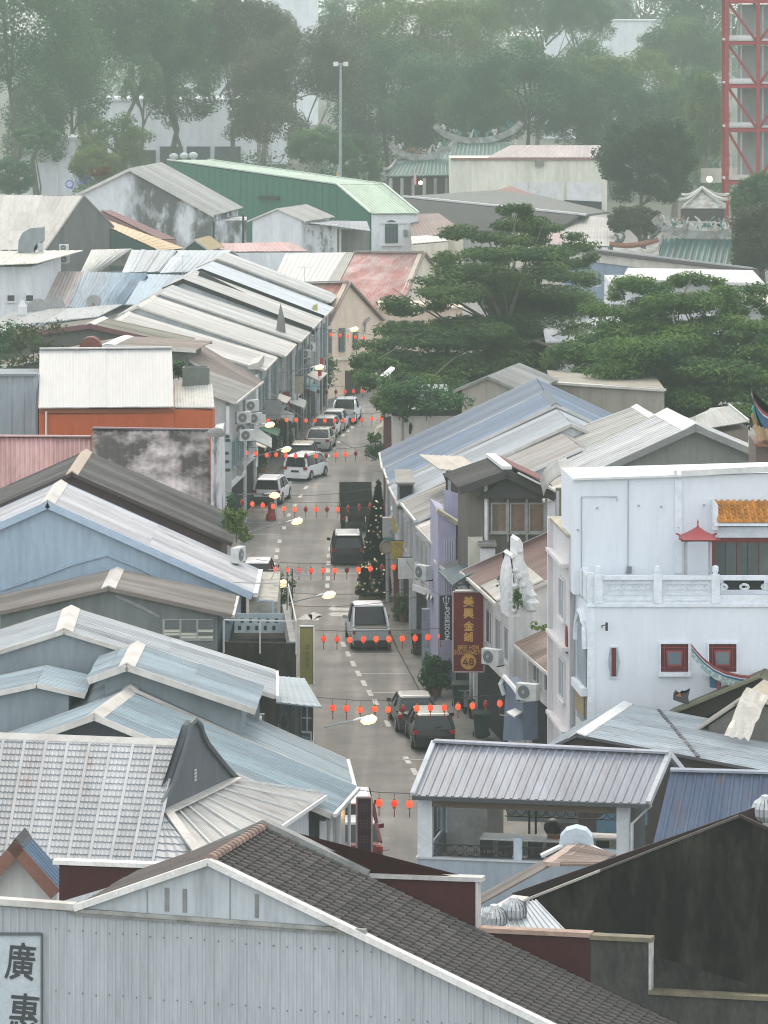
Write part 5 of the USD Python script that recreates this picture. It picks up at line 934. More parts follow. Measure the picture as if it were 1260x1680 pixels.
# terrace door with red frame, yellow tiled pent roof
tw.part('terrace_door', MB().prism([fu(1168, 943), fu(1310, 943), fu(1310, 879), fu(1168, 879)], V(0, -.06, 0)), RED)
for k in range(7): tw.part('door_leaf', MB().prism([fu(1172.5 + k * 18.2, 943, .065), fu(1189.3 + k * 18.2, 943, .065), fu(1189.3 + k * 18.2, 890, .065), fu(1172.5 + k * 18.2, 890, .065)], V(0, -.03, 0)), M('dark_green_grey_door', (.085, .10, .095), rnd=.12))
tw.part('pent_base', MB().prism([fu(1168, 880), fu(1310, 880), fu(1310, 863), fu(1168, 863)], V(0, -.35, 0)), mold)
tw.part('pent_end', MB().prism([fu(1167, 866), fu(1176, 866, 0), fu(1176, 826), fu(1171, 818), fu(1167, 820)], V(0, -.62, 0)), mold)
yt = M('yellow_glazed_tile', (.46, .19, .035), (.24, .1, .025), .6, sc=6, rough=.3, rnd=.25)
pe0, pr0 = fu(1181, 860, .75), fu(1174, 824, .1); tw_ = 13
dirp = pr0 - pe0
for k in range(tw_):
    bx_ = V(k * .235, 0, 0)
    for j in range(5):
        o_ = pe0 + bx_ + dirp * (j / 5) + V(0, 0, .03); s_ = dirp / 5 * 1.08; pts = []
        for ss, lf in ((0, .045), (1, 0)):
            for an in np.radians([0, 60, 120, 180]): pts.append(o_ + s_ * ss + V(math.cos(an) * .075, -.0, math.sin(an) * .075 + lf))
        tw.part('roof_tile', MB().add(pts, [(q_, q_ + 1, q_ + 5, q_ + 4) for q_ in range(3)] + [(0, 1, 2, 3)]), yt)
        pts = [o_ + V(.07, 0, .04 * 1) + V(0, 0, .03), o_ + V(.165, 0, .04), o_ + V(.165, 0, 0) + s_, o_ + V(.07, 0, 0) + s_]
        tw.part('pan_tile', MB().prism(pts, UP * -.03), yt)
tw.part('pent_soffit', MB().prism([pe0 + V(-.2, 0, -.02), pe0 + V(3.2, 0, -.02), pr0 + V(3.2, 0, -.02), pr0 + V(-.1, 0, -.02)], UP * -.05), mold)
# balustrade
bp = [(982, 936, 955), (1079, 936, 952), (1174, 930, 945), (1268, 930, 940)]
for i, (x, y0, y1) in enumerate(bp):
    cx_ = fl(x, 990)[0]; tw.part('baluster_post', MB().box(V(cx_ - .16, YW - .03, zT), V(cx_ + .16, YW + .26, zRail + .04)).lathe([(.1, zRail + .04), (.1, zRail + .12), (.12, zRail + .16), (.12, zRail + .34), (.05, zRail + .38)], V(cx_, YW + .12, 0), 8), mold)
    if i < 3:
        nx = fl(bp[i + 1][0], 990)[0]; x_a, x_b = cx_ + .165, nx - .165
        tw.part('handrail', MB().box(V(x_a, YW - .04, zRail - .14), V(x_b, YW + .26, zRail)), mold); tw.part('base_rail', MB().box(V(x_a, YW + .02, zT), V(x_b, YW + .2, zT + .32)), mold)
        if i < 2:
            tw.part('carved_panel', MB().box(V(x_a, YW + .06, zT + .32), V(x_b, YW + .18, zRail - .14)), mold)
            for kk in range(2):
                z0_ = zT + .1 + kk * .42; tw.part('panel_frame', MB().box(V(x_a + .12, YW - .005, z0_), V(x_b - .12, YW + .018, z0_ + .035)).box(V(x_a + .12, YW - .005, z0_ + .22), V(x_b - .12, YW + .018, z0_ + .255)), mold)
            for kk in range(7): tw.part('panel_scroll', MB().tube([V(x_a + .3 + kk * .23 + .08 * math.cos(s), YW + .05, zT + .62 + .06 * math.sin(s)) for s in np.linspace(0, 5, 9)], .018, 5), mold)
        else:
            for kk in (0, .5, 1): tw.part('cloud_bracket', MB().tube([V(lerp(x_a + .1, x_b - .1, kk) + .17 * math.cos(s) * (1 - s / 14), YW + .1, zT + .6 + .1 * math.sin(s)) for s in np.linspace(-1.5, 6, 12)], .06, 6), mold)
            tw.part('dark_gap', MB().box(V(x_a + .15, YW + .2, zT + .48), V(x_b - .15, YW + .22, zRail - .2)), DARK)
tw.part('cornice', MB().box(V(XL - .06, YW - .07, zT - .12), V(XR, YW - .002, zT - .02)), mold)
# side balustrade going back
sv = nz(foot[4] - foot[0]); sn = V(-abs(sv[1]), sv[0] * -1, 0); sn = nz(V(sv[1], -sv[0], 0)); sn = sn if sn[0] < 0 else -sn
for u in (.0, 1.25, 2.5): tw.part('baluster_post', MB().obox(foot[0] + sv * (u + .1) + UP * zT, sv * .28, UP * (zRail - zT + .1), -sn * .26), mold)
tw.part('side_panel', MB().obox(foot[0] + sv * .3 + UP * zT, sv * 2.4, UP * (zRail - zT - .03), -sn * .14), mold)
# arch on the side wall, with hanging board and black characters
sl = lambda u, z, off=0.0: foot[0] + sv * u + UP * z + sn * off
arch = [sl(.35, 4.3), sl(2.65, 4.3)] + [sl(1.5 + 1.15 * math.cos(s), 7.2 + 1.25 * math.sin(s)) for s in np.linspace(0, math.pi, 12)]
tw.part('arch_recess', MB().prism([p + sn * .02 for p in arch], sn * .03), M('arch_grey', (.28, .33, .36), sc=1))
tw.part('arch_rim', MB().tube([p + sn * .05 for p in arch[2:]], .14, 6), mold); tw.part('arch_sill', MB().beam(sl(.2, 5.6, .1), sl(2.8, 5.6, .1), .3, .3), mold)
tw.part('wood_board', MB().prism([sl(.4, 4.6, .08), sl(2.6, 4.6, .08), sl(2.6, 5.4, .08), sl(.4, 5.4, .08)], sn * .05), M('tan_board', (.3, .22, .13), sc=3))
tw.part('sign_panel', MB().prism([sl(.2, 2.0, .03), sl(2.8, 2.0, .03), sl(2.8, 4.3, .03), sl(.2, 4.3, .03)], sn * .04), WHITE)
for k, u in enumerate((.45, 1.05, 1.6, 2.15)):
    mb = MB()
    for q_ in ((0, 0, .1, .9), (-.12, .62, .34, .1), (-.1, .3, .3, .1), (.1, 0, .07, .5), (-.12, .05, .08, .35)): mb.obox(sl(u + q_[0], 3.0 + q_[1], .072), sv * q_[2], UP * q_[3], sn * .012)
    tw.part('character', mb, plain('black_ink', (.03, .035, .04)))
tw.part('red_plaque', MB().prism([sl(2.2 + .2 * math.cos(s), 2.35 + .4 * math.sin(s), .075) for s in np.linspace(0, 2 * math.pi, 10)[:-1]], sn * .02), RED)
tw.part('corner_pilaster', MB().box(V(XL - .02, YW - .03, 0), V(XL + .25, YW - .001, zT - .13)), mold)
# front windows
def redwin(x0, x1, y0, y1):
    f_ = tw.part('window', MB().prism([fl(x0 - 4, y1 + 7), fl(x1 + 4, y1 + 7), fl(x1 + 4, y1), fl(x0 - 4, y1)], V(0, -.16, 0)).prism([fl(x0 - 2.5, y1), fl(x0, y1), fl(x0, y0 - 2.5), fl(x0 - 2.5, y0 - 2.5)], V(0, -.09, 0)).prism([fl(x1, y1), fl(x1 + 2.5, y1), fl(x1 + 2.5, y0 - 2.5), fl(x1, y0 - 2.5)], V(0, -.09, 0)).prism([fl(x0, y0), fl(x1, y0), fl(x1, y0 - 2.5), fl(x0, y0 - 2.5)], V(0, -.09, 0)), mold)
    tw.part('red_shutter', MB().prism([fl(x0, y1), fl(x1, y1), fl(x1, y0), fl(x0, y0)], V(0, -.03, 0)), M('dark_red_lacquer', (.11, .02, .025), sc=3, rnd=.05), f_)
    for s_ in (.14, .86): tw.part('lattice_bar', MB().box(fl(x0 + 1, lerp(y0, y1, s_) + .6, .05), fl(x1 - 1, lerp(y0, y1, s_) - .6, .03)).box(fl(lerp(x0, x1, s_) - .5, y1 - 1, .05), fl(lerp(x0, x1, s_) + .5, y0 + 1, .03)), plain('bright_red', (.24, .035, .04)), f_)
    cx_, cy_ = (x0 + x1) / 2, (y0 + y1) / 2; tw.part('inner_frame', MB().prism([fl(cx_ - 12, cy_ + 14, .04), fl(cx_ + 12, cy_ + 14, .04), fl(cx_ + 14, cy_ - 12, .04), fl(cx_ - 14, cy_ - 12, .04)], V(0, -.05, 0)), plain('bright_red', (.24, .035, .04)), f_)
    tw.part('pane', MB().prism([fl(cx_ - 10, cy_ + 11, .095), fl(cx_ + 10, cy_ + 11, .095), fl(cx_ + 11, cy_ - 9, .095), fl(cx_ - 11, cy_ - 9, .095)], V(0, -.01, 0)), plain('dusk_pane', (.12, .15, .17), .1), f_)
redwin(1084, 1129, 1056, 1102); redwin(1163, 1208, 1056, 1102)
hx = [(1001, 1110), (1013, 1110), (1017, 1086), (1013, 1062), (1001, 1062), (997, 1086)]
nw = tw.part('narrow_window', MB().prism([fl(1007 + (x - 1007) * 1.25, 1086 + (y - 1086) * 1.12) for x, y in hx], V(0, -.05, 0)), mold)
tw.part('recess', MB().prism([fl(x, y, .055) for x, y in hx], V(0, -.01, 0)), M('recess_grey', (.35, .4, .42)), nw); tw.part('red_slat', MB().prism([fl(1003.5, 1109, .07), fl(1010.5, 1109, .07), fl(1010.5, 1063, .07), fl(1003.5, 1063, .07)], V(0, -.03, 0)), M('dark_red_lacquer', (.11, .02, .025)), nw)
tl_ = T('wall_bracket_lamp', 'small dark bracket lamp on the white wall under the balustrade', 'lamp', fl(996, 1030)); tl_.part('lamp_body', MB().prism([fl(993, 1034, .3), fl(997, 1034, .3), fl(997, 1021, .3), fl(993, 1021, .3)], V(0, -.15, 0)), BLACK); tl_.part('arm', MB().tube([fl(988, 1030, 0), fl(987, 1027, .2), fl(994, 1025, .32)], .02, 5), BLACK)
# side strip facing the street, further along
tg = T('pinkish_white_building', 'narrow pinkish white street front with ledges and a slit window beside the white building', 'building', P(915, 1200, 153) * V(1, 1, 0))
g0_, g1_ = V(XL2 - .26, YW + 3.1, 0), V(P(905, 0, 156.5)[0], 156.5, 0); zg_ = P(0, 860, 155)[2]
gd = nz(g1_ - g0_); gn_ = nz(V(gd[1], -gd[0], 0)); gn_ = gn_ if gn_[0] < 0 else -gn_; Lg = np.linalg.norm(g1_ - g0_)
PKW = wallm('pinkish_white_wall', (.58, .56, .565), (.38, .37, .37), .35)
tg.part('wall', MB().prism([g0_, g1_, g1_ + V(5, .3, 0), g0_ + V(1.6, 1.9, 0)], UP * zg_), PKW)
tg.part('fin', MB().obox(g1_ - gd * .3, gd * .3, UP * (zg_ + .1), gn_ * .18), PKW)
for z_ in (3.4, 6.6, 9.8): tg.part('ledge', MB().obox(g0_ + gd * .3 + UP * z_ + gn_ * .001, gd * (Lg - .62), UP * .14, gn_ * .28), PKW)
for z_ in (1.0, 4.5, 7.6): window(tg, g0_ + gd * 1.2 + UP * z_, gd, gn_, 1.5, 1.6, PKW, M('grey_blue_pane', (.2, .24, .28), rough=.2), cols=2)
tg.part('red_plaque', MB().prism([g0_ + gd * (.7 + .25 * math.cos(s)) + UP * (7.0 + .55 * math.sin(s)) + gn_ * .01 for s in np.linspace(0, 2 * math.pi, 12)[:-1]], gn_ * .05), RED)
tg.part('coping', MB().obox(g0_ + UP * zg_ + gn_ * .1, gd * Lg, UP * .12, gn_ * -.5), M('mossy_cream', (.4, .37, .28), (.1, .1, .08), .7, sc=3))
# little red-roofed shrine on the terrace
o = fu(1145, 941, 1.1) * V(1, 1, 0) + UP * (zT + .02); hs = .46
sh = T('shrine', 'small glazed shrine with red hipped roof on the white terrace', 'shrine', o)
zq = zU * 0 + (fu(1145, 885, 1.1)[2] - o[2])
sh.part('base', MB().box(o + V(-hs, -hs, 0), o + V(hs, hs, .12)), mold)
for i in (-1, 1):
    for j in (-1, 1): sh.part('post', MB().box(o + V(i * hs - .03, j * hs - .03, .12), o + V(i * hs + .03, j * hs + .03, zq)), M('post_grey', (.35, .37, .38)))
R_ = hs + .22; tipz = fu(1145, 865, 1.1)[2] - o[2]
mb = MB(); ring = [o + V(i * R_, j * R_, zq + .06) for i, j in ((-1, -1), (1, -1), (1, 1), (-1, 1))]; mid = [o + V(i * R_ * .5, j * R_ * .5, zq + .06 + (tipz - zq) * .42) for i, j in ((-1, -1), (1, -1), (1, 1), (-1, 1))]; tip = o + UP * (tipz + .05)
for i in range(4): mb.quad(ring[i], ring[(i + 1) % 4], mid[(i + 1) % 4], mid[i]); mb.quad(mid[i], mid[(i + 1) % 4], tip)
mb.quad(*[p - UP * .05 for p in ring]); sr = plain('shrine_red', (.32, .04, .045), .5); sh.part('roof', mb, sr)
for p in ring: sh.part('eave_tip', MB().beam(lerp(p, V(o[0], o[1], p[2]), .15), p + nz((p - o) * V(1, 1, 0)) * .12 + UP * .06, .05, .05), sr)
sh.part('finial', MB().lathe([(.05, 0), (.02, .1), (.035, .16), (.005, .3)], tip - UP * .03, 8), sr)
sh.part('offering', MB().box(o + V(.05, -.2, .12), o + V(.34, .1, .3)).tri(trimesh.creation.icosphere(subdivisions=1, radius=.12), o + V(0, -.1, .32)), M('offering_tan', (.28, .17, .09)))

# ---------------------------------------------------------- right-hand street row
def row_unit(name, label, lt, Y0, L, k, rm, slope=.42, half=7.0, wall=None, trim=None, wcol=None, bays=3, ed=OFFW, zu=3.6, zh=1.5, sm=None, pitch=.25, amp=.035, prof=CORR, ridge=None, pil=None, shop=2.7, ov=.15):
    E = P(*lt, Y0); r = nz(V(k, 1, 0)); g = V(r[1], -r[0], 0); A = E + g * half + UP * half * slope
    d = gable(name, label, ((A[0] * F / A[1]) + CX, (H - A[2]) * F / A[1]), A[1], L, k, wall, rm, lt=lt, barge=ed, ridge=ridge, ov=ov, pitch=pitch, amp=amp, prof=prof, inset=.75, w=1.1)
    pA_ = d['Li'] * V(1, 1, 0); n = -d['g']
    facade(d['t'], pA_, pA_ + d['r'] * d['len'], n, trim or WHITE, bays=bays, zu=zu, zh=zh, pil=pil or wall, zt=d['Li'][2] - .3, shop=shop, shopm=sm)
    gutter(d['t'], d['L'] - d['g'] * .06, d['LB'] - d['g'] * .06, ed)
    return d
PW1 = wallm('pale_old_wall', (.66, .66, .65), (.2, .2, .19), .45); GW1 = wallm('pale_grey_wall', (.56, .575, .6), (.22, .23, .24), .45)
BRC = roofm('brown_stripe_corr', (.15, .10, .082), (.30, .24, .2), .6, rough=.5); MRN = roofm('maroon_brown_sheet', (.085, .035, .033), (.15, .10, .09), .6, rough=.5)
u1 = row_unit('shophouse', 'white shophouse with rusty brown corrugated eave sheets next to the pinkish white front', (905, 1106), 157.2, 7.6, -.16, BRC, wall=PW1, pitch=.4, amp=.07, trim=WHITE, zu=3.3, zh=1.4)
u2 = row_unit('shophouse', 'shophouse with maroon-brown roof and white verge behind the carved white pediment', (816, 989), 165.6, 9.4, -.14, MRN, wall=PW1, trim=WHITE, pitch=.3, amp=.03, bays=4)
sheets(u2['t'], 'white_roof_sheet', lerp(u2['LB'], u2['L'], .55) + UP * .1, u2['L'] + UP * .1, lerp(u2['L'], u2['A'], .28) + UP * .1, lerp(lerp(u2['LB'], u2['L'], .55), lerp(u2['B'], u2['A'], .55), .28) + UP * .1, roofm('cream_white_sheet', (.55, .52, .46)), w=1.0)
u3 = row_unit('shophouse', 'lavender-grey shophouse front between the red sign and the lavender fin wall', (752, 952), 176.2, 6.6, -.14, roofm('grey_dull_corr', (.22, .22, .22)), wall=GW1, half=4.0, slope=.25, bays=2, zu=3.4, zh=1.4)
u4 = row_unit('shophouse', 'white shuttered shophouse with pale corrugated eave below the old timber attic', (714, 892), 184.0, 6.4, -.12, roofm('white_brown_corr', (.52, .49, .45), (.27, .24, .21), .7), wall=WHW, half=7.5, slope=.38, bays=3, pitch=.3, amp=.05)
u4b = row_unit('shophouse', 'grey roofed shophouse with white gutter behind the twinkling tree', (684, 853), 190.6, 6.6, -.1, roofm('grey_brown_old', (.2, .185, .17), (.34, .33, .31), .6), wall=GW1, half=8, slope=.42, bays=3, ed=WHITE)
u5 = row_unit('shophouse', 'grey-blue roofed shophouse with small dormer box by the tree with lights', (655, 826), 197.4, 7.0, -.06, roofm('grey_blue_pale', (.25, .285, .315), (.36, .38, .4), .6), wall=GW1, half=8.6, slope=.455, bays=3)
u6 = row_unit('shophouse', 'shophouse with two-tone steel-blue roof rising to a long ridge', (640, 793), 204.6, 6.6, -.04, roofm('steel_blue_smooth', (.10, .155, .23), (.17, .22, .29), .6), wall=GW1, half=8.6, slope=.47, bays=3, ridge=M('dark_blue_cap', (.13, .16, .19)))
u7 = row_unit('shophouse', 'last dark slate-blue roof of the right terrace, below the trees', (629, 768), 211.4, 7.5, -.02, roofm('slate_blue_dark', (.075, .11, .16), (.12, .16, .21), .6), wall=GW1, half=8.6, slope=.47, bays=3)
# raised beige box roof, dormer box, dark timber attic
bx1 = T('roof_lantern', 'raised glazed roof lantern with beige corrugated lid on the right terrace', 'building', P(735, 790, 195))
sheets(bx1, 'roof_sheet', P(722, 770, 193), P(795, 776, 193), P(760, 750, 197), P(688, 746, 197), roofm('beige_corr', (.38, .34, .29), st=RY), w=1, prof=CORR)
bx1.part('glazing', MB().prism([P(733, 772, 193.3) - UP * .05, P(790, 778, 193.3) - UP * .05, P(790, 806, 193.3), P(733, 806, 193.3)], V(0, 3, 0)), M('lantern_glass_grey', (.36, .4, .42), rough=.3))
for x in (733, 750, 768, 789): bx1.part('mullion', MB().beam(P(x, 772, 193.2) - UP * .05, P(x, 806, 193.2), .09, .09, up=V(0, 1, 0)), DARK)
sheets(bx1, 'side_sheet', P(655, 796, 196), P(722, 772, 193.4), P(688, 747, 197.2), P(640, 768, 200), roofm('grey_blue_pale', (.38, .42, .45)), w=1, prof=CORR) if False else None
dm = T('dormer_box', 'small dark box dormer near the eave above the tree with lights', 'dormer', P(665, 812, 199)); o = P(665, 810, 198.4)
dm.part('dormer_wall', MB().box(o + V(-.4, 0, -.8), o + V(.42, 1.6, .55)), M('dormer_grey', (.2, .2, .19), sc=2)); dm.part('dormer_roof', MB().prism([o + V(-.5, -.15, .5), o + V(.5, -.15, .5), o + V(.3, 1.7, .95), o + V(-.55, 1.7, .95)], UP * .08), M('dormer_lid', (.26, .25, .23))); dm.part('dormer_opening', MB().box(o + V(-.28, -.02, -.3), o + V(.34, -.003, .4)), DARK)
YA = 177.0; fa = lambda x, y, off=0.0: ray(x, y, V(0, YA - off, 0), V(0, 1, 0))
da = gable('timber_attic', 'old dark timber attic with three shuttered windows and red-edged white ridge', (832, 772), 176.2, 5.0, -.12, M('old_timber', (.14, .125, .105), (.06, .055, .05), .7, st=WS, sc=2, rough=.9), roofm('black_tile', (.055, .052, .05), (.1, .095, .09), .6, rough=.8), rt=(914, 812), lt=(752, 800), barge=M('black_mouldy_edge', (.05, .048, .045), sc=3), ridge=None, ov=.75, bh=.35, zb=5.2, pitch=.22, amp=.05, prof=CORR)
da['t'].part('ridge_cap', MB().beam(da['A'] + UP * .12, da['B'] + UP * .12, .45, .14), WHITE); da['t'].part('red_flashing', MB().prism([da['A'] + V(.3, .1, .1), da['B'] + V(.3, 0, .1), da['B'] + V(2.1, 0, -.75), da['A'] + V(2.0, .1, -.7)], UP * .05), M('red_flashing', (.17, .06, .055), sc=2))
da['t'].part('white_verge', MB().beam(da['A'] + V(.5, -.02, -.1), lerp(da['A'], da['R'], .95) + V(0, -.02, .12), .5, .08), WHITE)
da['t'].part('gable_tip', MB().prism([fa(782, 818, .5), fa(905, 818, .5), fa(862, 798, .5), fa(840, 785, .5), fa(826, 785, .5), fa(806, 801, .5)], V(0, .1, 0)), M('black_mouldy_edge', (.05, .048, .045)))
wf = M('weathered_window_frame', (.3, .3, .28), (.15, .14, .13), .6, sc=3)
for k in range(3):
    x0 = 805 + k * 31; o = fa(x0, 873, 0); ww = (fa(x0 + 27, 873) - o)[0]; hh = fa(x0, 824)[2] - o[2]; yy = YA - .22
    o = V(o[0], da['A'][1] + .74, o[2]); p_ = window(da['t'], o, V(1, 0, 0), V(0, -1, 0), ww, hh, wf, M('brown_board', (.19, .13, .09), (.09, .075, .06), .6, sc=3), cols=1, rows=1, dep=.12)
for x in (800, 833, 864, 896): da['t'].part('mullion_post', MB().beam(V(fa(x, 0)[0], da['A'][1] + .66, fa(0, 888)[2]), V(fa(x, 0)[0], da['A'][1] + .66, fa(0, 818)[2]), .1, .1, up=V(0, 1, 0)), wf)
da['t'].part('corner_post', MB().beam(V(fa(797, 0)[0], da['A'][1] + .6, 6.5), V(fa(797, 0)[0], da['A'][1] + .6, 10), .14, .14, up=V(0, 1, 0)), WHITE)
ab = T('attic_base', 'white and yellowish parapet block below the old timber attic', 'wall', P(780, 930, 176)); ab.part('block', MB().box(P(768, 935, 176.5), P(790, 872, 178.5)), M('yellowish_white', (.5, .48, .4), sc=2)); ab.part('block', MB().box(P(788, 930, 175.6), P(811, 893, 177.0)), WHITE); ab.part('block_cap', MB().box(P(785, 893, 175.4), P(813, 888, 177.2)), CONC)
ap_ = T('arched_canopy_roof', 'curved grey canopy roof between the timber attic and the white building', 'roof', P(910, 790, 172))
for i in range(8):
    a0, a1 = i / 8 * 1.3, (i + 1) / 8 * 1.3; c_ = P(936, 800, 172.0); R1 = 1.35
    ap_.part('canopy_sheet', MB().prism([c_ + V(-R1 * math.sin(a0) * .9, 0, R1 * math.cos(a0) - .7), c_ + V(-R1 * math.sin(a1) * .9, 0, R1 * math.cos(a1) - .7), c_ + V(-R1 * math.sin(a1) * .9, 4, R1 * math.cos(a1) - .5), c_ + V(-R1 * math.sin(a0) * .9, 4, R1 * math.cos(a0) - .5)], UP * -.05), roofm('canopy_grey', (.22, .22, .21)))
ap_.part('post', MB().beam(P(915, 850, 172), P(915, 805, 172), .12, .12, up=V(0, 1, 0)), STEEL); ap_.part('back_wall', MB().box(P(912, 870, 175), P(945, 800, 175.3)), M('mossy_wall', (.2, .22, .14), (.1, .11, .07), .7, sc=2))
# lavender fin with vertical white stripes
LAV = wallm('lavender_wall', (.36, .35, .47), (.25, .24, .32), .4); YF = 181.0; ff = lambda x, y, off=0.0: ray(x, y, V(0, YF - off, 0), V(0, 1, 0))
lv = T('lavender_fin_wall', 'tall lavender fin wall with white vertical stripes above the black banner', 'wall', ff(738, 1100) * V(1, 1, 0))
lv.part('wall', MB().prism([ff(718.5, 0) * V(1, 1, 0), ff(748, 0) * V(1, 1, 0), V(*ff(748, 0)[:2], ff(748, 861)[2]), V(*ff(735, 0)[:2], ff(735, 846)[2]), V(*ff(718.5, 0)[:2], ff(718, 838)[2])], V(-.3, 4.5, 0)), LAV)
for k in range(5): lv.part('stripe', MB().prism([ff(728 + k * 4, 975), ff(729.6 + k * 4, 975), ff(729.6 + k * 4, 884), ff(728 + k * 4, 884)], V(0, -.05, 0)), M('stripe_white', (.55, .54, .62)))
lv.part('coping', MB().beam(ff(717, 836, -.2), ff(758, 862, -.2), .8, .16), M('mossy_cream', (.4, .37, .28)))
lv.part('blue_return', MB().prism([ff(748.2, 975, -.3), ff(765, 985, -.3), ff(765, 862, -.3), ff(748.2, 862, -.3)], V(0, .3, 0)), M('blue_stained_wall', (.22, .25, .31), (.1, .11, .14), .7, st=WS, sc=1.5))
sd_ = T('slatted_screen', 'small lavender slatted screen above the fin wall', 'screen', P(745, 850, 184))
for k in range(9): sd_.part('slat', MB().beam(P(730, 806 + k * 5.0, 183), P(759, 815 + k * 5.0, 183), .05, .14), LAV)
sd_.part('frame', MB().beam(P(729, 850, 183.1), P(729, 803, 183.1), .08, .08, up=V(0, 1, 0)), STEEL); sd_.part('frame', MB().beam(P(760, 858, 183.1), P(760, 812, 183.1), .08, .08, up=V(0, 1, 0)), STEEL)
ot = T('chimney_stack', 'dark rusty chimney-like stack beside the timber attic', 'chimney', P(747, 800, 186)); ot.part('stack', MB().box(P(740, 812, 186), P(750, 782, 186.6)).box(P(741.5, 782, 186.1), P(747.5, 776, 186.5)), M('rust_dark', (.05, .045, .045))); ot.part('stack_cap', MB().box(P(738, 783, 185.9), P(752, 780, 186.7)), M('rust_dark', (.05, .045, .045)))
# teal curved awning
tw2 = T('teal_awning', 'curved dark teal awning sticking out above the red shop sign', 'awning', P(745, 950, 175)); teal = M('teal_canvas', (.03, .06, .07), (.06, .1, .11), .5, sc=2, rough=.5, rnd=.1)
for i in range(6):
    s0, s1 = i / 6, (i + 1) / 6; cv = lambda s, Y, x0, x1: P(lerp(x0, x1, s), 930 + 27 * (1 - math.cos((1 - s) * 1.45)) * (1 if Y < 175 else .2), Y)
    aP = [P(lerp(742, 783, s0), 962 - 20 * math.sin(s0 * 1.5), 173.0), P(lerp(742, 783, s1), 962 - 20 * math.sin(s1 * 1.5), 173.0), P(lerp(718, 772, s1), 938 - 9 * math.sin(s1 * 1.5), 177.5), P(lerp(718, 772, s0), 938 - 9 * math.sin(s0 * 1.5), 177.5)]
    tw2.part('awning_panel', MB().prism(aP, UP * .05), teal)
tw2.part('awning_frame', MB().tube([P(742, 963, 172.9), P(752, 960, 173), P(770, 957, 173)], .04), BLACK)
# carved white pediment, seen almost from the side
YP = 163.2; fp = lambda x, y, off=0.0: ray(x, y, V(0, YP - off, 0), V(0, 1, 0)); cpm = M('carved_white', (.66, .67, .67), (.3, .31, .3), .5, sc=4, rough=.8, bump=.05)
cp = T('carved_pediment', 'carved white plaster pediment with tall finial on the right shopfronts', 'pediment', fp(855, 1000))
sil = [(833, 1012), (831, 960), (834, 935), (840, 917), (837, 912), (842, 908), (848, 912), (849, 888), (853, 883), (858, 892), (859, 918), (865, 930), (868, 944), (866, 950), (872, 954), (876, 962), (876, 972), (879, 978), (879, 1001), (868, 1006), (850, 1012)]
cp.part('slab', MB().prism([fp(*p) for p in sil], V(-.25, 1.3, 0)), cpm)
for x, y, r_ in ((845, 935, .2), (852, 945, .25), (858, 960, .22), (845, 962, .25), (868, 975, .2), (838, 985, .15), (852, 985, .25), (862, 992, .2), (843, 1002, .2), (853, 905, .12), (841, 915, .12)):
    cp.part('carving', MB().tri(trimesh.creation.icosphere(subdivisions=1, radius=r_ * .6), fp(x, y, .02)), cpm)
for x in (839, 846, 853): cp.part('groove_rib', MB().beam(fp(x, 1000, .04), fp(x + 2, 940, .04), .06, .06, up=V(0, 1, 0)), cpm)
cp.part('urn', MB().lathe([(.12, 0), (.25, .1), (.3, .4), (.15, .55), (.2, .7), (.02, .95)], fp(873, 1000, .3) - UP * .1, 10), cpm)
# big far-right gable and the one behind
d8r = gable('warehouse', 'wide warehouse with white roof and plain olive-grey gable behind the white building', (1141, 698), 186.0, 7.0, -.12, wallm('olive_grey_gable', (.20, .205, .19), (.15, .155, .145), .5), roofm('white_rib_sheet', (.5, .5, .49), (.38, .38, .37), .5), lt=(948, 786), rt=(1330, 778), barge=M('grey_olive_verge', (.22, .23, .22)), ridge=WHITE, ov=.5, pitch=.5, amp=.05, cap_w=.7, bh=.3)
d8s = gable('warehouse', 'narrow grey roof with thin white verges behind the warehouse gable', (1080, 688), 194.5, 6.5, -.1, wallm('olive_grey_gable', (.20, .205, .19)), roofm('grey_olive_sheet', (.3, .3, .275)), lt=(860, 770), rt=(1250, 770), barge=WHITE, ridge=WHITE, ov=.2, pitch=.5, bh=.14)
slope_front('warehouse', 'small grey roof with white verges beside the blue temple ridge', 8.0, 8.5, (1105, 712), (1228, 692), (1196, 666), (1120, 690), roofm('grey_olive_front', (.3, .31, .29), st=RY), wallm('red_brown_wall', (.16, .12, .1)), verge=WHITE)
tp = T('temple_ridge_tip', 'upswept red, white and blue temple roof corner at the right edge', 'roof ornament', P(1250, 700, 172))
cur = [(1234, 643), (1238, 655), (1244, 665), (1252, 674), (1262, 680), (1285, 688)]
for i, (o0, o1, mm) in enumerate(((0, 5, RED), (5, 8, WHITE), (8, 30, BLU), (30, 42, TGR), (42, 50, M('temple_orange', (.34, .17, .07), sc=5)))):
    pl = [(x, y + o0) for x, y in cur] + [(x + (3 if o1 > 20 else 0), y + o1 * (.55 + .45 * min(1, k / 3))) for k, (x, y) in reversed(list(enumerate(cur)))]
    tp.part(('ridge_rail', 'white_line', 'ridge_band', 'green_band', 'bracket_band')[i], MB().prism([P(x, y, 172 + .03 * i) for x, y in pl], V(0, .5, 0)), mm)
for k in range(5): tp.part('bracket', MB().beam(P(1238 + k * 6, 697 + k * 2, 171.9), P(1246 + k * 6, 722, 171.9), .12, .14), M('temple_tan', (.36, .24, .13), rnd=.2))
tp.part('support_wall', MB().box(V(P(1240, 0, 172.6)[0], 172.6, 0), V(P(1320, 0, 172.6)[0], 176, P(0, 728, 172.6)[2])), wallm('red_brown_wall', (.16, .12, .1)))
tp.part('roof_slope', MB().prism([P(1236, 728, 171.8), P(1320, 735, 171.8), P(1320, 700, 175), P(1246, 700, 175)], UP * -.1), M('temple_tile_brown', (.2, .1, .06), sc=4))
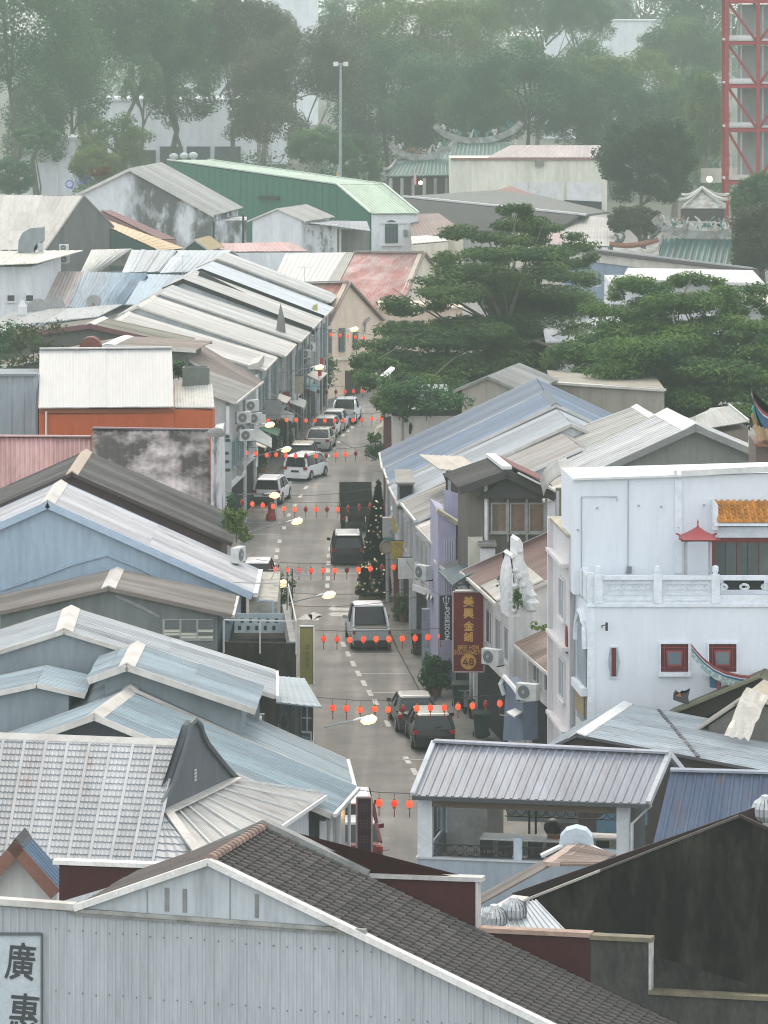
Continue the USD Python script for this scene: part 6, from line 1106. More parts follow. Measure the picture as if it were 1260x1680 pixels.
# white corner house with roof plants, beige walls, small block beyond the right row
cw_ = T('corner_house', 'cream flat-roofed corner house with maroon pillar and roof plants at the street end', 'building', P(690, 750, 226) * V(1, 1, 0))
zc = P(0, 682, 224)[2]; cx0, cx1 = P(644, 0, 224)[0], P(750, 0, 224)[0]
cw_.part('wall', MB().box(V(cx0, 224, 0), V(cx1, 234, zc)), wallm('cream_grey_wall', (.46, .45, .41), (.17, .17, .15), .5)); cw_.part('parapet', MB().box(V(cx0 - .05, 223.9, zc), V(cx1, 224.2, zc + .35)), M('dark_parapet', (.06, .065, .06)))
cw_.part('pillar', MB().box(V(P(629, 0, 224)[0], 224.1, 0), V(cx0 - .06, 226, zc - .1)), M('maroon_pillar', (.11, .05, .05))); cw_.part('crack_stain', MB().prism([P(671, 712, 223.98), P(674, 712, 223.98), P(677, 700, 223.98), P(674, 692, 223.98), P(671, 698, 223.98)], V(0, -.01, 0)), DARK)
cw_.part('downpipe', MB().tube([P(661, 685, 223.9), P(661, 760, 223.9)], .06), M('pipe_brown', (.2, .18, .15)))
cw_.part('canopy', MB().prism([P(613, 716, 223), P(629, 700, 225), P(629, 693, 226), P(617, 703, 224)], V(0, .3, .05)), M('cream_canopy', (.5, .47, .4)))
rl = MB()
for z_ in (.55, .95, 1.3): rl.beam(V(cx0, 226, zc + z_), V(cx1 - .5, 226, zc + z_), .05, .05)
cw_.part('railing', rl, STEEL); cw_.part('upper_room', MB().box(V(P(663, 0, 229)[0], 229, zc), V(P(735, 0, 229)[0], 233, zc + .9)), M('grey_glass_room', (.1, .12, .13), rough=.3)); cw_.part('blue_board', MB().box(V(P(637, 0, 225)[0], 225, zc + .2), V(P(648, 0, 225)[0], 225.1, zc + 1.2)), M('pale_blue_board', (.4, .47, .55)))
gb2 = gable('beige_house', 'beige gabled house half hidden under the big tree', (800, 618), 236, 9, .25, wallm('dull_beige_wall', (.3, .28, .235), (.15, .14, .12), .5), roofm('grey_dirty_sheet', (.3, .3, .285)), rt=(866, 646), lt=(742, 642), barge=CONC, ov=.15)
bw = T('beige_house', 'long beige wall with pale coping under the right-hand tree', 'building', P(960, 690, 240) * V(1, 1, 0))
b0, b1 = V(P(906, 0, 244)[0], 244, 0), V(P(1090, 0, 240)[0], 240, 0); bw.part('wall', MB().prism([b0, b1, b1 + V(0, 8, 0), b0 + V(0, 8, 0)], UP * P(0, 632, 242)[2]), wallm('dull_beige_wall', (.3, .28, .235))); bw.part('coping', MB().beam(b0 + UP * P(0, 628, 244)[2], b1 + UP * P(0, 640, 240)[2], .5, .14), OFFW)
wd = T('white_canopy', 'tilted white canopy board on the roof at the end of the street', 'canopy', P(645, 620, 250)); wd.part('board', MB().prism([P(609, 632, 246), P(614, 636, 246), P(648, 606, 249), P(641, 604, 249)], V(0, .2, .1)), WHITE); wd.part('post', MB().beam(V(*P(640, 610, 250)[:2], 0), P(640, 612, 250), .12, .12, up=V(0, 1, 0)), STEEL)
# white and grey-blue blocks behind the trees
gbh = T('long_blue_hall', 'long grey-blue wall with dark sloping roof edge behind the right trees', 'building', P(1050, 460, 372) * V(1, 1, 0))
l0, l1 = P(925, 408, 385), P(1236, 446, 352); gbh.part('wall', MB().prism([l0 * V(1, 1, 0), l1 * V(1, 1, 0), l1, l0], V(.5, 6, 0)), wallm('grey_blue_wall', (.2, .26, .33), (.13, .16, .2), .5)); gbh.part('roof_edge', MB().beam(l0 + UP * .15, l1 + UP * .15, 1.0, .3), M('dark_roof_edge', (.08, .075, .075))); gbh.part('fascia', MB().beam(l0 + V(0, -.2, -.5), l1 + V(0, -.2, -.5), .1, .8), OFFW)
wh = T('low_white_house', 'white house with flat grey-white roof slab behind the right tree', 'building', P(1130, 520, 330) * V(1, 1, 0))
z_ = P(0, 462, 330)[2]; wh.part('wall', MB().box(V(P(1000, 0, 330)[0], 330, 0), V(P(1230, 0, 330)[0], 338, z_)), WHW); wh.part('roof_slab', MB().prism([P(1020, 462, 328.5), P(1255, 470, 328.5), P(1235, 448, 339), P(1030, 444, 339)], UP * .25), M('slab_white', (.5, .5, .48)))
wh.part('extension', MB().box(V(P(1165, 0, 322)[0], 322, 0), V(P(1235, 0, 322)[0], 326, P(0, 522, 322)[2])), WHW)
for k in range(4): window(wh, V(P(1040 + k * 45, 0, 330)[0], 330, z_ - 2.2), V(1, 0, 0), V(0, -1, 0), 1.4, 1.0, WHITE)
bc = MB()
for k in range(22): bc.beam(P(1232 + k * 2, 550, 318), P(1232 + k * 2, 534, 318), .05, .05, up=V(0, 1, 0))
bc.beam(P(1230, 534, 318), P(1290, 534, 318), .08, .08).beam(P(1230, 550, 318), P(1290, 550, 318), .08, .08)
bh_ = T('balcony_block', 'white flat block with dark balcony bars at the right edge', 'building', P(1245, 560, 320) * V(1, 1, 0)); bh_.part('wall', MB().box(V(P(1225, 0, 320)[0], 320, 0), V(P(1330, 0, 320)[0], 328, P(0, 500, 320)[2])), M('dim_white_wall', (.48, .5, .48))); bh_.part('roof_slab', MB().box(V(P(1215, 0, 319)[0], 318, P(0, 500, 320)[2]), V(P(1330, 0, 319)[0], 329, P(0, 494, 320)[2])), OFFW); bh_.part('balcony_bars', bc, DARK)
yd = T('yard_house', 'low house with pale wall glimpsed between the two trees', 'building', P(960, 590, 262) * V(1, 1, 0)); yd.part('wall', MB().box(V(P(900, 0, 270)[0], 270, 0), V(P(1050, 0, 270)[0], 278, 8.2)), WHW); yd.part('roof', MB().prism([V(P(895, 0, 269)[0], 269, 8.2), V(P(1060, 0, 269)[0], 269, 8.2), V(P(1060, 0, 269)[0], 279, 9.4), V(P(895, 0, 269)[0], 279, 9.4)], UP * .12), LGY); yd.part('ac_unit', MB().box(V(P(963, 0, 269)[0], 269, 7), V(P(983, 0, 269)[0], 269.6, 8)), WHITE)
# ================================================================ FAR: temple, hall, tower, white blocks
TTG = roofm('temple_green_tile', (.055, .12, .105), (.03, .07, .06), .6, st=RY, rough=.5)
TGW = M('temple_grey_ornament', (.28, .3, .29), (.14, .12, .1), .8, sc=1.2, lo=.4, hi=.6)
def temple(name, label, bl, br, tr, tl, Yb, Yt, nrm, ridge_up, base, ornaments, seed):
    a, b, c, e = P(*bl, Yb), P(*br, Yb), P(*tr, Yt), P(*tl, Yt); t = T(name, label, 'temple', V(*((a + b) / 2)[:2], 0)); r_ = random.Random(seed)
    sheets(t, 'roof_tile_strip', a, b, c, e, TTG, w=1.2, pitch=.6, amp=.14, prof=CORR)
    t.part('rear_roof', MB().prism([e, c, c + (c - b) * V(.3, 1, 1) * V(1, 1, -1), e + (e - a) * V(.3, 1, 1) * V(1, 1, -1)], UP * -.1), TTG)
    k = 14; pr = [lerp(e, c, i / k) + UP * (ridge_up * (abs(i / k - .5) * 2) ** 2.2) for i in range(k + 1)]
    ext = [pr[0] + (e - c) / np.linalg.norm(e - c) * .8 + UP * .9] + pr + [pr[-1] + (c - e) / np.linalg.norm(e - c) * .8 + UP * .9]
    for i, (p, q) in enumerate(zip(ext[:-1], ext[1:])): t.part('ridge_band', MB().beam(p + UP * .45, q + UP * .45, .35, .9), TGW)
    for i in range(ornaments):
        u = (i + .5) / ornaments; p = lerp(e, c, u) + UP * (.95 + ridge_up * (abs(u - .5) * 2) ** 2.2); mb = MB()
        pts = [p + V(.5 * s * (.8 if i % 2 else -.8), 0, .35 * math.sin(s * 3.2 + i) + .45 * s + .1) for s in np.linspace(0, 1.6, 8)]
        mb.tube(pts, .2, 5, .06)
        for s in range(3): mb.prism([p + V(r_.uniform(-.5, .5), 0, r_.uniform(0, .4)), p + V(r_.uniform(-.6, .6), 0, r_.uniform(.5, 1.0)), p + V(r_.uniform(-.6, .6), 0, r_.uniform(.2, .9))], V(0, .15, 0))
        t.part('ridge_figure', mb, [TGW, M('ornament_teal', (.1, .2, .19), sc=3), M('ornament_pale', (.42, .42, .38), sc=3), M('ornament_rust', (.26, .12, .08), sc=3)][r_.randrange(4) if i % 3 else 2])
    for p, q in ((a, e), (b, c)): t.part('hip_ridge', MB().tube([lerp(p, q, s) + UP * (.25 + .8 * (1 - s) ** 3) for s in np.linspace(-.05, 1, 7)], .22, 5), TGW)
    t.part('hall', MB().prism([V(a[0] + .6, a[1] + .8, 0), V(b[0] - .6, b[1] + .8, 0), V(b[0] - .6, b[1] + 8, 0), V(a[0] + .6, a[1] + 8, 0)], UP * (a[2] - .15)), base)
    return t, a, b
DKH = M('temple_dark_hall', (.06, .045, .04), (.03, .025, .025), .6, sc=.8)
tA, aA, bA = temple('temple_hall', 'rear temple hall with grey-green tiled roof and curved dragon ridge', (712, 262), (850, 262), (846, 234), (722, 238), 565, 575, 0, 1.6, DKH, 9, 1)
tB, aB, bB = temple('temple_porch', 'lower temple porch with green tiled roof and lit lantern inside', (632, 290), (742, 288), (738, 262), (650, 266), 548, 556, 0, 1.2, DKH, 6, 2)
for k in range(6): tB.part('column', MB().lathe([(.28, 0), (.25, aB[2] - .2)], V(lerp(aB[0], bB[0], (k + .5) / 6), aB[1] + .3, 0), 8), M('column_pale', (.3, .29, .27), rnd=.3))
tC, aC, bC = temple('temple_gate', 'near temple with bright green tiled roof and crowded ornamented ridge', (1072, 437), (1214, 442), (1222, 394), (1086, 392), 402, 408, 0, .8, M('temple_wall_grey', (.3, .31, .29)), 14, 3)
for k in range(16):
    p = P(1092 + k * 8.6, 372 + 8 * ((k * 7) % 3), 412); tC.part('ridge_figure', MB().tube([p + V(.3 * math.sin(s * 2 + k), 0, s * .5) for s in np.linspace(0, 2.2, 8)], .22, 5, .07), [TGW, M('ornament_teal', (.1, .2, .19)), M('ornament_pale', (.42, .42, .38)), M('ornament_rust', (.26, .12, .08))][(k * 5) % 4])
tC.part('rear_roof_band', MB().prism([P(1086, 392, 408.5), P(1222, 394, 408.5), P(1222, 366, 411), P(1090, 362, 411)], V(0, .4, 0)), TGW)
tD2 = T('temple_side_roof', 'small curved grey temple roof corner with ornaments beside the green tiled temple', 'temple', P(1035, 430, 400) * V(1, 1, 0))
tD2.part('roof', MB().prism([P(985, 418, 399), P(1082, 432, 397), P(1080, 398, 402), P(1005, 405, 404)], UP * -.3), TGW)
tD2.part('wall', MB().prism([P(990, 420, 399.5) * V(1, 1, 0), P(1078, 432, 397.6) * V(1, 1, 0), P(1078, 400, 402) * V(1, 1, 0), P(1008, 405, 404) * V(1, 1, 0)], UP * 5.1), M('temple_wall_grey', (.3, .31, .29)))
tD2.part('ridge_band', MB().tube([P(1000 + s * 80, 403 - 14 * abs(s - .35) ** 1.5 - 10 * max(0, s - .7), 400) for s in np.linspace(0, 1, 10)], .3, 6), M('ornament_rust', (.26, .12, .08)))
for x, y in ((1008, 400), (1018, 396), (1062, 398), (1075, 385)): tD2.part('ridge_figure', MB().tube([P(x, y, 400) + V(.4 * math.sin(3 * s), 0, s) for s in np.linspace(-.6, 1, 7)], .3, 5, .1), M('ornament_dark', (.1, .11, .1)))
tE_ = T('temple_pavilion', 'small grey temple pavilion with upswept hip roof before the red tower', 'temple', P(1150, 345, 445) * V(1, 1, 0))
pv = P(1152, 312, 447); rb = [P(1118, 342, 442), P(1190, 342, 442), P(1192, 334, 452), P(1122, 334, 452)]
mb = MB(); [mb.quad(rb[i], rb[(i + 1) % 4], pv) for i in range(4)]; tE_.part('roof', mb, TGW)
for p in rb: tE_.part('hip_ridge', MB().tube([lerp(p, pv, s) + UP * (.3 + .7 * (1 - s) ** 3) for s in np.linspace(-.08, 1, 7)], .2, 5), M('ornament_pale', (.42, .42, .38)))
tE_.part('hall', MB().prism([p * V(1, 1, 0) * V(.997, 1, 0) for p in rb], UP * (rb[0][2] - .1)), DKH)
# flag and lamp at the temple porch
fl_ = T('flag_pole', 'flagpole with a drooping red and white striped flag before the temple porch', 'flag', P(680, 320, 500) * V(1, 1, 0)); fl_.part('pole', MB().tube([P(679, 320, 500) * V(1, 1, 0), P(679, 272, 500)], .05), STEEL)
for k in range(5): fl_.part('flag_stripe', MB().prism([P(678 + k * 1.1, 279 + k * 2, 499.9), P(679.1 + k * 1.1, 279 + k * 2.2, 499.9), P(679.1 + k * 1.1, 302 + k, 499.9), P(678 + k * 1.1, 304 - k, 499.9)], V(0, .06, 0)), plain('flag_red', (.45, .08, .1), .7) if k % 2 == 0 else WHITE)
single('temple_lamp', MB().tri(trimesh.creation.icosphere(subdivisions=2, radius=.28), P(690, 300, 543)), plain('warm_bulb', (1, .75, .4), .4, emit=(1, .7, .3), es=5), 'warm lit lamp under the temple porch', 'lamp')
single('site_lamp', MB().tri(trimesh.creation.icosphere(subdivisions=2, radius=.35), P(1164, 294, 470)), plain('warm_bulb', (1, .75, .4)), 'warm lit lamp left of the red steel tower', 'lamp')
sig = MB()
sig.obox(P(1150, 300, 500), V(5.0, 0, 0), UP * 1.8, V(0, .4, 0)); single('cream_shed', sig, M('cream_shed_paint', (.45, .43, .36), sc=.6), 'low cream shed wall glimpsed left of the red tower', 'shed')
# cream hall with pink roof
hy = 535; hw = T('cream_hall', 'long stained cream hall with dull pink sheet roof behind the dark roofs', 'building', P(865, 340, hy) * V(1, 1, 0)); zH = P(0, 262, hy)[2]
hx0, hx1 = P(739, 0, hy)[0], P(996, 0, hy)[0]
hw.part('wall', MB().box(V(hx0, hy, 0), V(hx1, hy + 14, zH)), wallm('stained_cream_wall', (.66, .64, .55), (.24, .23, .19), .55, sc=.4))
hw.part('coping', MB().beam(V(hx0, hy, zH + .1), V(hx1, hy, zH + .1), .5, .3), M('dull_red_coping', (.25, .14, .12)))
sheets(hw, 'roof_sheet', V(P(800, 0, hy)[0], hy + .5, zH + .3), V(hx1 - .4, hy + .5, zH + .3), V(hx1 - .2, hy + 12, zH + 1.5), V(P(842, 0, hy)[0], hy + 12, zH + 1.5), roofm('dull_pink_sheet', (.30, .245, .235), st=RY), w=2, pitch=.6)
for x0, x1 in ((846, 866), (867, 925), (930, 987)): hw.part('white_panel', MB().prism([P(x0, 334, hy - .1), P(x1, 334, hy - .1), P(x1, 299, hy - .1), P(x0, 299, hy - .1)], V(0, .06, 0)), WHITE)
hw.part('dark_gap', MB().prism([P(926, 345, hy - .2), P(987, 345, hy - .2), P(987, 331, hy - .2), P(926, 328, hy - .2)], V(0, .08, 0)), DARK)
hw.part('wall_plant_box', MB().box(P(878, 272, hy - .6), P(892, 262, hy)), CONC)
# dark roofs in front of it
gd_ = T('grey_roof_hall', 'wide low hall with dark grey roof and white eave line beside the green hall', 'building', P(820, 390, 470) * V(1, 1, 0)); DG = roofm('dark_grey_roof', (.10, .108, .103), (.06, .065, .063), .5, rough=.7)
R4 = [P(663, 323, 486), P(712, 318, 500), P(1002, 348, 495), P(960, 352, 468)]
gd_.part('roof', MB().prism([P(662, 322, 486), P(960, 352, 458), P(1000, 347, 492), P(840, 310, 520)], UP * -.25), DG)
gd_.part('eave_line', MB().beam(P(662, 322, 485.8), P(960, 352, 457.8), .4, .22), WHITE)
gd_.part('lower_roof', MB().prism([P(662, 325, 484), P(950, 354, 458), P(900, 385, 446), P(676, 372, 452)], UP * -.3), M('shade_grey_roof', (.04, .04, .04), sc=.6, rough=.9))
gd_.part('wall', MB().hexa([p * V(1, 1, 0) for p in (P(676, 372, 452.5), P(900, 385, 446.5), P(990, 349, 490), P(690, 322, 490))], [P(676, 372, 452.5) - UP * .3, P(900, 385, 446.5) - UP * .3, P(990, 349, 490) - UP * 1, P(690, 322, 490) - UP * 1]), wallm('pale_house_wall', (.4, .41, .4)))
gd_.part('red_roof_patch', MB().prism([P(800, 320, 512), P(838, 308, 518), P(868, 320, 508), P(880, 330, 500)], UP * .25), M('dull_red_roof', (.2, .09, .08)))
strip('side_house', 'brown and reddish tiled roof at the corner right of the arched window', [(682, 392), (760, 378), (720, 350), (668, 352)], [430, 428, 444, 446], roofm('brown_red_roof', (.17, .09, .07), (.07, .06, .055), .7), wall=CRW)
strip('side_house', 'cream flat house with mossy edge right of the arched window', [(676, 400), (735, 395), (725, 385), (674, 388)], [424, 424, 430, 430], OFFW, wall=CRW)
strip('side_house', 'grey striped roof behind the big tree', [(900, 398), (1010, 405), (1004, 358), (930, 352)], [440, 436, 462, 466], roofm('grey_stripe_corr', (.3, .29, .27)), wall=WHW)
strip('side_house', 'faded pink roof behind the top of the big tree', [(830, 398), (930, 402), (915, 372), (850, 368)], [440, 438, 452, 454], roofm('pink_brown_roof', (.28, .2, .18)), wall=CRW)
# white blocks in and behind the trees
def block(label, x0, x1, y0, y1, Y, dep, m, windows=None, name='white_block'):
    t = T(name, label, 'building', P((x0 + x1) / 2, y1, Y) * V(1, 1, 0)); a, b = P(x0, y0, Y), P(x1, y0, Y)
    zl_ = 0.0
    t.part('wall', MB().box(V(a[0], Y, zl_), V(b[0], Y + dep, a[2])), m); t.part('roof_edge', MB().box(V(a[0] - .3, Y - .3, a[2]), V(b[0] + .3, Y + dep, a[2] + .35)), m)
    if windows:
        for (wx0, wx1, wy0, wy1) in windows:
            w_ = t.part('window', MB().prism([P(wx0, wy1, Y - .02), P(wx1, wy1, Y - .02), P(wx1, wy0, Y - .02), P(wx0, wy0, Y - .02)], V(0, -.12, 0)), M('grey_window_frame', (.25, .27, .28))); t.part('pane', MB().prism([P(wx0 + .8, wy1 - .8, Y - .15), P(wx1 - .8, wy1 - .8, Y - .15), P(wx1 - .8, wy0 + .8, Y - .15), P(wx0 + .8, wy0 + .8, Y - .15)], V(0, -.03, 0)), GLASS, w_)
    return t
BWH = wallm('far_white_wall', (.62, .64, .66), (.42, .44, .45), .3, sc=.15)
block('long white wall building behind the bare-branched trees', 150, 420, 165, 300, 690, 20, BWH, [(212, 256, 246, 270), (262, 300, 240, 275), (306, 345, 240, 275), (352, 395, 240, 275)])
block('white side block behind the slim tree at the left', 20, 122, 228, 330, 640, 12, BWH, [(24, 34, 236, 262)])
block('white upper block above the left trees', 440, 520, -10, 36, 1000, 20, BWH)
block('blank white slab wall between the right background trees', 895, 1100, 34, 92, 900, 8, BWH)
block('pale building glimpsed at the top edge right of centre', 930, 1040, -20, 6, 1150, 15, BWH)
block('white block behind the left park trees', 300, 470, 100, 230, 760, 15, BWH)
# red steel tower
YT = 470; tw_r = T('steel_tower', 'tall red steel-framed tower with white floor slabs at the right edge', 'tower', P(1225, 350, YT) * V(1, 1, 0)); RS = M('red_steel', (.27, .035, .04), (.18, .03, .03), .4, sc=1, rough=.5)
X0, X1, X2 = (P(x, 0, YT)[0] for x in (1193, 1244, 1296)); fy = [345, 300, 214, 142, 71, 3, -66, -140]; fz = [P(0, y, YT)[2] for y in fy]
for x in (X0, X1, X2):
    for d_ in (0, 5.0): tw_r.part('column', MB().box(V(x - .2, YT + d_, 0), V(x + .2, YT + d_ + .4, fz[-1])), RS)
for i, z in enumerate(fz[1:]):
    tw_r.part('floor_slab', MB().box(V(X0 - .15, YT + .45, z + .32), V(X2, YT + 4.9, z + .55)), M('slab_white', (.5, .5, .48)))
    tw_r.part('beam', MB().box(V(X0 + .21, YT + .05, z - .2), V(X2, YT + .35, z + .22)), RS); tw_r.part('beam', MB().box(V(X0 + .21, YT + 5.05, z - .2), V(X2, YT + 5.35, z + .22)), RS)
    if i < len(fz) - 2:
        zn = fz[i + 2]; p, q = V(X0 + .2, YT + .55, zn - .2), V(X1 - .2, YT + .55, z + .3)
        tw_r.part('brace', MB().beam(p, q, .25, .3), RS); tw_r.part('brace', MB().beam(V(X1 + .2, YT + .55, z + .3), V(X2 - .2, YT + .55, zn - .2), .25, .3), RS)
        for xx in (X0 + .5, X0 + 1.7, X1 + .6): tw_r.part('white_post', MB().box(V(xx, YT + 1.0, z + .56), V(xx + .1, YT + 1.1, zn - .25)), WHITE)
        tw_r.part('core_wall', MB().box(V(X0 + 1.6 + .01 * i, YT + 3.5, z + .56), V(X2, YT + 4.6, zn - .3)), M('tower_core_grey', (.28, .28, .27), sc=.6, rnd=.3))
        tw_r.part('parapet_panel', MB().box(V(X0 + .3, YT + .46, z + .56), V(X1 - .3, YT + .54, z + .95)), M('tower_panel_cream', (.5, .46, .4), rnd=.2) if i in (0,) else WHITE)
tw_r.part('curtain', MB().box(V(X0 + 1.2, YT + 1.4, fz[0]), V(X1, YT + 1.6, fz[1] - .3)), M('curtain_white', (.5, .5, .5), st=(6, 1, .1)))
# tall light mast
mast = T('light_mast', 'tall grey floodlight mast in front of the dark trees', 'street lamp', P(558, 290, 560) * V(1, 1, 0)); b_ = P(558, 290, 560) * V(1, 1, 0); tp_ = P(559, 105, 560)
mast.part('pole', MB().tube([b_, tp_], .27, 8, .17), M('mast_grey', (.26, .29, .30), rnd=0)); mast.part('lamp_frame', MB().beam(tp_ + V(-.9, 0, 0), tp_ + V(.9, 0, 0), .2, .2), STEEL)
for i in (-1, 1): mast.part('floodlight', MB().box(tp_ + V(i * .7 - .35, -.3, -.3), tp_ + V(i * .7 + .35, .2, .3)), WHITE)
slp = T('park_lamp', 'small T-headed lamp post at the left in front of the white block', 'street lamp', P(97, 320, 560) * V(1, 1, 0)); slp.part('pole', MB().tube([P(97, 320, 560) * V(1, 1, 0), P(97, 268, 560)], .1), STEEL); slp.part('lamp_head', MB().beam(P(91, 268, 560), P(103, 268, 560), .4, .15), STEEL)
bn = T('light_sculpture', 'blue and white light sculpture at the edge of the park', 'sculpture', P(128, 300, 580)); 
for k in range(9):
    c_ = P(114 + (k * 37) % 28, 302 - (k * 13) % 14, 580); bn.part('loop', MB().tube([c_ + V(.55 * math.cos(s), 0, .55 * math.sin(s)) for s in np.linspace(0, 6.28, 10)], .11, 5), [plain('sculpture_blue', (.12, .15, .8), .5), WHITE, plain('sculpture_violet', (.25, .22, .7), .5)][k % 3])
yfp = T('banner', 'thin yellow banner on a pole beside the light mast', 'banner', P(553, 292, 520) * V(1, 1, 0)); yfp.part('pole', MB().tube([P(555, 300, 520) * V(1, 1, 0), P(555, 270, 520)], .05), STEEL); yfp.part('cloth', MB().prism([P(551, 292, 520), P(555, 292, 520), P(555, 276, 520), P(553, 279, 520)], V(0, .04, 0)), plain('banner_yellow', (.5, .38, .06), .7))

# ================================================================ TREES
def leaves(blobs, n, size, seed, flat=0.0, shell=.55, up=.35, asp=.32):
    """Leaf-clump faces spread through ellipsoids (cx, cy, cz, rx, ry, rz); returns vertices and quads."""
    r = np.random.RandomState(seed); B = np.array(blobs, float); w = np.cbrt(B[:, 3] * B[:, 4] * B[:, 5]) ** 2; idx = r.choice(len(B), n, p=w / w.sum())
    d = r.normal(size=(n, 3)); d /= np.linalg.norm(d, axis=1)[:, None]; rad = 1 - shell * r.rand(n) ** 1.6; rad *= 1 + .06 * r.randn(n)
    c = B[idx, :3] + d * rad[:, None] * B[idx, 3:6]
    nr = d / B[idx, 3:6]; nr /= np.linalg.norm(nr, axis=1)[:, None]; nr = nr * .7 + r.normal(size=(n, 3)) * .55 + np.array([0, 0, up + flat]); nr /= np.linalg.norm(nr, axis=1)[:, None]
    t1 = np.cross(nr, r.normal(size=(n, 3))); t1 /= np.linalg.norm(t1, axis=1)[:, None]; t2 = np.cross(nr, t1); s = size * r.uniform(.55, 1.35, n)[:, None]
    v = np.stack([c - t1 * s * .5, c + t2 * s * asp, c + t1 * s * .5, c - t2 * s * asp], 1).reshape(-1, 3)
    return v, np.arange(4 * n).reshape(-1, 4)
BARK = M('tree_bark', (.12, .105, .085), (.05, .045, .04), .6, sc=2, rough=.95); PBARK = M('pale_bark', (.26, .25, .22), (.14, .13, .12), .6, sc=1, rough=.9)
def tree(name, label, base, h, blobs, n, size, leaf, bark, seed, tr=.35, limbs=None, group=None, flat=0.0, shell=.55, fork=.35, asp=.32):
    t = T(name, label, 'tree', base, group); r = random.Random(seed); base = np.asarray(base, float)
    top = base + V(r.uniform(-.08, .08) * h, r.uniform(-.5, .5), h * max(fork + .2, .72)); k1, k2 = lerp(base, top, .4) + V(r.uniform(-.04, .04) * h, 0, 0), lerp(base, top, .7) + V(r.uniform(-.05, .05) * h, 0, 0)
    tk = [base - UP * .2, lerp(base, k1, .5), k1, k2, top]; t.part('trunk', MB().tube(tk, tr, 8, tr * .25), bark)
    for b in (blobs if limbs is None else limbs):
        e = V(b[0], b[1], b[2]); u = min(1.0, max(fork, r.uniform(fork, .62))) / max(fork + .2, .72); o = lerp(k1, k2, (u - .4) / .3) if u > .4 else lerp(base, k1, u / .4)
        dl = np.linalg.norm(e - o); m1 = lerp(o, e, .3) + V(r.uniform(-.06, .06), r.uniform(-.06, .06), r.uniform(-.02, .10)) * dl; m2 = lerp(o, e, .65) + V(r.uniform(-.07, .07), r.uniform(-.07, .07), r.uniform(.0, .10)) * dl
        t.part('limb', MB().tube([o, m1, m2, e], tr * .42, 6, tr * .07).tube([m1, lerp(m1, e, .5) + V(r.uniform(-.25, .25), r.uniform(-.2, .2), r.uniform(.05, .3)) * dl * .8], tr * .2, 5, tr * .04), bark)
    v, f = leaves(blobs, n, size, seed, flat, shell, asp=asp); t.part('crown', (v, f), leaf); return t
def dome_blobs(cx, cy, cz, rx, ry, rz, k, seed, br=.38, low=-.25):
    """Clumps spread over an uneven dome."""
    r = random.Random(seed); out = []
    for i in range(k):
        u = (i + .5) / k; el = math.asin(low + (1 - low) * u); az = i * 2.39996 + r.uniform(-.3, .3); q = r.uniform(.62, .95)
        s = br * r.uniform(.7, 1.25); out.append((cx + rx * q * math.cos(el) * math.cos(az), cy + ry * q * math.cos(el) * math.sin(az), cz + rz * q * math.sin(el), rx * s, ry * s, rz * s * .85))
    return out
L_DK = leafm('leaf_dark', (.036, .115, .05), (.13, .26, .095), .16); L_MID = leafm('leaf_mid', (.05, .145, .05), (.18, .30, .10), .15)
L_LT = leafm('leaf_light', (.085, .17, .04), (.25, .33, .085), .15); L_OL = leafm('leaf_olive', (.075, .1, .05), (.16, .175, .09), .15); L_BT = leafm('leaf_bright', (.03, .105, .026), (.17, .30, .055), .3); L_TA = leafm('leaf_terminalia', (.034, .10, .03), (.15, .24, .06), .3)
def bg(label, x, ytop, ybot, wpx, Y, leaf, seed, n=9000, size=.62, k=26, bark=BARK, tr=.55, depth=.8, limbs=None, fork=.35, name='park_tree', br=.4, shell=.6, low=-.45, ybase=None):
    s = F / Y; c = P(x, (ytop + ybot) / 2, Y); rx = wpx / 2 / s; rz = (ybot - ytop) / 2 / s; base = V(c[0], Y, 0)
    bl = dome_blobs(c[0], c[1], c[2], rx, rx * depth, rz, int(k * 1.9), seed, br * .72, low)
    return tree(name, label, base, c[2] + rz, bl, int(n * 3.1), size * .66, leaf, bark, seed, tr, limbs=bl[::7] if limbs is None else limbs, fork=fork, shell=shell)
bg('big dark leaning tree filling the upper left corner', 30, -90, 240, 300, 600, L_MID, 21, 15000, .6, 34)
bg('tall dark tree right of the corner tree', 205, -80, 165, 190, 640, L_MID, 22, 10000, .6, 26, low=-.5)
bg('tall park tree with dark forked trunk before the white wall', 270, -40, 150, 170, 655, L_MID, 23, 8000, .6, 24, tr=.7, fork=.45)
bg('broad spreading park tree with bare lower branches', 385, -20, 150, 210, 665, L_OL, 24, 9000, .6, 26, tr=.6, fork=.3)
bg('feathery grey-olive umbrella tree left of the light mast', 490, 48, 205, 220, 630, L_OL, 25, 8200, .55, 30, bark=PBARK, tr=.4, fork=.22)
bg('light green bushy tree behind the stained gable', 185, 190, 300, 130, 590, L_LT, 26, 4500, .5, 26, low=-.95, br=.34)
bg('small olive tree left of the light mast foot', 440, 150, 262, 130, 600, L_OL, 27, 3600, .5, 18, bark=PBARK, tr=.3, fork=.3)
bg('low leafy tree behind the green hall', 520, 205, 290, 110, 585, L_MID, 28, 3600, .5, 16, bark=PBARK, tr=.3, fork=.4)
bg('slim small-crowned tree in front of the white side block', 62, 200, 252, 80, 560, L_MID, 29, 1500, .45, 16, tr=.2, fork=.7, low=-.8, br=.3)
bg('round dark bush tree at the far left edge', 14, 255, 318, 90, 555, L_DK, 30, 2600, .45, 18, low=-.95)
bg('large dark tree right of the light mast', 640, 60, 285, 170, 690, L_DK, 31, 11000, .62, 28, low=-.8)
bg('dark tree mass behind the temple ridges', 740, 90, 270, 210, 680, L_DK, 32, 11000, .62, 28, low=-.8)
bg('tall tree with yellowish green cloudlike clumps', 700, -20, 150, 260, 730, L_LT, 33, 11000, .62, 34, br=.3)
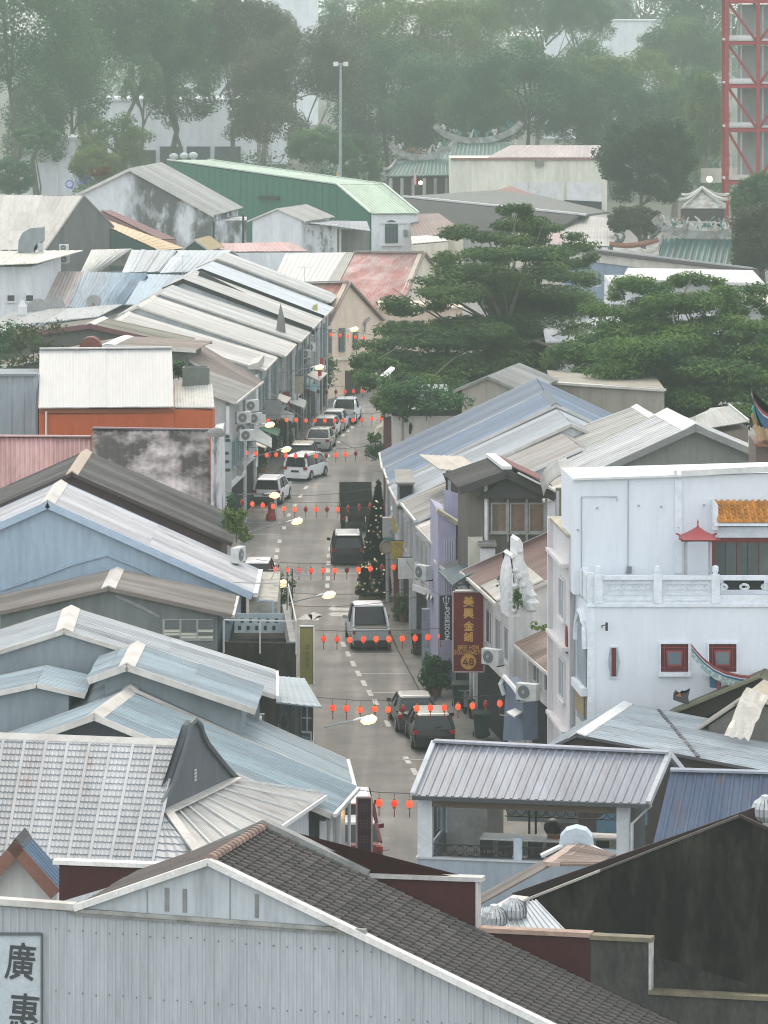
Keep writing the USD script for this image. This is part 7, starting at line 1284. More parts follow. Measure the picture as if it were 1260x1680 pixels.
bg('dense dome-shaped tree behind the cream hall', 858, 62, 262, 245, 640, L_DK, 34, 16000, .55, 44, br=.3, low=-.7)
bg('dark tree at the top right of centre', 880, -60, 90, 190, 800, L_MID, 35, 8000, .65, 26)
bg('drooping pale tree before the blank white slab wall', 945, -30, 85, 110, 780, L_MID, 36, 4200, .6, 18)
bg('tall background tree at the top edge left of the tower', 1040, -80, 40, 190, 960, L_MID, 37, 7000, .75, 24)
bg('leafy tree crossing the right half of the white slab wall', 1120, 30, 150, 150, 760, L_MID, 38, 8000, .6, 26)
bg('dark bushy tree left of the red tower', 1150, -50, 120, 120, 820, L_DK, 39, 6000, .65, 20, low=-.7)
bg('dark leafy tree behind the cream hall end', 1005, 118, 260, 130, 640, L_DK, 40, 8000, .55, 26, low=-.8)
bg('rounded mid-green tree behind the slender tree', 1090, 145, 265, 120, 640, L_MID, 41, 6500, .55, 24, low=-.8)
bg('vine-covered light tree beside the red tower', 1160, 120, 285, 70, 600, L_LT, 42, 5500, .5, 22, low=-.8)
bg('yellow-green shrubby tree right of the dome tree', 985, 95, 150, 110, 680, L_LT, 43, 3500, .6, 16)
bg('dark small tree among the right background greenery', 1105, 200, 300, 70, 560, L_DK, 44, 3200, .5, 14, low=-.8)
tc_ = bg('drooping fan-shaped tree with dark trunk in front of the cream hall end', 1062, 188, 340, 165, 500, leafm('leaf_fan', (.025, .07, .03), (.08, .14, .05), .25), 45, 9000, .5, 40, tr=.4, br=.3, low=-.95, fork=.3)
bg('low shrub tree beside the near temple', 1040, 335, 395, 90, 445, L_OL, 46, 3500, .42, 16, low=-.6)
bg('green tree at the right edge behind the near temple', 1255, 330, 470, 110, 385, L_OL, 47, 6500, .42, 26, low=-.7)
bg('bushy tree below the red tower at the right edge', 1240, 285, 370, 80, 430, L_MID, 48, 3500, .42, 16, low=-.7)
bg('mid-height leafy tree before the middle of the long white wall', 300, 70, 215, 120, 650, L_MID, 91, 3600, .6, 20, low=-.8, fork=.5)
bg('tangled pale tree right of the long white wall', 425, 70, 240, 110, 640, L_OL, 92, 3200, .55, 18, bark=PBARK, fork=.3)
bg('dark leafy tree behind the white side block', 110, 60, 235, 120, 660, L_DK, 93, 4200, .6, 20, low=-.8)
bg('slender leaning tree before the left end of the white wall', 235, 90, 200, 70, 625, L_MID, 94, 1500, .5, 12, fork=.5, tr=.5)
bg('bright shrub tree at the foot of the long white wall', 160, 240, 305, 90, 575, L_LT, 95, 2200, .5, 14, low=-.8)
bg('dark shrub tree between the light mast and the temple porch', 590, 215, 300, 80, 600, L_MID, 96, 2600, .5, 14, low=-.8)
for i, (x, y0, y1, w, Y, lf, lb) in enumerate(((355, 30, 160, 150, 720, L_MID, 'above the long white wall, right half'), (150, -10, 170, 150, 700, L_MID, 'between the corner tree and the forked tree'), (560, 20, 180, 130, 720, L_OL, 'behind the light mast top'), (800, -40, 90, 170, 860, L_LT, 'above the dome tree'), (790, 120, 270, 130, 660, L_MID, 'at the left shoulder of the dome tree'), (960, 60, 200, 110, 720, L_MID, 'left below the slab wall'), (1060, 85, 190, 130, 720, L_LT, 'in front of the slab wall foot'), (1140, 110, 230, 110, 680, L_MID, 'left of the tower middle'), (600, -30, 70, 140, 820, L_MID, 'at the top edge right of the mast'), (430, 0, 120, 130, 760, L_OL, 'above the tangled pale tree'), (1000, -20, 60, 90, 1000, L_MID, 'above the slab wall'), (60, 120, 290, 110, 640, L_MID, 'between corner tree and white side block'))):
    bg('bushy background tree ' + lb, x, y0, y1, w, Y, lf, 200 + i, 4200, .6, 22, low=-.7)
# far-off wood closing the view
wb = []; rw = random.Random(5)
for i in range(70): wb.append((rw.uniform(-150, 150), rw.uniform(1080, 1180), rw.uniform(2, 34), rw.uniform(8, 13), 7, rw.uniform(6, 9)))
v, f = leaves(wb, 36000, 1.3, 50); single('far_wood', (v, f), L_DK, 'far-off wood closing the view behind the park', 'wood', kind='stuff')
ub = []
for i in range(60): ub.append((rw.uniform(-62, 62), rw.uniform(600, 700), rw.uniform(.5, 4.5), rw.uniform(2, 5), 4, rw.uniform(1.5, 4.0)))
v, f = leaves(ub, 26000, .5, 51); single('undergrowth', (v, f), L_DK, 'dark undergrowth below the park trees', 'undergrowth', kind='stuff')
# the two big layered trees of the middle distance
def layered(label, base, pads, n, size, leaf, seed, tr=.4):
    bl = []; lim = []; r = random.Random(seed)
    for x, y, Y, w, th in pads:
        c = P(x + r.uniform(-9, 9), y + r.uniform(-7, 7), Y + r.uniform(-2, 2)); rx = w / 2 * Y / F
        if Y > (262 if x < 945 else 249): lim.append(c)
        for q in range(6):
            u = r.uniform(-.95, .95); s_ = r.uniform(.34, .62) * (1.1 - .4 * abs(u))
            bl.append((c[0] + u * rx, c[1] + r.uniform(-1, 1) * rx * .55, c[2] + r.uniform(-.5, .4) - abs(u) * .5, rx * s_ * 1.1, max(.9, rx * s_ * 1.1), th * r.uniform(.55, 1.05)))
    return tree('layered_tree', label, base, 14, bl, n, size, leaf, BARK, seed, tr, limbs=lim, flat=.25, shell=.95, fork=.25, asp=.17)
padsA = [(850, 365, 288, 120, .6), (800, 385, 284, 130, .55), (905, 380, 290, 130, .55), (770, 415, 282, 110, .55), (860, 410, 276, 190, .6), (930, 420, 288, 90, .55), (780, 450, 280, 170, .6), (880, 448, 284, 190, .65), (720, 485, 272, 160, .55), (820, 478, 282, 240, .7), (690, 498, 276, 110, .45), (920, 490, 282, 130, .6), (740, 520, 274, 210, .6), (860, 520, 280, 220, .7), (690, 550, 270, 170, .55), (790, 556, 276, 220, .7), (900, 556, 280, 160, .65), (640, 583, 266, 130, .5), (730, 590, 268, 210, .65), (830, 596, 274, 210, .7), (620, 596, 264, 80, .4), (690, 622, 264, 160, .5), (880, 600, 276, 120, .6), (800, 630, 268, 150, .6), (660, 600, 284, 110, .5), (860, 625, 270, 180, .7), (930, 545, 272, 110, .8), (950, 585, 268, 120, .8), (955, 625, 262, 130, .8), (905, 510, 280, 120, .7), (960, 560, 270, 100, .8), (640, 612, 246, 110, .5), (690, 632, 242, 130, .6), (740, 645, 240, 140, .7), (655, 645, 240, 90, .5), (790, 650, 246, 120, .6), (610, 588, 256, 70, .4), (690, 660, 238, 100, .5), (780, 600, 276, 200, .8), (840, 575, 282, 240, .8), (760, 545, 284, 220, .8), (870, 500, 288, 200, .7), (800, 455, 288, 160, .7), (720, 605, 272, 190, .7), (900, 640, 270, 160, .6), (850, 350, 286, 60, .5)]
layered('big dark layered tree spreading over the right of the street end', V(P(840, 0, 278)[0], 278, 0), padsA, 190000, .36, L_TA, 61, .45)
padsB = [(1130, 455, 262, 90, .5), (1060, 470, 260, 120, .5), (1190, 472, 258, 120, .5), (1110, 490, 256, 170, .6), (1020, 500, 258, 150, .6), (1220, 500, 254, 120, .5), (1150, 520, 252, 180, .6), (1040, 535, 254, 190, .65), (1240, 535, 250, 110, .5), (1120, 555, 250, 220, .7), (990, 560, 252, 150, .65), (1220, 575, 248, 160, .6), (1060, 590, 250, 190, .65), (1170, 600, 246, 200, .65), (990, 610, 248, 110, .5), (1250, 620, 246, 120, .6), (1100, 625, 246, 190, .6), (1180, 640, 246, 180, .6), (1040, 640, 248, 120, .5), (1240, 655, 246, 120, .6), (1140, 665, 248, 150, .5), (1080, 570, 256, 200, .8), (1200, 545, 256, 170, .7), (1150, 610, 254, 230, .8), (1240, 600, 254, 140, .7), (1060, 630, 254, 160, .7), (1200, 670, 250, 170, .6), (1010, 560, 258, 130, .6)]
layered('big bright-topped layered tree at the right edge', V(P(1130, 0, 250)[0], 252, 0), padsB, 130000, .34, L_BT, 62, .45)
# ================================================================ VEHICLES
def cpaint(n, c): return plain('car_' + n, c, .3, .0, spec=.3, coat=.15)
TYRE = plain('tyre_rubber', (.012, .012, .013), .85); RIM = plain('wheel_rim', (.3, .31, .32), .3, .7); CGL = plain('car_glass', (.012, .015, .018), .1, spec=.4)
TAIL = plain('tail_light', (.25, .012, .012), .25); TRIM = plain('black_trim', (.015, .015, .016), .5); PLATE = plain('number_plate', (.03, .03, .03), .4); HEAD = plain('head_light', (.5, .52, .54), .15)
def loft(rings, cap=True):
    n = len(rings[0]); v = [p for r in rings for p in r]; f = []
    for i in range(len(rings) - 1):
        for j in range(n): f.append((i * n + j, i * n + (j + 1) % n, (i + 1) * n + (j + 1) % n, (i + 1) * n + j))
    f += [tuple(range(n))[::-1], tuple(range((len(rings) - 1) * n, len(rings) * n))]
    return MB().add(v, f)
def car(name, label, rear, heading, paint, kind='suv', Ln=4.4, W=1.78, Ht=1.65, lights=TAIL, roofm_=None, cat='car', scale=1.0):
    """A parked vehicle whose tail stands at the ground point rear; local y runs forward."""
    t = T(name, label, cat, rear, rz=-heading)
    bz, belt = .24, {'suv': .98, 'mpv': .98, 'hatch': .92, 'sedan': .9, 'pickup': 1.02, 'truck': 1.1}[kind]
    hood = belt - .06; w = W / 2
    if kind == 'sedan': st = [(0, .62, .9), (.12, belt - .02, .96), (.9, belt, 1), (2.2, belt, 1), (Ln * .76, hood - .02, 1), (Ln - .25, hood - .14, .95), (Ln, hood - .35, .85)]
    elif kind == 'pickup': st = [(0, belt + .02, .97), (.08, belt + .04, 1), (1.7, belt + .04, 1), (3.4, belt, 1), (Ln - 1.2, belt + .04, 1), (Ln - .2, belt - .06, .96), (Ln, belt - .3, .88)]
    else: st = [(0, .62, .9), (.08, belt - .02, .965), (.7, belt, 1), (2.2, belt, 1), (Ln - 1.15, belt - .0, 1), (Ln - .25, hood - .08, .95), (Ln, hood - .32, .86)]
    rings = []
    for y, z, q in st:
        a = w * q; rings.append([V(-a * .94, y, bz), V(a * .94, y, bz), V(a, y, bz + .16), V(a, y, z - .16), V(a * .93, y, z), V(-a * .93, y, z), V(-a, y, z - .16), V(-a, y, bz + .16)])
    t.part('body', loft(rings), paint, smooth=35, local=True)
    if kind == 'truck': pass
    cab = {'suv': (.12, .38, Ln * .60, Ln * .76), 'mpv': (.05, .2, Ln * .70, Ln * .90), 'hatch': (.1, .5, Ln * .6, Ln * .77), 'sedan': (.55, 1.25, 2.55, 3.35), 'pickup': (1.5, 1.72, 3.2, 4.0)}[kind]
    def cabring(z, s):
        y0 = lerp(cab[0], cab[1], s); y1 = lerp(cab[3], cab[2], s); a = lerp(w * .93, w * .74, s)
        return [V(-a, y0 + .05, z), V(-a + .12, y0, z), V(a - .12, y0, z), V(a, y0 + .05, z), V(a, y1 - .1, z), V(a - .18, y1, z), V(-a + .18, y1, z), V(-a, y1 - .1, z)]
    t.part('windows', loft([cabring(belt - .02, 0), cabring(lerp(belt, Ht, .5), .5), cabring(Ht - .09, .92)]), CGL, local=True)
    rp = roofm_ or paint
    rr = [[V(p[0], p[1], Ht - .11) for p in cabring(0, .9)], [V(p[0], p[1], Ht - .04) for p in cabring(0, .98)], [V(p[0] * .86, lerp(p[1], (cab[1] + cab[2]) / 2, .08), Ht) for p in cabring(0, 1.0)]]
    t.part('roof', loft(rr), rp, smooth=50, local=True)
    for sx in (-1, 1):
        for (ya, yb, th) in ((cab[0] + .06, cab[1] + .05, .13), (cab[3] - .08, cab[2] - .06, .09)):
            t.part('pillar', MB().beam(V(sx * w * .925, ya, belt - .02), V(sx * w * .77, yb, Ht - .09), .09, th, up=V(sx, .3, 0)), paint, local=True)
        ym = (cab[0] + cab[3]) / 2; t.part('pillar', MB().beam(V(sx * w * .935, ym, belt - .02), V(sx * w * .765, ym - .05, Ht - .1), .05, .1, up=V(sx, 0, 0)), TRIM, local=True)
        mr = loft([[V(sx * (w + .02), cab[3] - .55, belt + .02), V(sx * (w + .22), cab[3] - .52, belt + .04), V(sx * (w + .22), cab[3] - .52, belt + .2), V(sx * (w + .02), cab[3] - .55, belt + .18)], [V(sx * (w + .02), cab[3] - .42, belt + .04), V(sx * (w + .18), cab[3] - .42, belt + .06), V(sx * (w + .18), cab[3] - .42, belt + .16), V(sx * (w + .02), cab[3] - .42, belt + .16)]])
        t.part('mirror', mr, paint, local=True)
        ty = belt - .12; t.part('tail_light', MB().box(V(min(sx * (w - .26), sx * (w - .02)) , -.02, ty - .08), V(max(sx * (w - .26), sx * (w - .02)), .12, ty + .08)), lights, local=True)
        t.part('head_light', MB().box(V(min(sx * (w - .42), sx * (w - .1)), Ln - .14, hood - .28), V(max(sx * (w - .42), sx * (w - .1)), Ln - .02, hood - .14)), HEAD, local=True)
        for yy in (.82, Ln - .88):
            R = .36 if kind in ('suv', 'pickup') else .32; c_ = V(sx * (w - .1), yy, R)
            ring = lambda rr_, x: [c_ + V(x, rr_ * math.cos(a), rr_ * math.sin(a)) for a in np.arange(16) * math.pi / 8]
            wp = t.part('wheel', loft([ring(R, -sx * .12), ring(R, sx * .10), ring(R * .9, sx * .125)]), TYRE, local=True)
            t.part('rim', loft([ring(R * .62, sx * .10), ring(R * .6, sx * .135)]), RIM, wp, local=True)
            t.part('wheel_arch', loft([[c_ + V(sx * .02, (R + .08) * math.cos(a), max(-.1, (R + .07) * math.sin(a))) for a in np.arange(14) * math.pi / 7], [c_ + V(sx * .108, (R + .08) * math.cos(a), max(-.1, (R + .07) * math.sin(a))) for a in np.arange(14) * math.pi / 7]]), TRIM, local=True)
    t.part('rear_bumper', loft([[V(-w * .9, -.06, bz - .02), V(w * .9, -.06, bz - .02), V(w * .92, -.06, bz + .26), V(-w * .92, -.06, bz + .26)], [V(-w * .96, .12, bz - .02), V(w * .96, .12, bz - .02), V(w * .97, .12, bz + .3), V(-w * .97, .12, bz + .3)]]), TRIM if kind in ('suv', 'pickup') else paint, local=True)
    t.part('number_plate', MB().box(V(-.27, -.035, belt - .36), V(.27, .0, belt - .24)), PLATE, local=True)
    if kind != 'pickup': t.part('wiper', MB().beam(V(0, cab[0] - .01, belt + .05), V(.35, cab[0] + .06, belt + .12), .02, .02), TRIM, local=True)
    if kind in ('suv', 'mpv'):
        for sx in (-1, 1): t.part('roof_rail', MB().beam(V(sx * w * .66, cab[1] + .3, Ht + .0), V(sx * w * .66, cab[2] - .2, Ht + .0), .04, .05), STEEL, local=True)
        t.part('spoiler', MB().prism([V(-w * .66, cab[1] - .16, Ht - .12), V(w * .66, cab[1] - .16, Ht - .12), V(w * .64, cab[1] + .15, Ht - .06), V(-w * .64, cab[1] + .15, Ht - .06)], UP * .05), paint, local=True)
    if kind == 'pickup':
        t.part('tailgate', MB().box(V(-w * .84, -.04, .52), V(w * .84, .03, belt + .0)), paint, local=True); t.part('bed_cover', MB().box(V(-w * .84, .06, belt + .02), V(w * .84, 1.48, belt + .055)), TRIM, local=True)
        for sx in (-1, 1): t.part('canopy_bar', MB().tube([V(sx * w * .9, .45, belt + .06), V(sx * w * .86, .9, belt + .42), V(sx * w * .78, 1.55, Ht - .16)], .05), HEAD, local=True)
    return t
def at_(x, y): return G(x, y)
WHC, SIL, BLK, DGR = cpaint('white', (.68, .69, .70)), cpaint('silver', (.36, .39, .42)), cpaint('black', (.012, .013, .015)), cpaint('dark_grey', (.03, .032, .034))
RDC = cpaint('dark_red', (.12, .012, .015)); CHM = cpaint('champagne', (.40, .40, .37))
def hd(K, Y): return math.degrees(math.atan((kx(K, Y + 4) - kx(K, Y - 4)) / 8))
car('pickup_truck', 'silver double-cab pickup with white roof parked by the right kerb', at_(610, 1068), -4.5, SIL, 'pickup', 5.3, 1.9, 1.98, roofm_=WHC, cat='pickup')
car('parked_car', 'dark grey sedan with pale roof parked ahead of the black hatchback', at_(686, 1205), -5, cpaint('charcoal', (.05, .052, .055)), 'sedan', 4.6, 1.78, 1.46, roofm_=cpaint('pale_roof', (.4, .39, .36)))
car('parked_car', 'black hatchback with beige roof nearest the restaurant', at_(713, 1233), -5, BLK, 'hatch', 4.3, 1.78, 1.5, roofm_=cpaint('beige_roof', (.42, .40, .35)))
car('parked_car', 'black SUV with pale roof parked beside the tree with lights', at_(571, 928), -1.5, BLK, 'suv', 4.6, 1.84, 1.7, roofm_=cpaint('grey_roof', (.3, .3, .29)))
car('parked_car', 'white SUV with roof rails, first in the left row of parked cars', at_(437, 829), 8.5, WHC, 'suv', 4.4, 1.78, 1.64)
car('parked_car', 'white van-like car turned across the bay behind the white SUV', at_(484, 790), 20, WHC, 'mpv', 4.3, 1.68, 1.7)
car('parked_car', 'dark grey SUV with cream roof in the left parked row', at_(493, 771), 5, DGR, 'suv', 4.4, 1.78, 1.7, roofm_=cpaint('cream_roof', (.5, .46, .38)))
car('parked_car', 'champagne sedan in the middle of the left parked row', at_(520, 741), 6, CHM, 'sedan', 4.5, 1.74, 1.48)
car('parked_car', 'white hatchback with dark rear window in the left parked row', at_(531, 720), 6, WHC, 'hatch', 4.1, 1.72, 1.5)
car('parked_car', 'white compact car mostly hidden between the hatchback and the far pickup', at_(545, 709), 6, cpaint('white_dull', (.55, .56, .56)), 'hatch', 4.0, 1.7, 1.5)
car('pickup_truck', 'white pickup parked farthest up the street on the left', at_(563, 697), 5, cpaint('white_blue', (.55, .6, .63)), 'pickup', 5.2, 1.84, 1.8, cat='pickup')
car('parked_car', 'white-roofed car mostly hidden behind the blue gabled house', at_(420, 972), 2, RDC, 'hatch', 4.2, 1.7, 1.55, roofm_=WHC)
car('parked_car', 'dark red car with white roof beside the dark plum sign', at_(583, 1394), -3, RDC, 'mpv', 4.3, 1.7, 1.75, roofm_=WHC)
car('parked_car', 'silver-topped dark red sedan at the bottom of the street', at_(590, 1428), -4, RDC, 'sedan', 4.5, 1.72, 1.5, roofm_=cpaint('silver_roof', (.45, .46, .47)))
# tipper truck
tk0 = at_(585, 873); tr_ = T('tipper_truck', 'dark tipper truck with high open cargo bed ahead of the black SUV', 'truck', tk0, rz=1.5); TB = M('truck_bed_dark', (.035, .036, .034), (.07, .065, .055), .6, sc=2, rough=.8)
tr_.part('bed_floor', MB().box((-.95, 0, .95), (.95, 3.4, 1.05)), TB, local=True); tr_.part('tailgate', MB().box((-.95, -.06, .95), (.95, .0, 1.45)), TB, local=True); tr_.part('head_board', MB().box((-.97, 3.4, .95), (.97, 3.5, 2.55)), TB, local=True)
for sx in (-1, 1): tr_.part('bed_side', MB().prism([V(sx * .95, 0, 1.05), V(sx * .95, 3.4, 1.05), V(sx * .95, 3.4, 2.0), V(sx * .95, .0, 1.5)], V(sx * .05, 0, 0)), TB, local=True)
tr_.part('cab', loft([[V(-.9, 3.6, .6), V(.9, 3.6, .6), V(.9, 5.1, .6), V(-.9, 5.1, .6)], [V(-.9, 3.6, 1.5), V(.9, 3.6, 1.5), V(.9, 5.15, 1.4), V(-.9, 5.15, 1.4)], [V(-.8, 3.65, 2.2), V(.8, 3.65, 2.2), V(.8, 4.8, 2.2), V(-.8, 4.8, 2.2)]]), cpaint('truck_grey', (.12, .12, .12)), local=True)
tr_.part('chassis', MB().box((-.5, .1, .55), (.5, 5, .94)), TRIM, local=True)
for sx in (-1, 1):
    for yy in (.9, 4.3): tr_.part('wheel', loft([[V(sx * .66, yy + .42 * math.cos(a), .42 + .42 * math.sin(a)) for a in np.arange(14) * math.pi / 7], [V(sx * .9, yy + .42 * math.cos(a), .42 + .42 * math.sin(a)) for a in np.arange(14) * math.pi / 7]]), TYRE, local=True)
    tr_.part('tail_light', MB().box((sx * .75 - .12, -.08, .75), (sx * .75 + .12, -.02, .88)), TAIL, local=True)

# ================================================================ LANTERN STRINGS
def lantern_proto(name, label, loc, mm, group):
    t = T(name, label, 'lantern', loc, group); z0 = V(0, 0, 0)
    n = 12; pr = [(.035, .13), (.08, .11), (.108, .06), (.118, 0), (.108, -.06), (.08, -.11), (.035, -.13)]
    t.part('paper_body', MB().lathe(pr, z0, n), mm, smooth=60, local=True); t.part('cap', MB().lathe([(.05, .12), (.05, .17), (.01, .2)], z0, 8), plain('lantern_gold', (.35, .16, .03), .5), local=True); t.part('base_ring', MB().lathe([(.05, -.19), (.05, -.12)], z0, 8), plain('lantern_gold', (.35, .16, .03)), local=True)
    t.part('hanger', MB().tube([V(0, 0, .2), V(0, 0, .36)], .008, 4), BLACK, local=True); t.part('tassel', MB().tube([V(0, 0, -.19), V(0, 0, -.48)], .014, 5, .022), plain('tassel_red', (.25, .03, .02), .8), local=True); return t
LIT = usdkit.material(stage, '/World/Looks/lit_lantern', {'oi': ('object_info', {}), 'r': ('rgb_ramp', {'ramp': [(0, (1, .045, .012)), (1, (1, .10, .03))]}), 'p': ('principled_bsdf', {'base_color': (.5, .06, .03), 'roughness': .7, 'emission_strength': .62})}, [('oi.random', 'r.fac'), ('r.color', 'p.emission_color')], surface='p.BSDF')
UNL = plain('unlit_lantern', (.26, .02, .022), .6); UN2 = plain('dim_lantern', (.4, .03, .02), .6, emit=(1, .06, .02), es=.35)
protos = {}
def string_of(key, desc, pts, lit, z=4.6, d=None):
    """pts: lantern centres in photo pixels; lit: one letter for each (L lit, U unlit, D dim)."""
    Y = d; wire = []
    for i, ((x, y), s) in enumerate(zip(pts, lit)):
        p = P(x, y, Y); grp = f'{dict(L="lit", U="unlit", D="dim")[s]} lanterns {desc}'; lb = f'{ORD[i]} from left, {dict(L="lit orange", U="unlit red", D="dim red")[s]} lantern {desc}'
        if s not in protos: protos[s] = lantern_proto('paper_lantern', lb, p, dict(L=LIT, U=UNL, D=UN2)[s], grp)
        else: copy_of(protos[s], lb, p, rz=rng.uniform(0, 360), group=grp)
        wire.append(p + UP * .37)
    a, b = wire[0] + (wire[0] - wire[1]) * 1.6 + UP * .05, wire[-1] + (wire[-1] - wire[-2]) * 1.6 + UP * .05
    single('lantern_wire', MB().tube([a] + wire + [b], .012, 4), BLACK, f'thin lantern wire {desc}', 'wire')
string_of('a', "beside the dark plum sign", [(622, 1317), (647, 1318), (672, 1319)], 'LDL', d=140)
string_of('b', "on the string above the two dark cars", [(546, 1161), (568, 1162), (591, 1164.5), (615, 1163), (637, 1164), (661, 1163.5), (684, 1162), (706, 1161), (729, 1161), (751.5, 1159.5), (775, 1158), (797, 1156), (820, 1154), (842, 1151), (866, 1148)], 'LLLLLULLLLLULUU', d=164)
string_of('c', "on the string below the pickup's tailgate", [(531, 1048), (553, 1048.5), (574, 1049.5), (596, 1049), (617, 1048.5), (638, 1048.5), (660, 1047.5), (681, 1047), (702, 1045.5), (723, 1044), (745, 1041), (787, 1037)], 'DDLLLLLLLLLL', d=178)
string_of('d', "on the string before the black SUV", [(452, 934), (471.5, 935.5), (490.5, 936), (510, 936), (530, 936), (549, 936), (569, 935), (588, 934.5), (607.5, 933), (626.5, 931), (645.5, 930.5), (662, 928)], 'LLDDLLULLULU', d=200)
string_of('e', "on the string over the left bays", [(397, 824), (414, 827), (431, 829), (448, 831), (466, 834), (483.5, 836), (501.5, 835.5), (519, 835.5), (536.5, 835.5), (554.5, 835.5), (571, 834), (589, 832), (607, 830)], 'ULLLLLULULUUU', d=222)
string_of('f', "on the string above the white SUV", [(389, 742), (404.5, 743), (420, 744), (437.5, 746.5), (453, 746), (469, 747.5), (485, 748), (502, 748), (518, 748), (535, 747.5), (551, 746.5), (567, 745.5), (583.5, 744), (601, 742.5)], 'DLLLLLLULULLUU', d=243)
string_of('g', "on the string before the white hatchback", [(424, 690), (440, 690), (455, 690), (470, 689), (486, 689), (502, 690), (517, 690), (533, 690), (549, 690), (563, 690), (579, 689), (594, 688), (610, 687), (625, 686)], 'ULULLLDLLDLDLL', d=266)
string_of('h', "on the string before the dark doorway", [(477, 638), (493, 641), (507, 642), (522, 642.5), (536, 643), (551, 643), (566, 642.5), (580, 642), (595, 641)], 'UUUUUUDDD', d=288)
string_of('i', "on the string before the beige house", [(543, 549), (558, 550), (571, 551.5), (583, 553), (597, 555.5)], 'LDLDL', d=296)

# ================================================================ STREET LAMPS
LAMPE = plain('street_lamp_glow', (1, .85, .6), .3, emit=(1, .55, .2), es=1.3)
def street_lamp(label, head, tail, Y, post=None, sc=.95, lit=True):
    p, q = P(*head, Y), P(*tail, Y + (.4 if post is None else 0)); t = T('street_lamp', label, 'street lamp', V(q[0], q[1], 0)); d = nz(p - q); sd = nz(np.cross(d, UP)); u = np.cross(sd, d)
    t.part('arm', MB().tube([q, lerp(q, p, .5) + UP * .03, p], .045 * sc, 6, .03 * sc), M('lamp_arm_grey', (.3, .33, .34), rnd=0))
    pr = [(-.1, .06), (.05, .12), (.22, .13), (.38, .10), (.44, .04)]; rr = []
    for s, w in pr: rr.append([p + d * s * sc + sd * w * sc * math.cos(a) + u * (w * .55 * sc * math.sin(a) + .02) for a in np.arange(10) * math.pi / 5])
    t.part('lamp_head', loft(rr), M('lamp_head_white', (.62, .64, .64), rnd=0), smooth=50)
    rr = [[p + d * s * sc + sd * w * sc * math.cos(a) + u * (-.08 * sc + w * .9 * sc * math.sin(a)) for a in np.arange(10) * math.pi / 5] for s, w, dz in ((.2, .05, 0), (.3, .16, 0), (.5, .21, 0), (.74, .19, 0), (.88, .05, 0))]
    t.part('lamp_bowl', loft(rr), LAMPE if lit else WHITE, smooth=60)
    if post: t.part('post', MB().tube([V(q[0], q[1], 0), q], .07, 7, .05), M('lamp_post_grey', (.33, .35, .35), rnd=0))
street_lamp('lit street lamp on a dark arm above the road beside the glazed balcony', (584, 1182), (532, 1193), 150)
street_lamp('lit street lamp on a long slanting grey arm by the roof terrace', (522, 978), (455, 995), 190, post=True)
street_lamp('short white lit street lamp at the gutter of the blue gabled house', (452, 958), (442, 961), 183)
street_lamp('lit street lamp on a slanting arm below the lanterns over the white bays', (472, 857), (400, 876), 217, post=True)
street_lamp('lit street lamp in front of the rear bumper of the white SUV', (436, 811), (380, 812), 236, post=True)
street_lamp('lit street lamp on a thin arm above the roof of the white van-like car', (456, 739), (395, 756), 246, post=True)
street_lamp('lit street lamp beside the stacked air conditioners', (430, 697), (395, 703), 252)
street_lamp('lit street lamp next to the red and white flags of the left row', (512, 603), (462, 612), 276)
street_lamp('lit street lamp on a dark arm in front of the beige end house', (570, 541), (530, 550), 300)
# tv aerial and cables
an = T('tv_aerial', 'tall double TV aerial mast standing above the roof terrace', 'aerial', P(480, 1020, 163)); 
an.part('mast', MB().tube([P(479.5, 1015, 163), P(479.5, 933, 163)], .03, 5).tube([P(471, 1008, 164), P(471, 938, 164)], .025, 5), BLACK)
for a, b in (((440, 934), (500, 938)), ((448, 960), (497, 968)), ((470, 947), (508, 943)), ((445, 950), (459, 919)), ((478, 938), (510, 946))): an.part('boom', MB().tube([P(*a, 163), P(*b, 163)], .018, 5), STEEL)
for k in range(7): an.part('element', MB().tube([P(452 + k * 8, 930 + k * .4, 162.6), P(455 + k * 8, 942 + k * .4, 163.4)], .01, 4), STEEL)
def cable(label, p, q, sag=.4, r=.012):
    single('cable', MB().tube([lerp(p, q, s) - UP * (sag * 4 * s * (1 - s)) for s in np.linspace(0, 1, 12)], r, 4), BLACK, label, 'cable')
cable('thin overhead cable crossing the street by the road arrows', P(440, 968, 190), P(690, 962, 192), .3)
cable('second thin overhead cable crossing just below it', P(440, 990, 188), P(690, 978, 191), .3)
cable('thin overhead cable near the white SUV bays', P(360, 800, 235), P(625, 798, 225), .5)

# ================================================================ SIGNS
def frame_sign(name, label, x0, y0, x1, y1, Y, board, frame, dep=.12, yr=0.0):
    bl, br, tr, tl = P(x0, y1, Y), P(x1, y1, Y + yr), P(x1, y0, Y + yr), P(x0, y0, Y); t = T(name, label, 'sign', (bl + br) / 2); ux = nz(br - bl); n = nz(np.cross(ux, UP)); n = n if n[1] < 0 else -n
    t.part('board', MB().prism([bl, br, tr, tl], -n * dep), board)
    if frame:
        for a, b in ((bl, br), (tl, tr)): t.part('frame', MB().beam(a, b, .1, .06), frame)
        for a, b in ((bl, tl), (br, tr)): t.part('frame', MB().beam(a, b, .06, .1, up=n), frame)
    return t, bl, ux, n, (br - bl) @ ux, tl[2] - bl[2]
gold = M('gold_paint', (.55, .30, .075), (.4, .22, .06), .5, sc=6, rough=.5)
rs, o, ux, n, W_, H_ = frame_sign('shop_sign', 'tall maroon shop sign with gold Chinese characters and number 48', 743, 971, 794, 1102, 171.5, M('maroon_sign', (.135, .012, .014), (.10, .012, .014), .5, sc=2, rough=.5, rnd=0), M('sign_frame_pink', (.45, .33, .31), rnd=0))
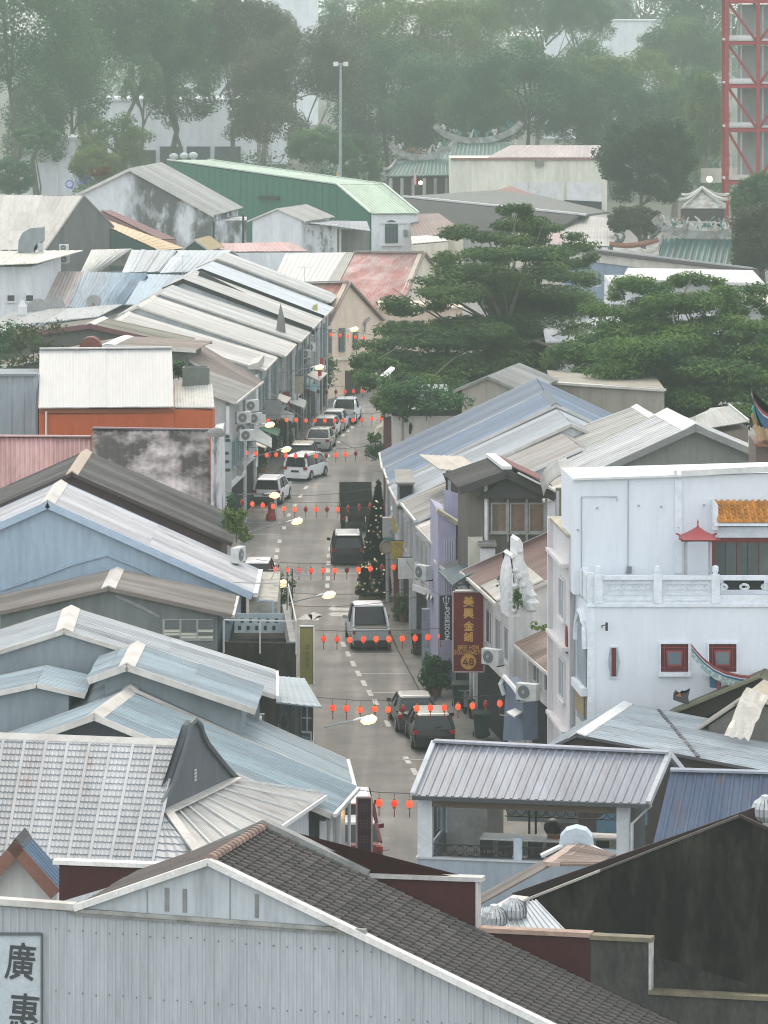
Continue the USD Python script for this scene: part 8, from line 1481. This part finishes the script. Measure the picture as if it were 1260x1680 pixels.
def put_text(t, txt, o, ux, n, cx_, z, h, m, name='lettering', rot=False, bold=True, squash=1.0):
    tm = meshkit.text_mesh(txt, h, .012, bold=bold); v = np.asarray(tm.vertices); v = v - np.array([(v[:, 0].min() + v[:, 0].max()) / 2, (v[:, 1].min() + v[:, 1].max()) / 2, 0]); v[:, 0] *= squash
    e1, e2 = (ux, UP) if not rot else (-UP, ux)
    t.part(name, MB().add([o + ux * cx_ + UP * z + e1 * p[0] + e2 * p[1] + n * (.004 + p[2]) for p in v], tm.faces), m)
for ch, fy, hh in (('c', .812, .135), ('d', .665, .135), ('e', .51, .13), ('f', .375, .125)):
    h = H_ * hh; rs.part('character', glyph(ch, o + ux * (W_ / 2 - h * .48 * (96 / 96)) + UP * (H_ * fy) + n * .004, ux, UP, n, h), gold)
put_text(rs, 'BEE HIN', o, ux, n, W_ / 2, H_ * .305, .17, gold); put_text(rs, 'GOLDSMITH', o, ux, n, W_ / 2, H_ * .242, .165, gold, squash=.98)
cc = o + ux * W_ / 2 + UP * (H_ * .125) + n * .004; rs.part('number_disc', MB().prism([cc + ux * (.335 * math.cos(a)) + UP * (.335 * math.sin(a)) for a in np.arange(28) * math.pi / 14], n * .01), gold)
put_text(rs, '48', o + n * .012, ux, n, W_ / 2, H_ * .125, .3, M('maroon_sign', (.15, .028, .03)), bold=True)
rs.part('bracket', MB().beam(o + UP * H_ * .9 + ux * W_, o + UP * H_ * .9 + ux * (W_ + .5), .05, .05).beam(o + UP * H_ * .1 + ux * W_, o + UP * H_ * .1 + ux * (W_ + .5), .05, .05), STEEL); rs.part('top_cap', MB().beam(o + UP * (H_ + .05) + ux * .1, o + UP * (H_ + .05) + ux * W_, .3, .05), OFFW)
bs, o, ux, n, W_, H_ = frame_sign('banner_sign', 'narrow black banner with white trident and upright white lettering', 721, 977, 742, 1050, 174.5, plain('banner_black', (.016, .017, .022), .6), None, .05)
sil_ = plain('banner_white', (.6, .6, .62), .6); put_text(bs, 'POSEIDON', o, ux, n, W_ * .6, H_ * .37, .2, sil_, rot=True, bold=True, squash=1.0)
c0_ = o + ux * W_ * .52 + UP * H_ * .86 + n * .004; tri_ = MB()
tri_.obox(c0_ - ux * .012 - UP * .26, ux * .024, UP * .46, n * .01)
for s_ in (-1, 1): tri_.tube([c0_ + n * .01 + ux * (s_ * x) + UP * z for x, z in ((0, -.1), (.07, -.08), (.11, 0), (.1, .08), (.12, .15))], .014, 4); tri_.prism([c0_ + ux * (s_ * .08) + UP * .11, c0_ + ux * (s_ * .16) + UP * .12, c0_ + ux * (s_ * .12) + UP * .22], n * .01)
tri_.prism([c0_ - ux * .05 + UP * .16, c0_ + ux * .05 + UP * .16, c0_ + UP * .28], n * .01).obox(c0_ - ux * .06 - UP * .17, ux * .12, UP * .02, n * .01); bs.part('trident', tri_, sil_)
gs, o, ux, n, W_, H_ = frame_sign('hanging_sign', 'yellow-green hanging shop sign with white frame by the roof terrace', 491, 1027, 515, 1124, 160, M('sign_olive_yellow', (.24, .215, .075), (.19, .16, .06), .6, sc=1.5, rnd=0), WHITE)
dk_ = plain('sign_dark_olive', (.11, .1, .035), .6)
for k, z in enumerate((.62, .5, .4, .3)):
    g_2 = MB(); c_ = o + ux * W_ * .42 + UP * H_ * z + n * .004
    for j in range(3): g_2.obox(c_ + UP * (.06 * j), ux * .16, UP * .02, n * .008)
    g_2.obox(c_ + ux * (.02 if k % 2 else .12), ux * .022, UP * .14, n * .008); gs.part('faded_mark', g_2, dk_)
ps, o, ux, n, W_, H_ = frame_sign('hanging_sign', 'dark plum hanging sign with four faint characters at the bottom of the street', 585, 1308, 610, 1436, 134, M('plum_sign', (.055, .02, .03), sc=2, rnd=0), M('sign_frame_pink', (.45, .33, .31)))
pk_ = plain('sign_faint_pink', (.10, .05, .06), .6)
for k in range(4):
    c_ = o + ux * .1 + UP * (H_ * (.80 - .2 * k)) + n * .004; g_2 = MB()
    for j in range(3): g_2.obox(c_ + UP * (.05 + .1 * j), ux * .3, UP * .025, n * .008)
    for j in range(3): g_2.obox(c_ + ux * (.03 + .11 * j), ux * .022, UP * .32, n * .008)
    ps.part('character', g_2, pk_); ps.part('divider', MB().obox(o + ux * .02 + UP * (H_ * (.775 - .2 * k)) + n * .002, ux * (W_ - .04), UP * .02, n * .01), plain('sign_seam', (.02, .008, .012), .6))
ls, o, ux, n, W_, H_ = frame_sign('banner_sign', 'tall pale teal banner with leaf emblem on the left street front', 364, 711, 380, 815, 222, M('pale_teal_cloth', (.33, .42, .42), (.25, .33, .33), .6, sc=2, rnd=0), None, .04)
for k in range(5): ls.part('printed_leaf', MB().prism([o + ux * (W_ * .5 + .18 * math.cos(a) + .05 * math.sin(k * 2)) + UP * (H_ * (.95 - .06 * (k if k < 2 else k * 2.2)) + .1 * math.sin(a)) + n * .002 for a in np.arange(8) * math.pi / 4], n * .004), plain('leaf_print_dark', (.03, .06, .06), .7))
hs_ = T('leaf_sign', 'grey leaf-shaped sign on a thin pole beside the left street front', 'sign', at_(388, 842)); c_ = P(388, 772, 236)
hp = [(0, -.75), (.24, -.4), (.42, -.05), (.44, .25), (.3, .55), (.12, .62), (0, .5), (-.12, .62), (-.3, .55), (-.44, .25), (-.42, -.05), (-.24, -.4)]
hs_.part('sign_plate', MB().prism([c_ + V(x, 0, z) for x, z in hp], V(0, .05, 0)), M('sign_back_grey', (.36, .36, .34), rnd=0)); hs_.part('pole', MB().tube([c_ + V(0, .06, -.7), V(c_[0], c_[1] + .06, 0)], .035), STEEL)
rdz = T('round_sign', 'round cream shop sign on a bracket beside the tree with lights', 'sign', P(634, 898, 203)); c_ = P(634, 898, 203)
rdz.part('disc', MB().prism([c_ + V(.36 * math.cos(a), 0, .36 * math.sin(a)) for a in np.arange(24) * math.pi / 12], V(0, .1, 0)), M('cream_disc', (.36, .32, .24), rnd=0)); rdz.part('ring', MB().tube([c_ + V(.3 * math.cos(a), -.02, .3 * math.sin(a)) for a in np.linspace(0, 6.283, 20)], .02, 4), plain('ring_brown', (.15, .12, .08), .6)); rdz.part('bracket', MB().beam(c_ + V(.36, .05, 0), c_ + V(.7, .05, 0), .04, .04), BLACK)
ut = T('utility_pole', 'grey utility pole with meter box and yellow flag beside the tree with lights', 'pole', at_(636, 992)); ub_ = at_(636, 992); ut.part('pole', MB().tube([ub_, V(ub_[0], ub_[1], 6.6)], .11, 8), M('pole_grey', (.34, .35, .35), rnd=0)); c_ = P(637, 865, 203); ut.part('meter_box', MB().box(c_ + V(-.3, -.2, -.5), c_ + V(.35, .3, .5)), M('meter_grey', (.36, .37, .37), rnd=0)); ut.part('flag', MB().prism([P(645, 846, 201), P(653, 872, 201), P(648, 874, 201), P(641, 852, 201)], V(0, .04, 0)), plain('flag_yellow', (.5, .38, .06), .7))
ut.part('cream_lamp_box', MB().prism([P(643, 912, 201.5), P(652, 912, 201.5), P(652, 893, 201.5), P(643, 893, 201.5)], V(0, .25, 0)), M('cream_disc', (.36, .32, .24)))
dw = T('tilted_panel', 'small white diamond-tilted sign panel over the pavement by the blue-grey front', 'sign', P(843, 1169, 158)); dw.part('panel', MB().prism([P(831, 1170, 158), P(845, 1164, 158.6), P(857, 1170, 158), P(844, 1178, 157.4)], UP * .06), WHITE); dw.part('arm', MB().tube([P(820, 1173, 158), P(857, 1177, 158.4)], .02, 4), STEEL)

# ================================================================ TREE WITH LIGHTS, bins, plants, air conditioners
xb = at_(612, 984); xt = P(622, 786, xb[1]); hX = xt[2]; xr = .92
ct = T('christmas_tree', 'tall narrow artificial fir covered with small warm lights at the right kerb', 'christmas tree', xb, )
vs_, fs_ = [], []; rX = np.random.RandomState(3); nL = 15000; zz = .35 + (hX - .35) * (1 - np.sqrt(rX.rand(nL))); rd_ = xr * (1 - zz / hX) * np.sqrt(.3 + .7 * rX.rand(nL)) + .03; az = rX.rand(nL) * 6.283
cp_ = np.stack([xb[0] + rd_ * np.cos(az) + .1 * zz / hX * 3, xb[1] + rd_ * np.sin(az), zz], 1); dr = np.stack([np.cos(az), np.sin(az), -.5 + .3 * rX.randn(nL)], 1); sdv = np.cross(dr, rX.randn(nL, 3)); sdv /= np.linalg.norm(sdv, axis=1)[:, None]
vv = np.stack([cp_ - dr * .09, cp_ + sdv * .04, cp_ + dr * .15, cp_ - sdv * .04], 1).reshape(-1, 3); ct.part('needles', (vv, np.arange(4 * nL).reshape(-1, 4)), leafm('fir_needles', (.006, .022, .012), (.014, .035, .018), 1.5, .1))
ct.part('trunk', MB().tube([xb, xb + V(.3, 0, hX)], .1, 7, .02), BARK); bulb = plain('fairy_light', (1, .9, .7), .4, emit=(1, .8, .5), es=2.2)
ico = trimesh.creation.icosphere(subdivisions=0, radius=.022)
for i in range(120):
    z = .4 + (hX - .5) * (1 - math.sqrt(rng.random())); a = rng.uniform(math.pi * .9, math.pi * 2.1); r_ = xr * (1 - z / hX) * 1.03 + .05; ct.part('fairy_light', MB().tri(ico, xb + V(r_ * math.cos(a) + .3 * z / hX, r_ * math.sin(a), z)), bulb)
ct.part('base_skirt', MB().lathe([(.75, .02), (.72, .3), (.4, .42)], xb, 14), M('skirt_gold', (.25, .2, .1), sc=3)); 
def bin_(label, p, c):
    t = T('wheelie_bin', label, 'bin', p); t.part('body', loft([[p + V(-.27, -.3, .08), p + V(.27, -.3, .08), p + V(.27, .3, .08), p + V(-.27, .3, .08)], [p + V(-.36, -.38, 1.0), p + V(.36, -.38, 1.0), p + V(.36, .4, 1.0), p + V(-.36, .4, 1.0)]]), c); t.part('lid', MB().prism([p + V(-.39, -.42, 1.01), p + V(.39, -.42, 1.01), p + V(.36, .42, 1.08), p + V(-.36, .42, 1.08)], UP * .05), c)
    for s in (-1, 1): t.part('wheel', MB().tube([p + V(s * .3, .35, .1), p + V(s * .36, .35, .1)], .1, 10), TYRE)
BG_ = M('bin_green', (.03, .055, .045), rough=.6); bin_('dark green wheelie bin on the pavement above the restaurant roof', at_(790, 1215) + UP * .13, BG_); bin_('dark green bin beside the white post under the maroon sign', at_(755, 1165) + UP * .13, BG_)
bin_('dark bin between the columns behind the silver pickup', at_(687, 1078) + UP * .13, M('bin_dark', (.04, .042, .042)))
pcan = T('barrier_post', 'red street barrier with white post beside the rear of the white SUV', 'barrier', at_(445, 853)); pb_ = at_(445, 853); pcan.part('red_base', MB().lathe([(.34, 0), (.32, .25), (.2, .5), (.2, .95), (.1, 1.05)], pb_, 12), plain('barrier_red', (.3, .02, .02), .5)); pcan.part('white_post', MB().tube([pb_ + V(.28, 0, 0), pb_ + V(.24, 0, 1.6)], .09, 8), WHITE)
def plant(label, base, h, w, leaf, n, seed, size=.2, pot=True, up_=.8):
    t = T('potted_plant', label, 'plant', base); r = random.Random(seed)
    if pot: t.part('pot', MB().lathe([(.2, 0), (.28, .4), (.3, .42)], base, 10), M('pot_clay', (.2, .1, .07)))
    bl = [(base[0] + r.uniform(-.5, .5) * w, base[1] + r.uniform(-.4, .4) * w, base[2] + h * r.uniform(.15, .95), w * r.uniform(.2, .4), w * .35, h * r.uniform(.12, .26)) for _ in range(11)]
    v, f = leaves(bl, n, size, seed, shell=.8); t.part('foliage', (v, f), leaf); t.part('stem', MB().tube([base, base + V(0, 0, h * .7)], .03, 5), BARK)
plant('bushy potted shrub under the black banner', at_(716, 1150) + V(0, .5, .13), 1.9, 1.0, L_DK, 900, 71)
plant('green plant on the mossy ledge by the blue gable', P(388, 890, 176), 1.4, 1.0, L_LT, 700, 72, pot=False)
plant('small plant on the roof edge beside the rooftop tank', P(293, 622, 214), 1.0, .9, L_MID, 500, 73, pot=False)
plant('scraggy bush at the left behind the orange house', P(55, 605, 215), 2.4, 2.4, L_OL, 1300, 74, pot=False)
plant('dark bush at the left edge behind the ribbed shed', P(20, 605, 222), 2.6, 3.2, L_DK, 1500, 75, pot=False)
plant('yellowish street plant below the awning of the left row', at_(452, 735) + V(-.6, 0, .1), 2.2, 1.6, L_OL, 900, 76)
plant('leafy street plants behind the parked white hatchback', at_(478, 700) + V(-1, 0, .1), 3.0, 2.2, L_DK, 1600, 77)
plant('palm-like bush beside the green awning post', at_(535, 668) + V(-.6, 2, .1), 3.6, 2.4, L_MID, 1600, 78)
plant('green fern growing under the gutter of the dark brown roof', P(385, 872, 180), 1.5, .8, L_DK, 700, 79, pot=False)
plant('weeds sprouting on the carved white pediment', P(850, 1000, 162.5), .9, .35, L_MID, 260, 80, .14, pot=False)
plant('weed on the white roof sheet near the carved pediment', P(826, 968, 165), .6, .5, L_OL, 160, 81, .14, pot=False)
plant('moss and grass clump on the rusty eave sheets', P(892, 1035, 159), .3, .8, L_LT, 200, 82, .14, pot=False)
plant('hanging creeper over the balcony of the cream corner house', P(700, 690, 223.6), 2.3, 3.3, L_DK, 3000, 83, .22, pot=False)
plant('second creeper at the left corner of the cream corner house', P(655, 690, 223.6), 2.4, 1.6, L_MID, 1400, 84, .22, pot=False)
plant('bush at the street side of the dark slate-blue roof', P(616, 755, 240), 1.6, 1.0, L_DK, 800, 85, .2, pot=False)
plant('red flowering plant on the roof edge behind the stained gable', P(168, 290, 440), 1.2, 2.2, leafm('leaf_red', (.12, .04, .02), (.22, .08, .04)), 300, 86, .35, pot=False)
plant('small tree in a pot by the road arrow', at_(478, 1012) + V(-.5, 0, .1), 2.0, .9, L_MID, 700, 87, .18)
plant('green shrubs on the ledge of the old wall above the parked cars', P(370, 740, 240), 2.2, 1.0, L_MID, 900, 88, .2, pot=False)
# air conditioners: one built, the rest placed copies
acp = None
def ac(label, p, rz=0.0, w=None):
    global acp
    if acp is None:
        acp = T('air_conditioner', label, 'air conditioner', p, rz=rz); z = V(0, 0, 0)
        acp.part('casing', MB().box((-.45, -.17, 0), (.45, .17, .65)), M('ac_white', (.5, .52, .51), (.3, .31, .3), .5, sc=3, rnd=.15), local=True)
        acp.part('fan_grille', MB().prism([V(-.1 + .26 * math.cos(a), -.172, .33 + .26 * math.sin(a)) for a in np.arange(20) * math.pi / 10], V(0, -.02, 0)), plain('ac_grille', (.12, .13, .13), .6), local=True); acp.part('fan_hub', MB().prism([V(-.1 + .07 * math.cos(a), -.195, .33 + .07 * math.sin(a)) for a in np.arange(10) * math.pi / 5], V(0, -.02, 0)), STEEL, local=True)
        acp.part('bracket', MB().box((-.4, -.15, -.06), (-.34, .3, -.005)).box((.34, -.15, -.06), (.4, .3, -.005)), BLACK, local=True); return acp
    return copy_of(acp, label, p, rz)
for lb, x, y, Y, rz in (('top air conditioner of the stack on the left street front', 412, 674, 236, 25), ('left air conditioner of the middle pair on the left street front', 399, 694, 232, 20), ('right air conditioner of the middle pair on the left street front', 417, 695, 236, 20), ('lowest air conditioner of the stack on the left street front', 404, 723, 232, 20), ('small air conditioner below the middle pair on the left street front', 396, 712, 236, 20),
        ('white air conditioner standing upright at the corner of the blue gabled house', 391, 922, 172.5, 70), ('air conditioner on the front of the white shuttered shophouse', 694, 950, 184, -55), ('air conditioner above the second string on the pale right front', 808, 1090, 165, -40), ('large air conditioner under the rusty eave sheets', 866, 1148, 157.5, -30), ('air conditioner on the blackened gable wall, left', 133, 410, 384, 20), ('air conditioner on the blackened gable wall, right', 158, 404, 386, 20), ('air conditioner under the white annexe roof', 106, 432, 332, 10), ('air conditioner at the foot of the blackened gable wall', 105, 412, 372, 10), ('air conditioner on the grey-blue hall behind the right trees', 977, 470, 372, 0), ('air conditioner on the yellow-green front of the left row', 500, 588, 290, 40), ('air conditioner beside the flags of the left row', 508, 577, 292, 40)):
    ac(lb, P(x, y, Y), rz)
# satellite dishes, drum, pole stand on the left roofs
def dish(label, p, r, az):
    t = T('satellite_dish', label, 'satellite dish', p); ca, sa = math.cos(az), math.sin(az); mb = MB(); rings_ = []
    for k in range(5):
        rr = r * k / 4 + .001; rings_.append([p + V(ca * rr * math.cos(a) - sa * (rr * rr / r * .35), sa * rr * math.cos(a) + ca * -(rr * rr / r * .35) * -1 * -1, rr * math.sin(a) * .9 + r) for a in np.arange(16) * math.pi / 8])
    t.part('dish', loft(rings_), M('dish_grey', (.3, .31, .3), sc=3, rnd=.1)); t.part('mast', MB().tube([p, p + UP * r], .05), STEEL); t.part('feed_arm', MB().tube([p + UP * (r * .3), p + V(-sa * r * .8, -ca * r * .8, r * .9)], .03), BLACK)
dish('big rusty satellite dish facing left below the blue roofs', P(66, 528, 270), .85, .5); dish('second grey satellite dish beside the rusty one', P(88, 526, 272), .85, -.5); dish('smaller satellite dish on the far side of the low flat shed', P(155, 508, 276), .55, .2)
drum = single('red_drum', MB().prism([P(148, 571, 225) + V(.62 * math.cos(a), 0, .62 * math.sin(a)) for a in np.arange(22) * math.pi / 11], V(0, .9, 0)), M('drum_red_brown', (.16, .06, .05), sc=2), 'red-brown drum end standing behind the white corrugated roof ridge', 'drum')
wt = single('white_canister', MB().lathe([(.3, 0), (.3, .9), (.2, 1.1), (.1, 1.3)], P(37, 525, 268), 10), WHITE, 'small white canister at the left on the flat shed roof', 'tank')
# flags and street clutter of the far left row
for i, (x, y, c) in enumerate(((521, 605, 'red'), (527, 598, 'white'), (524, 588, 'red'))):
    single('hanging_flag', MB().prism([P(x, y, 286), P(x + 6, y - 1, 286), P(x + 7, y + 11, 286), P(x + 1, y + 13, 286)], V(0, .05, 0)), plain('flag_cloth_' + c, (.45, .05, .04) if c == 'red' else (.6, .6, .58), .7), f'{("lower red", "small white", "upper red")[i]} flag hanging beside the lit lamp of the left row', 'flag')
for lb, pts, Y in (('pale tilted awning board over the pavement below the flags', ((503, 617), (524, 626), (538, 613), (512, 610)), 286), ('pale tilted awning board above the green street plants', ((455, 657), (470, 663), (478, 654), (458, 647)), 268)):
    single('awning_board', MB().prism([P(*pts[0], Y), P(*pts[1], Y - 1), P(*pts[2], Y + 2), P(*pts[3], Y + 2)], UP * .08), M('awning_cream', (.5, .47, .42), rnd=.1), lb, 'awning')
single('grey_awning', MB().prism([P(414, 722, 240), P(446, 736, 238), P(446, 720, 244), P(418, 700, 246)], UP * .06), M('awning_grey', (.3, .31, .31)), 'grey sloping awning over the shopfront beside the stacked air conditioners', 'awning')
uw = T('utility_pole', 'white-grey utility pole pair standing before the far left row', 'pole', at_(452, 745) + V(-.9, 0, .13)); c_ = at_(452, 745) + V(-.9, 0, .13)
uw.part('pole', MB().tube([c_, P(450, 640, c_[1])], .14, 8), M('pole_white', (.55, .56, .56), rnd=0)); uw.part('pole', MB().tube([c_ + V(.35, 0, 0), P(455, 630, c_[1])], .07, 8), M('pole_white', (.55, .56, .56)))
single('yellow_banner', MB().prism([P(511, 522, 300), P(521, 516, 301), P(521, 498, 302), P(513, 502, 301)], V(0, .2, 0)), M('banner_olive_yellow', (.33, .33, .1), rnd=0), 'yellow-green gable end cloth at the far end of the left terrace', 'banner')
nh = T('narrow_house', 'narrow mustard-yellow house front at the end of the left terrace', 'building', P(525, 640, 311) * V(1, 1, 0)); nh.part('wall', MB().prism([P(519, 640, 312) * V(1, 1, 0), P(531, 640, 311) * V(1, 1, 0), P(531, 515, 311), P(519, 515, 312)], V(0, .5, 0)), M('mustard_front', (.38, .34, .17), sc=1))
# signboards and wall things on the right fronts
for lb, x0, y0, x1, y1, Y, m_ in (('grey-blue pillar of the white shuttered shophouse', 692, 1000, 711, 1100, 186, M('pillar_grey_blue', (.3, .33, .39), (.13, .14, .2), .6, sc=1.2)), ('white pillar beside the grey-blue pillar', 712, 1000, 722, 1102, 185.6, WHITE), ('red-brown post by the tree with lights', 646, 930, 655, 1010, 203, M('post_red_brown', (.15, .05, .045)))):
    a, b = P(x0, 0, Y), P(x1, 0, Y); single('pillar', MB().box(V(a[0], Y, .13), V(b[0], Y + .5, P(0, y0, Y)[2])), m_, lb, 'pillar')
lg = T('ledge_wall', 'white stained balcony ledge of the shophouse above the grey-blue pillar', 'ledge', P(690, 980, 187)); lg.part('ledge', MB().prism([P(676, 968, 192), P(718, 985, 185.5), P(718, 975, 185.5), P(676, 958, 192)], V(.6, .6, 0)), PW1); lg.part('balustrade', MB().prism([P(678, 958, 192), P(704, 968, 188), P(704, 945, 188), P(678, 935, 192)], V(.1, .1, 0)), M('stained_white_parapet', (.5, .5, .5)))
sgn = T('striped_canopy', 'small dark and white striped canopy left of the black banner', 'canopy', P(708, 985, 184))
for k in range(8): sgn.part('canopy_stripe', MB().prism([P(696 + k * 3.1, 984 - k * .3, 183.5), P(699 + k * 3.1, 984 - k * .3, 183.5), P(701 + k * 2.8, 976, 185.5), P(698 + k * 2.8, 976, 185.5)], UP * .04), WHITE if k % 2 else DARK)
wb_ = T('curved_blue_wall', 'blue-grey curved side wall under the large air conditioner', 'wall', P(832, 1210, 160)); wb_.part('wall', MB().prism([P(825, 1215, 160), P(858, 1215, 158), P(858, 1152, 158), P(842, 1130, 159), P(826, 1112, 160), P(822, 1125, 160), P(829, 1140, 160)], V(.6, .3, 0)), M('blue_slate_paint', (.16, .2, .27), (.1, .12, .16), .5, st=WS)); wb_.part('rim', MB().tube([P(858, 1150, 157.9), P(843, 1128, 158.9), P(827, 1110, 159.9), P(821, 1122, 159.9), P(827, 1140, 159.9)], .1, 6), WHITE)
mc = T('motorcycle', 'dark motorcycle parked on the pavement below the maroon sign', 'motorcycle', at_(775, 1185) + UP * .13, rz=12)
for yy in (.25, 1.5): mc.part('wheel', MB().tube([V(.3 * math.cos(a) * 0 + 0, yy + .28 * math.cos(a), .3 + .28 * math.sin(a)) for a in np.linspace(0, 6.283, 15)], .06, 6), TYRE, local=True)
mc.part('body', loft([[V(-.12, .3, .5), V(.12, .3, .5), V(.12, .3, .75), V(-.12, .3, .75)], [V(-.16, .8, .4), V(.16, .8, .4), V(.14, .8, .78), V(-.14, .8, .78)], [V(-.08, 1.35, .5), V(.08, 1.35, .5), V(.08, 1.35, .9), V(-.08, 1.35, .9)]]), plain('bike_dark', (.05, .06, .08), .3), local=True); mc.part('seat', MB().box((-.14, .1, .76), (.14, .85, .84)), BLACK, local=True); mc.part('handlebar', MB().tube([V(-.33, 1.25, 1.05), V(0, 1.33, 1.0), V(.33, 1.25, 1.05)], .025), STEEL, local=True); mc.part('fork', MB().tube([V(0, 1.33, 1.0), V(0, 1.5, .3)], .04), STEEL, local=True)

for i, (p, q, lb) in enumerate(((P(440, 640, 255), P(640, 760, 215), 'slanting from the white utility poles to the right row'), (P(450, 632, 258), P(533, 560, 300), 'running up the left row above the awnings'), (P(448, 650, 258), P(532, 575, 300), 'running up the left row just below its twin'), (P(640, 870, 203), P(720, 975, 176), 'along the right row from the meter box to the black banner'), (P(636, 880, 203), P(629, 760, 240), 'up the right row from the meter box to the slate-blue eave'), (P(360, 700, 230), P(448, 645, 257), 'between the pale teal banner and the utility poles'))):
    cable('thin dark overhead cable ' + lb, p, q, .5, .02)
for x, y, Y, lb in ((300, 455, 298, 'on the far left terrace ridge'), (500, 470, 330, 'by the red roof at the street end')):
    p = P(x, y, Y); t = T('roof_aerial', 'thin roof aerial ' + lb, 'aerial', p); t.part('mast', MB().tube([p - UP * .8, p + UP * 1.7], .022, 5), STEEL); t.part('boom', MB().tube([p + V(-.6, 0, 1.6), p + V(.6, .2, 1.6)], .015, 4), STEEL)
    for k in range(5): t.part('element', MB().tube([p + V(-.5 + k * .25, -.28 + k * .03, 1.6), p + V(-.5 + k * .25, .32 - k * .03, 1.6)], .01, 4), STEEL)
# small projecting boards, awnings and plants that break up the street fronts
def front(side, Y, z, out, w, h, name, label, m, cat, slope=0.0):
    xs = (kx(LK, Y) - 1.0) if side < 0 else (kx(RK, Y) + .8); s = -side
    a = V(xs, Y, z); t = T(name, label, cat, a); b = a + V(s * out, 0, -slope)
    if slope: t.part('awning_sheet', MB().prism([a, b, b + V(.1 * s, w, 0), a + V(.1 * s, w, 0)], UP * .05), m); t.part('valance', MB().prism([b, b + V(.1 * s, w, 0), b + V(.1 * s, w, -.2), b - UP * .2], V(s * .02, 0, 0)), m)
    else: t.part('board', MB().box((min(a[0], b[0]), Y, z), (max(a[0], b[0]), Y + .12, z + h)), m); t.part('bracket', MB().beam(a + V(0, .06, h + .05), b + V(0, .06, h + .05), .04, .04), BLACK)
bc_ = {'teal': (.10, .22, .23), 'white': (.6, .6, .58), 'red': (.25, .03, .03), 'cream': (.5, .45, .35), 'blue': (.08, .14, .28), 'grey': (.28, .29, .29), 'green': (.05, .14, .08), 'yellow': (.42, .32, .06)}
for Y, z, o_, w_, h_, k, lb in ((252, 3.4, .9, 0, 1.1, 'teal', 'past the stacked air conditioners'), (259, 3.6, .8, 0, .8, 'white', 'above the champagne sedan'), (266, 3.3, 1.0, 0, 1.3, 'grey', 'above the white hatchback'), (274, 3.5, .8, 0, .9, 'red', 'below the flags'), (283, 3.4, .9, 0, 1.2, 'cream', 'near the far white pickup'), (292, 3.6, .8, 0, .9, 'blue', 'just before the mustard front')):
    front(-1, Y, z, o_, w_, h_, 'shop_board', f'small {k} projecting shop board of the left row {lb}', M('board_' + k, bc_[k], sc=3), 'sign')
for Y, z, o_, w_, k, lb in ((254, 3.2, 1.3, 4, 'cream', 'above the parked champagne sedan'), (262, 3.1, 1.2, 4, 'green', 'above the parked white hatchback'), (270, 3.2, 1.3, 5, 'grey', 'beside the white utility poles'), (280, 3.1, 1.2, 5, 'white', 'below the lit lamp with flags'), (290, 3.2, 1.2, 5, 'teal', 'near the end of the terrace')):
    front(-1, Y, z, o_, w_, 0, 'shop_awning', f'{k} sloping shop awning of the left row {lb}', M('board_' + k, bc_[k], sc=3), 'awning', slope=.45)
for Y, z, o_, h_, k, lb in ((193, 3.3, .7, 1.0, 'white', 'left of the grey-blue pillar'), (199, 3.4, .6, .9, 'yellow', 'behind the tree with lights'), (205, 3.3, .6, 1.2, 'teal', 'behind the round cream sign')):
    front(1, Y, z, o_, 0, h_, 'shop_board', f'small {k} projecting shop board of the right row {lb}', M('board_' + k, bc_[k], sc=3), 'sign')
for i, (Y, sd, h, lf, lb) in enumerate(((256, -1, 1.8, L_MID, 'beside the dark grey SUV'), (263, -1, 2.4, L_DK, 'beside the champagne sedan'), (272, -1, 2.6, L_OL, 'beside the white compact car'), (279, -1, 2.0, L_MID, 'beside the far white pickup'), (200, 1, 1.3, L_MID, 'at the foot of the utility pole'), (181, 1, 1.2, L_DK, 'by the bins under the maroon sign'))):
    xs = kx(LK, Y) - .9 if sd < 0 else kx(RK, Y) + .9; plant(f'leafy potted plant on the {"left" if sd < 0 else "right"} pavement {lb}', V(xs, Y, .13), h, .9, lf, 700, 100 + i, .18)
# ================================================================ AIR
hz = usdkit.material(stage, '/World/Looks/haze_air', {'v': ('principled_volume', {'color': (.82, .97, .89), 'density': 0.00028, 'anisotropy': 0.2})}, [], volume='v.volume')
single('haze', MB().box(V(-420, -40, -1.2), V(420, 1420, 62)), hz, 'pale damp haze filling the air between the roofs and the far trees', 'haze', kind='stuff')
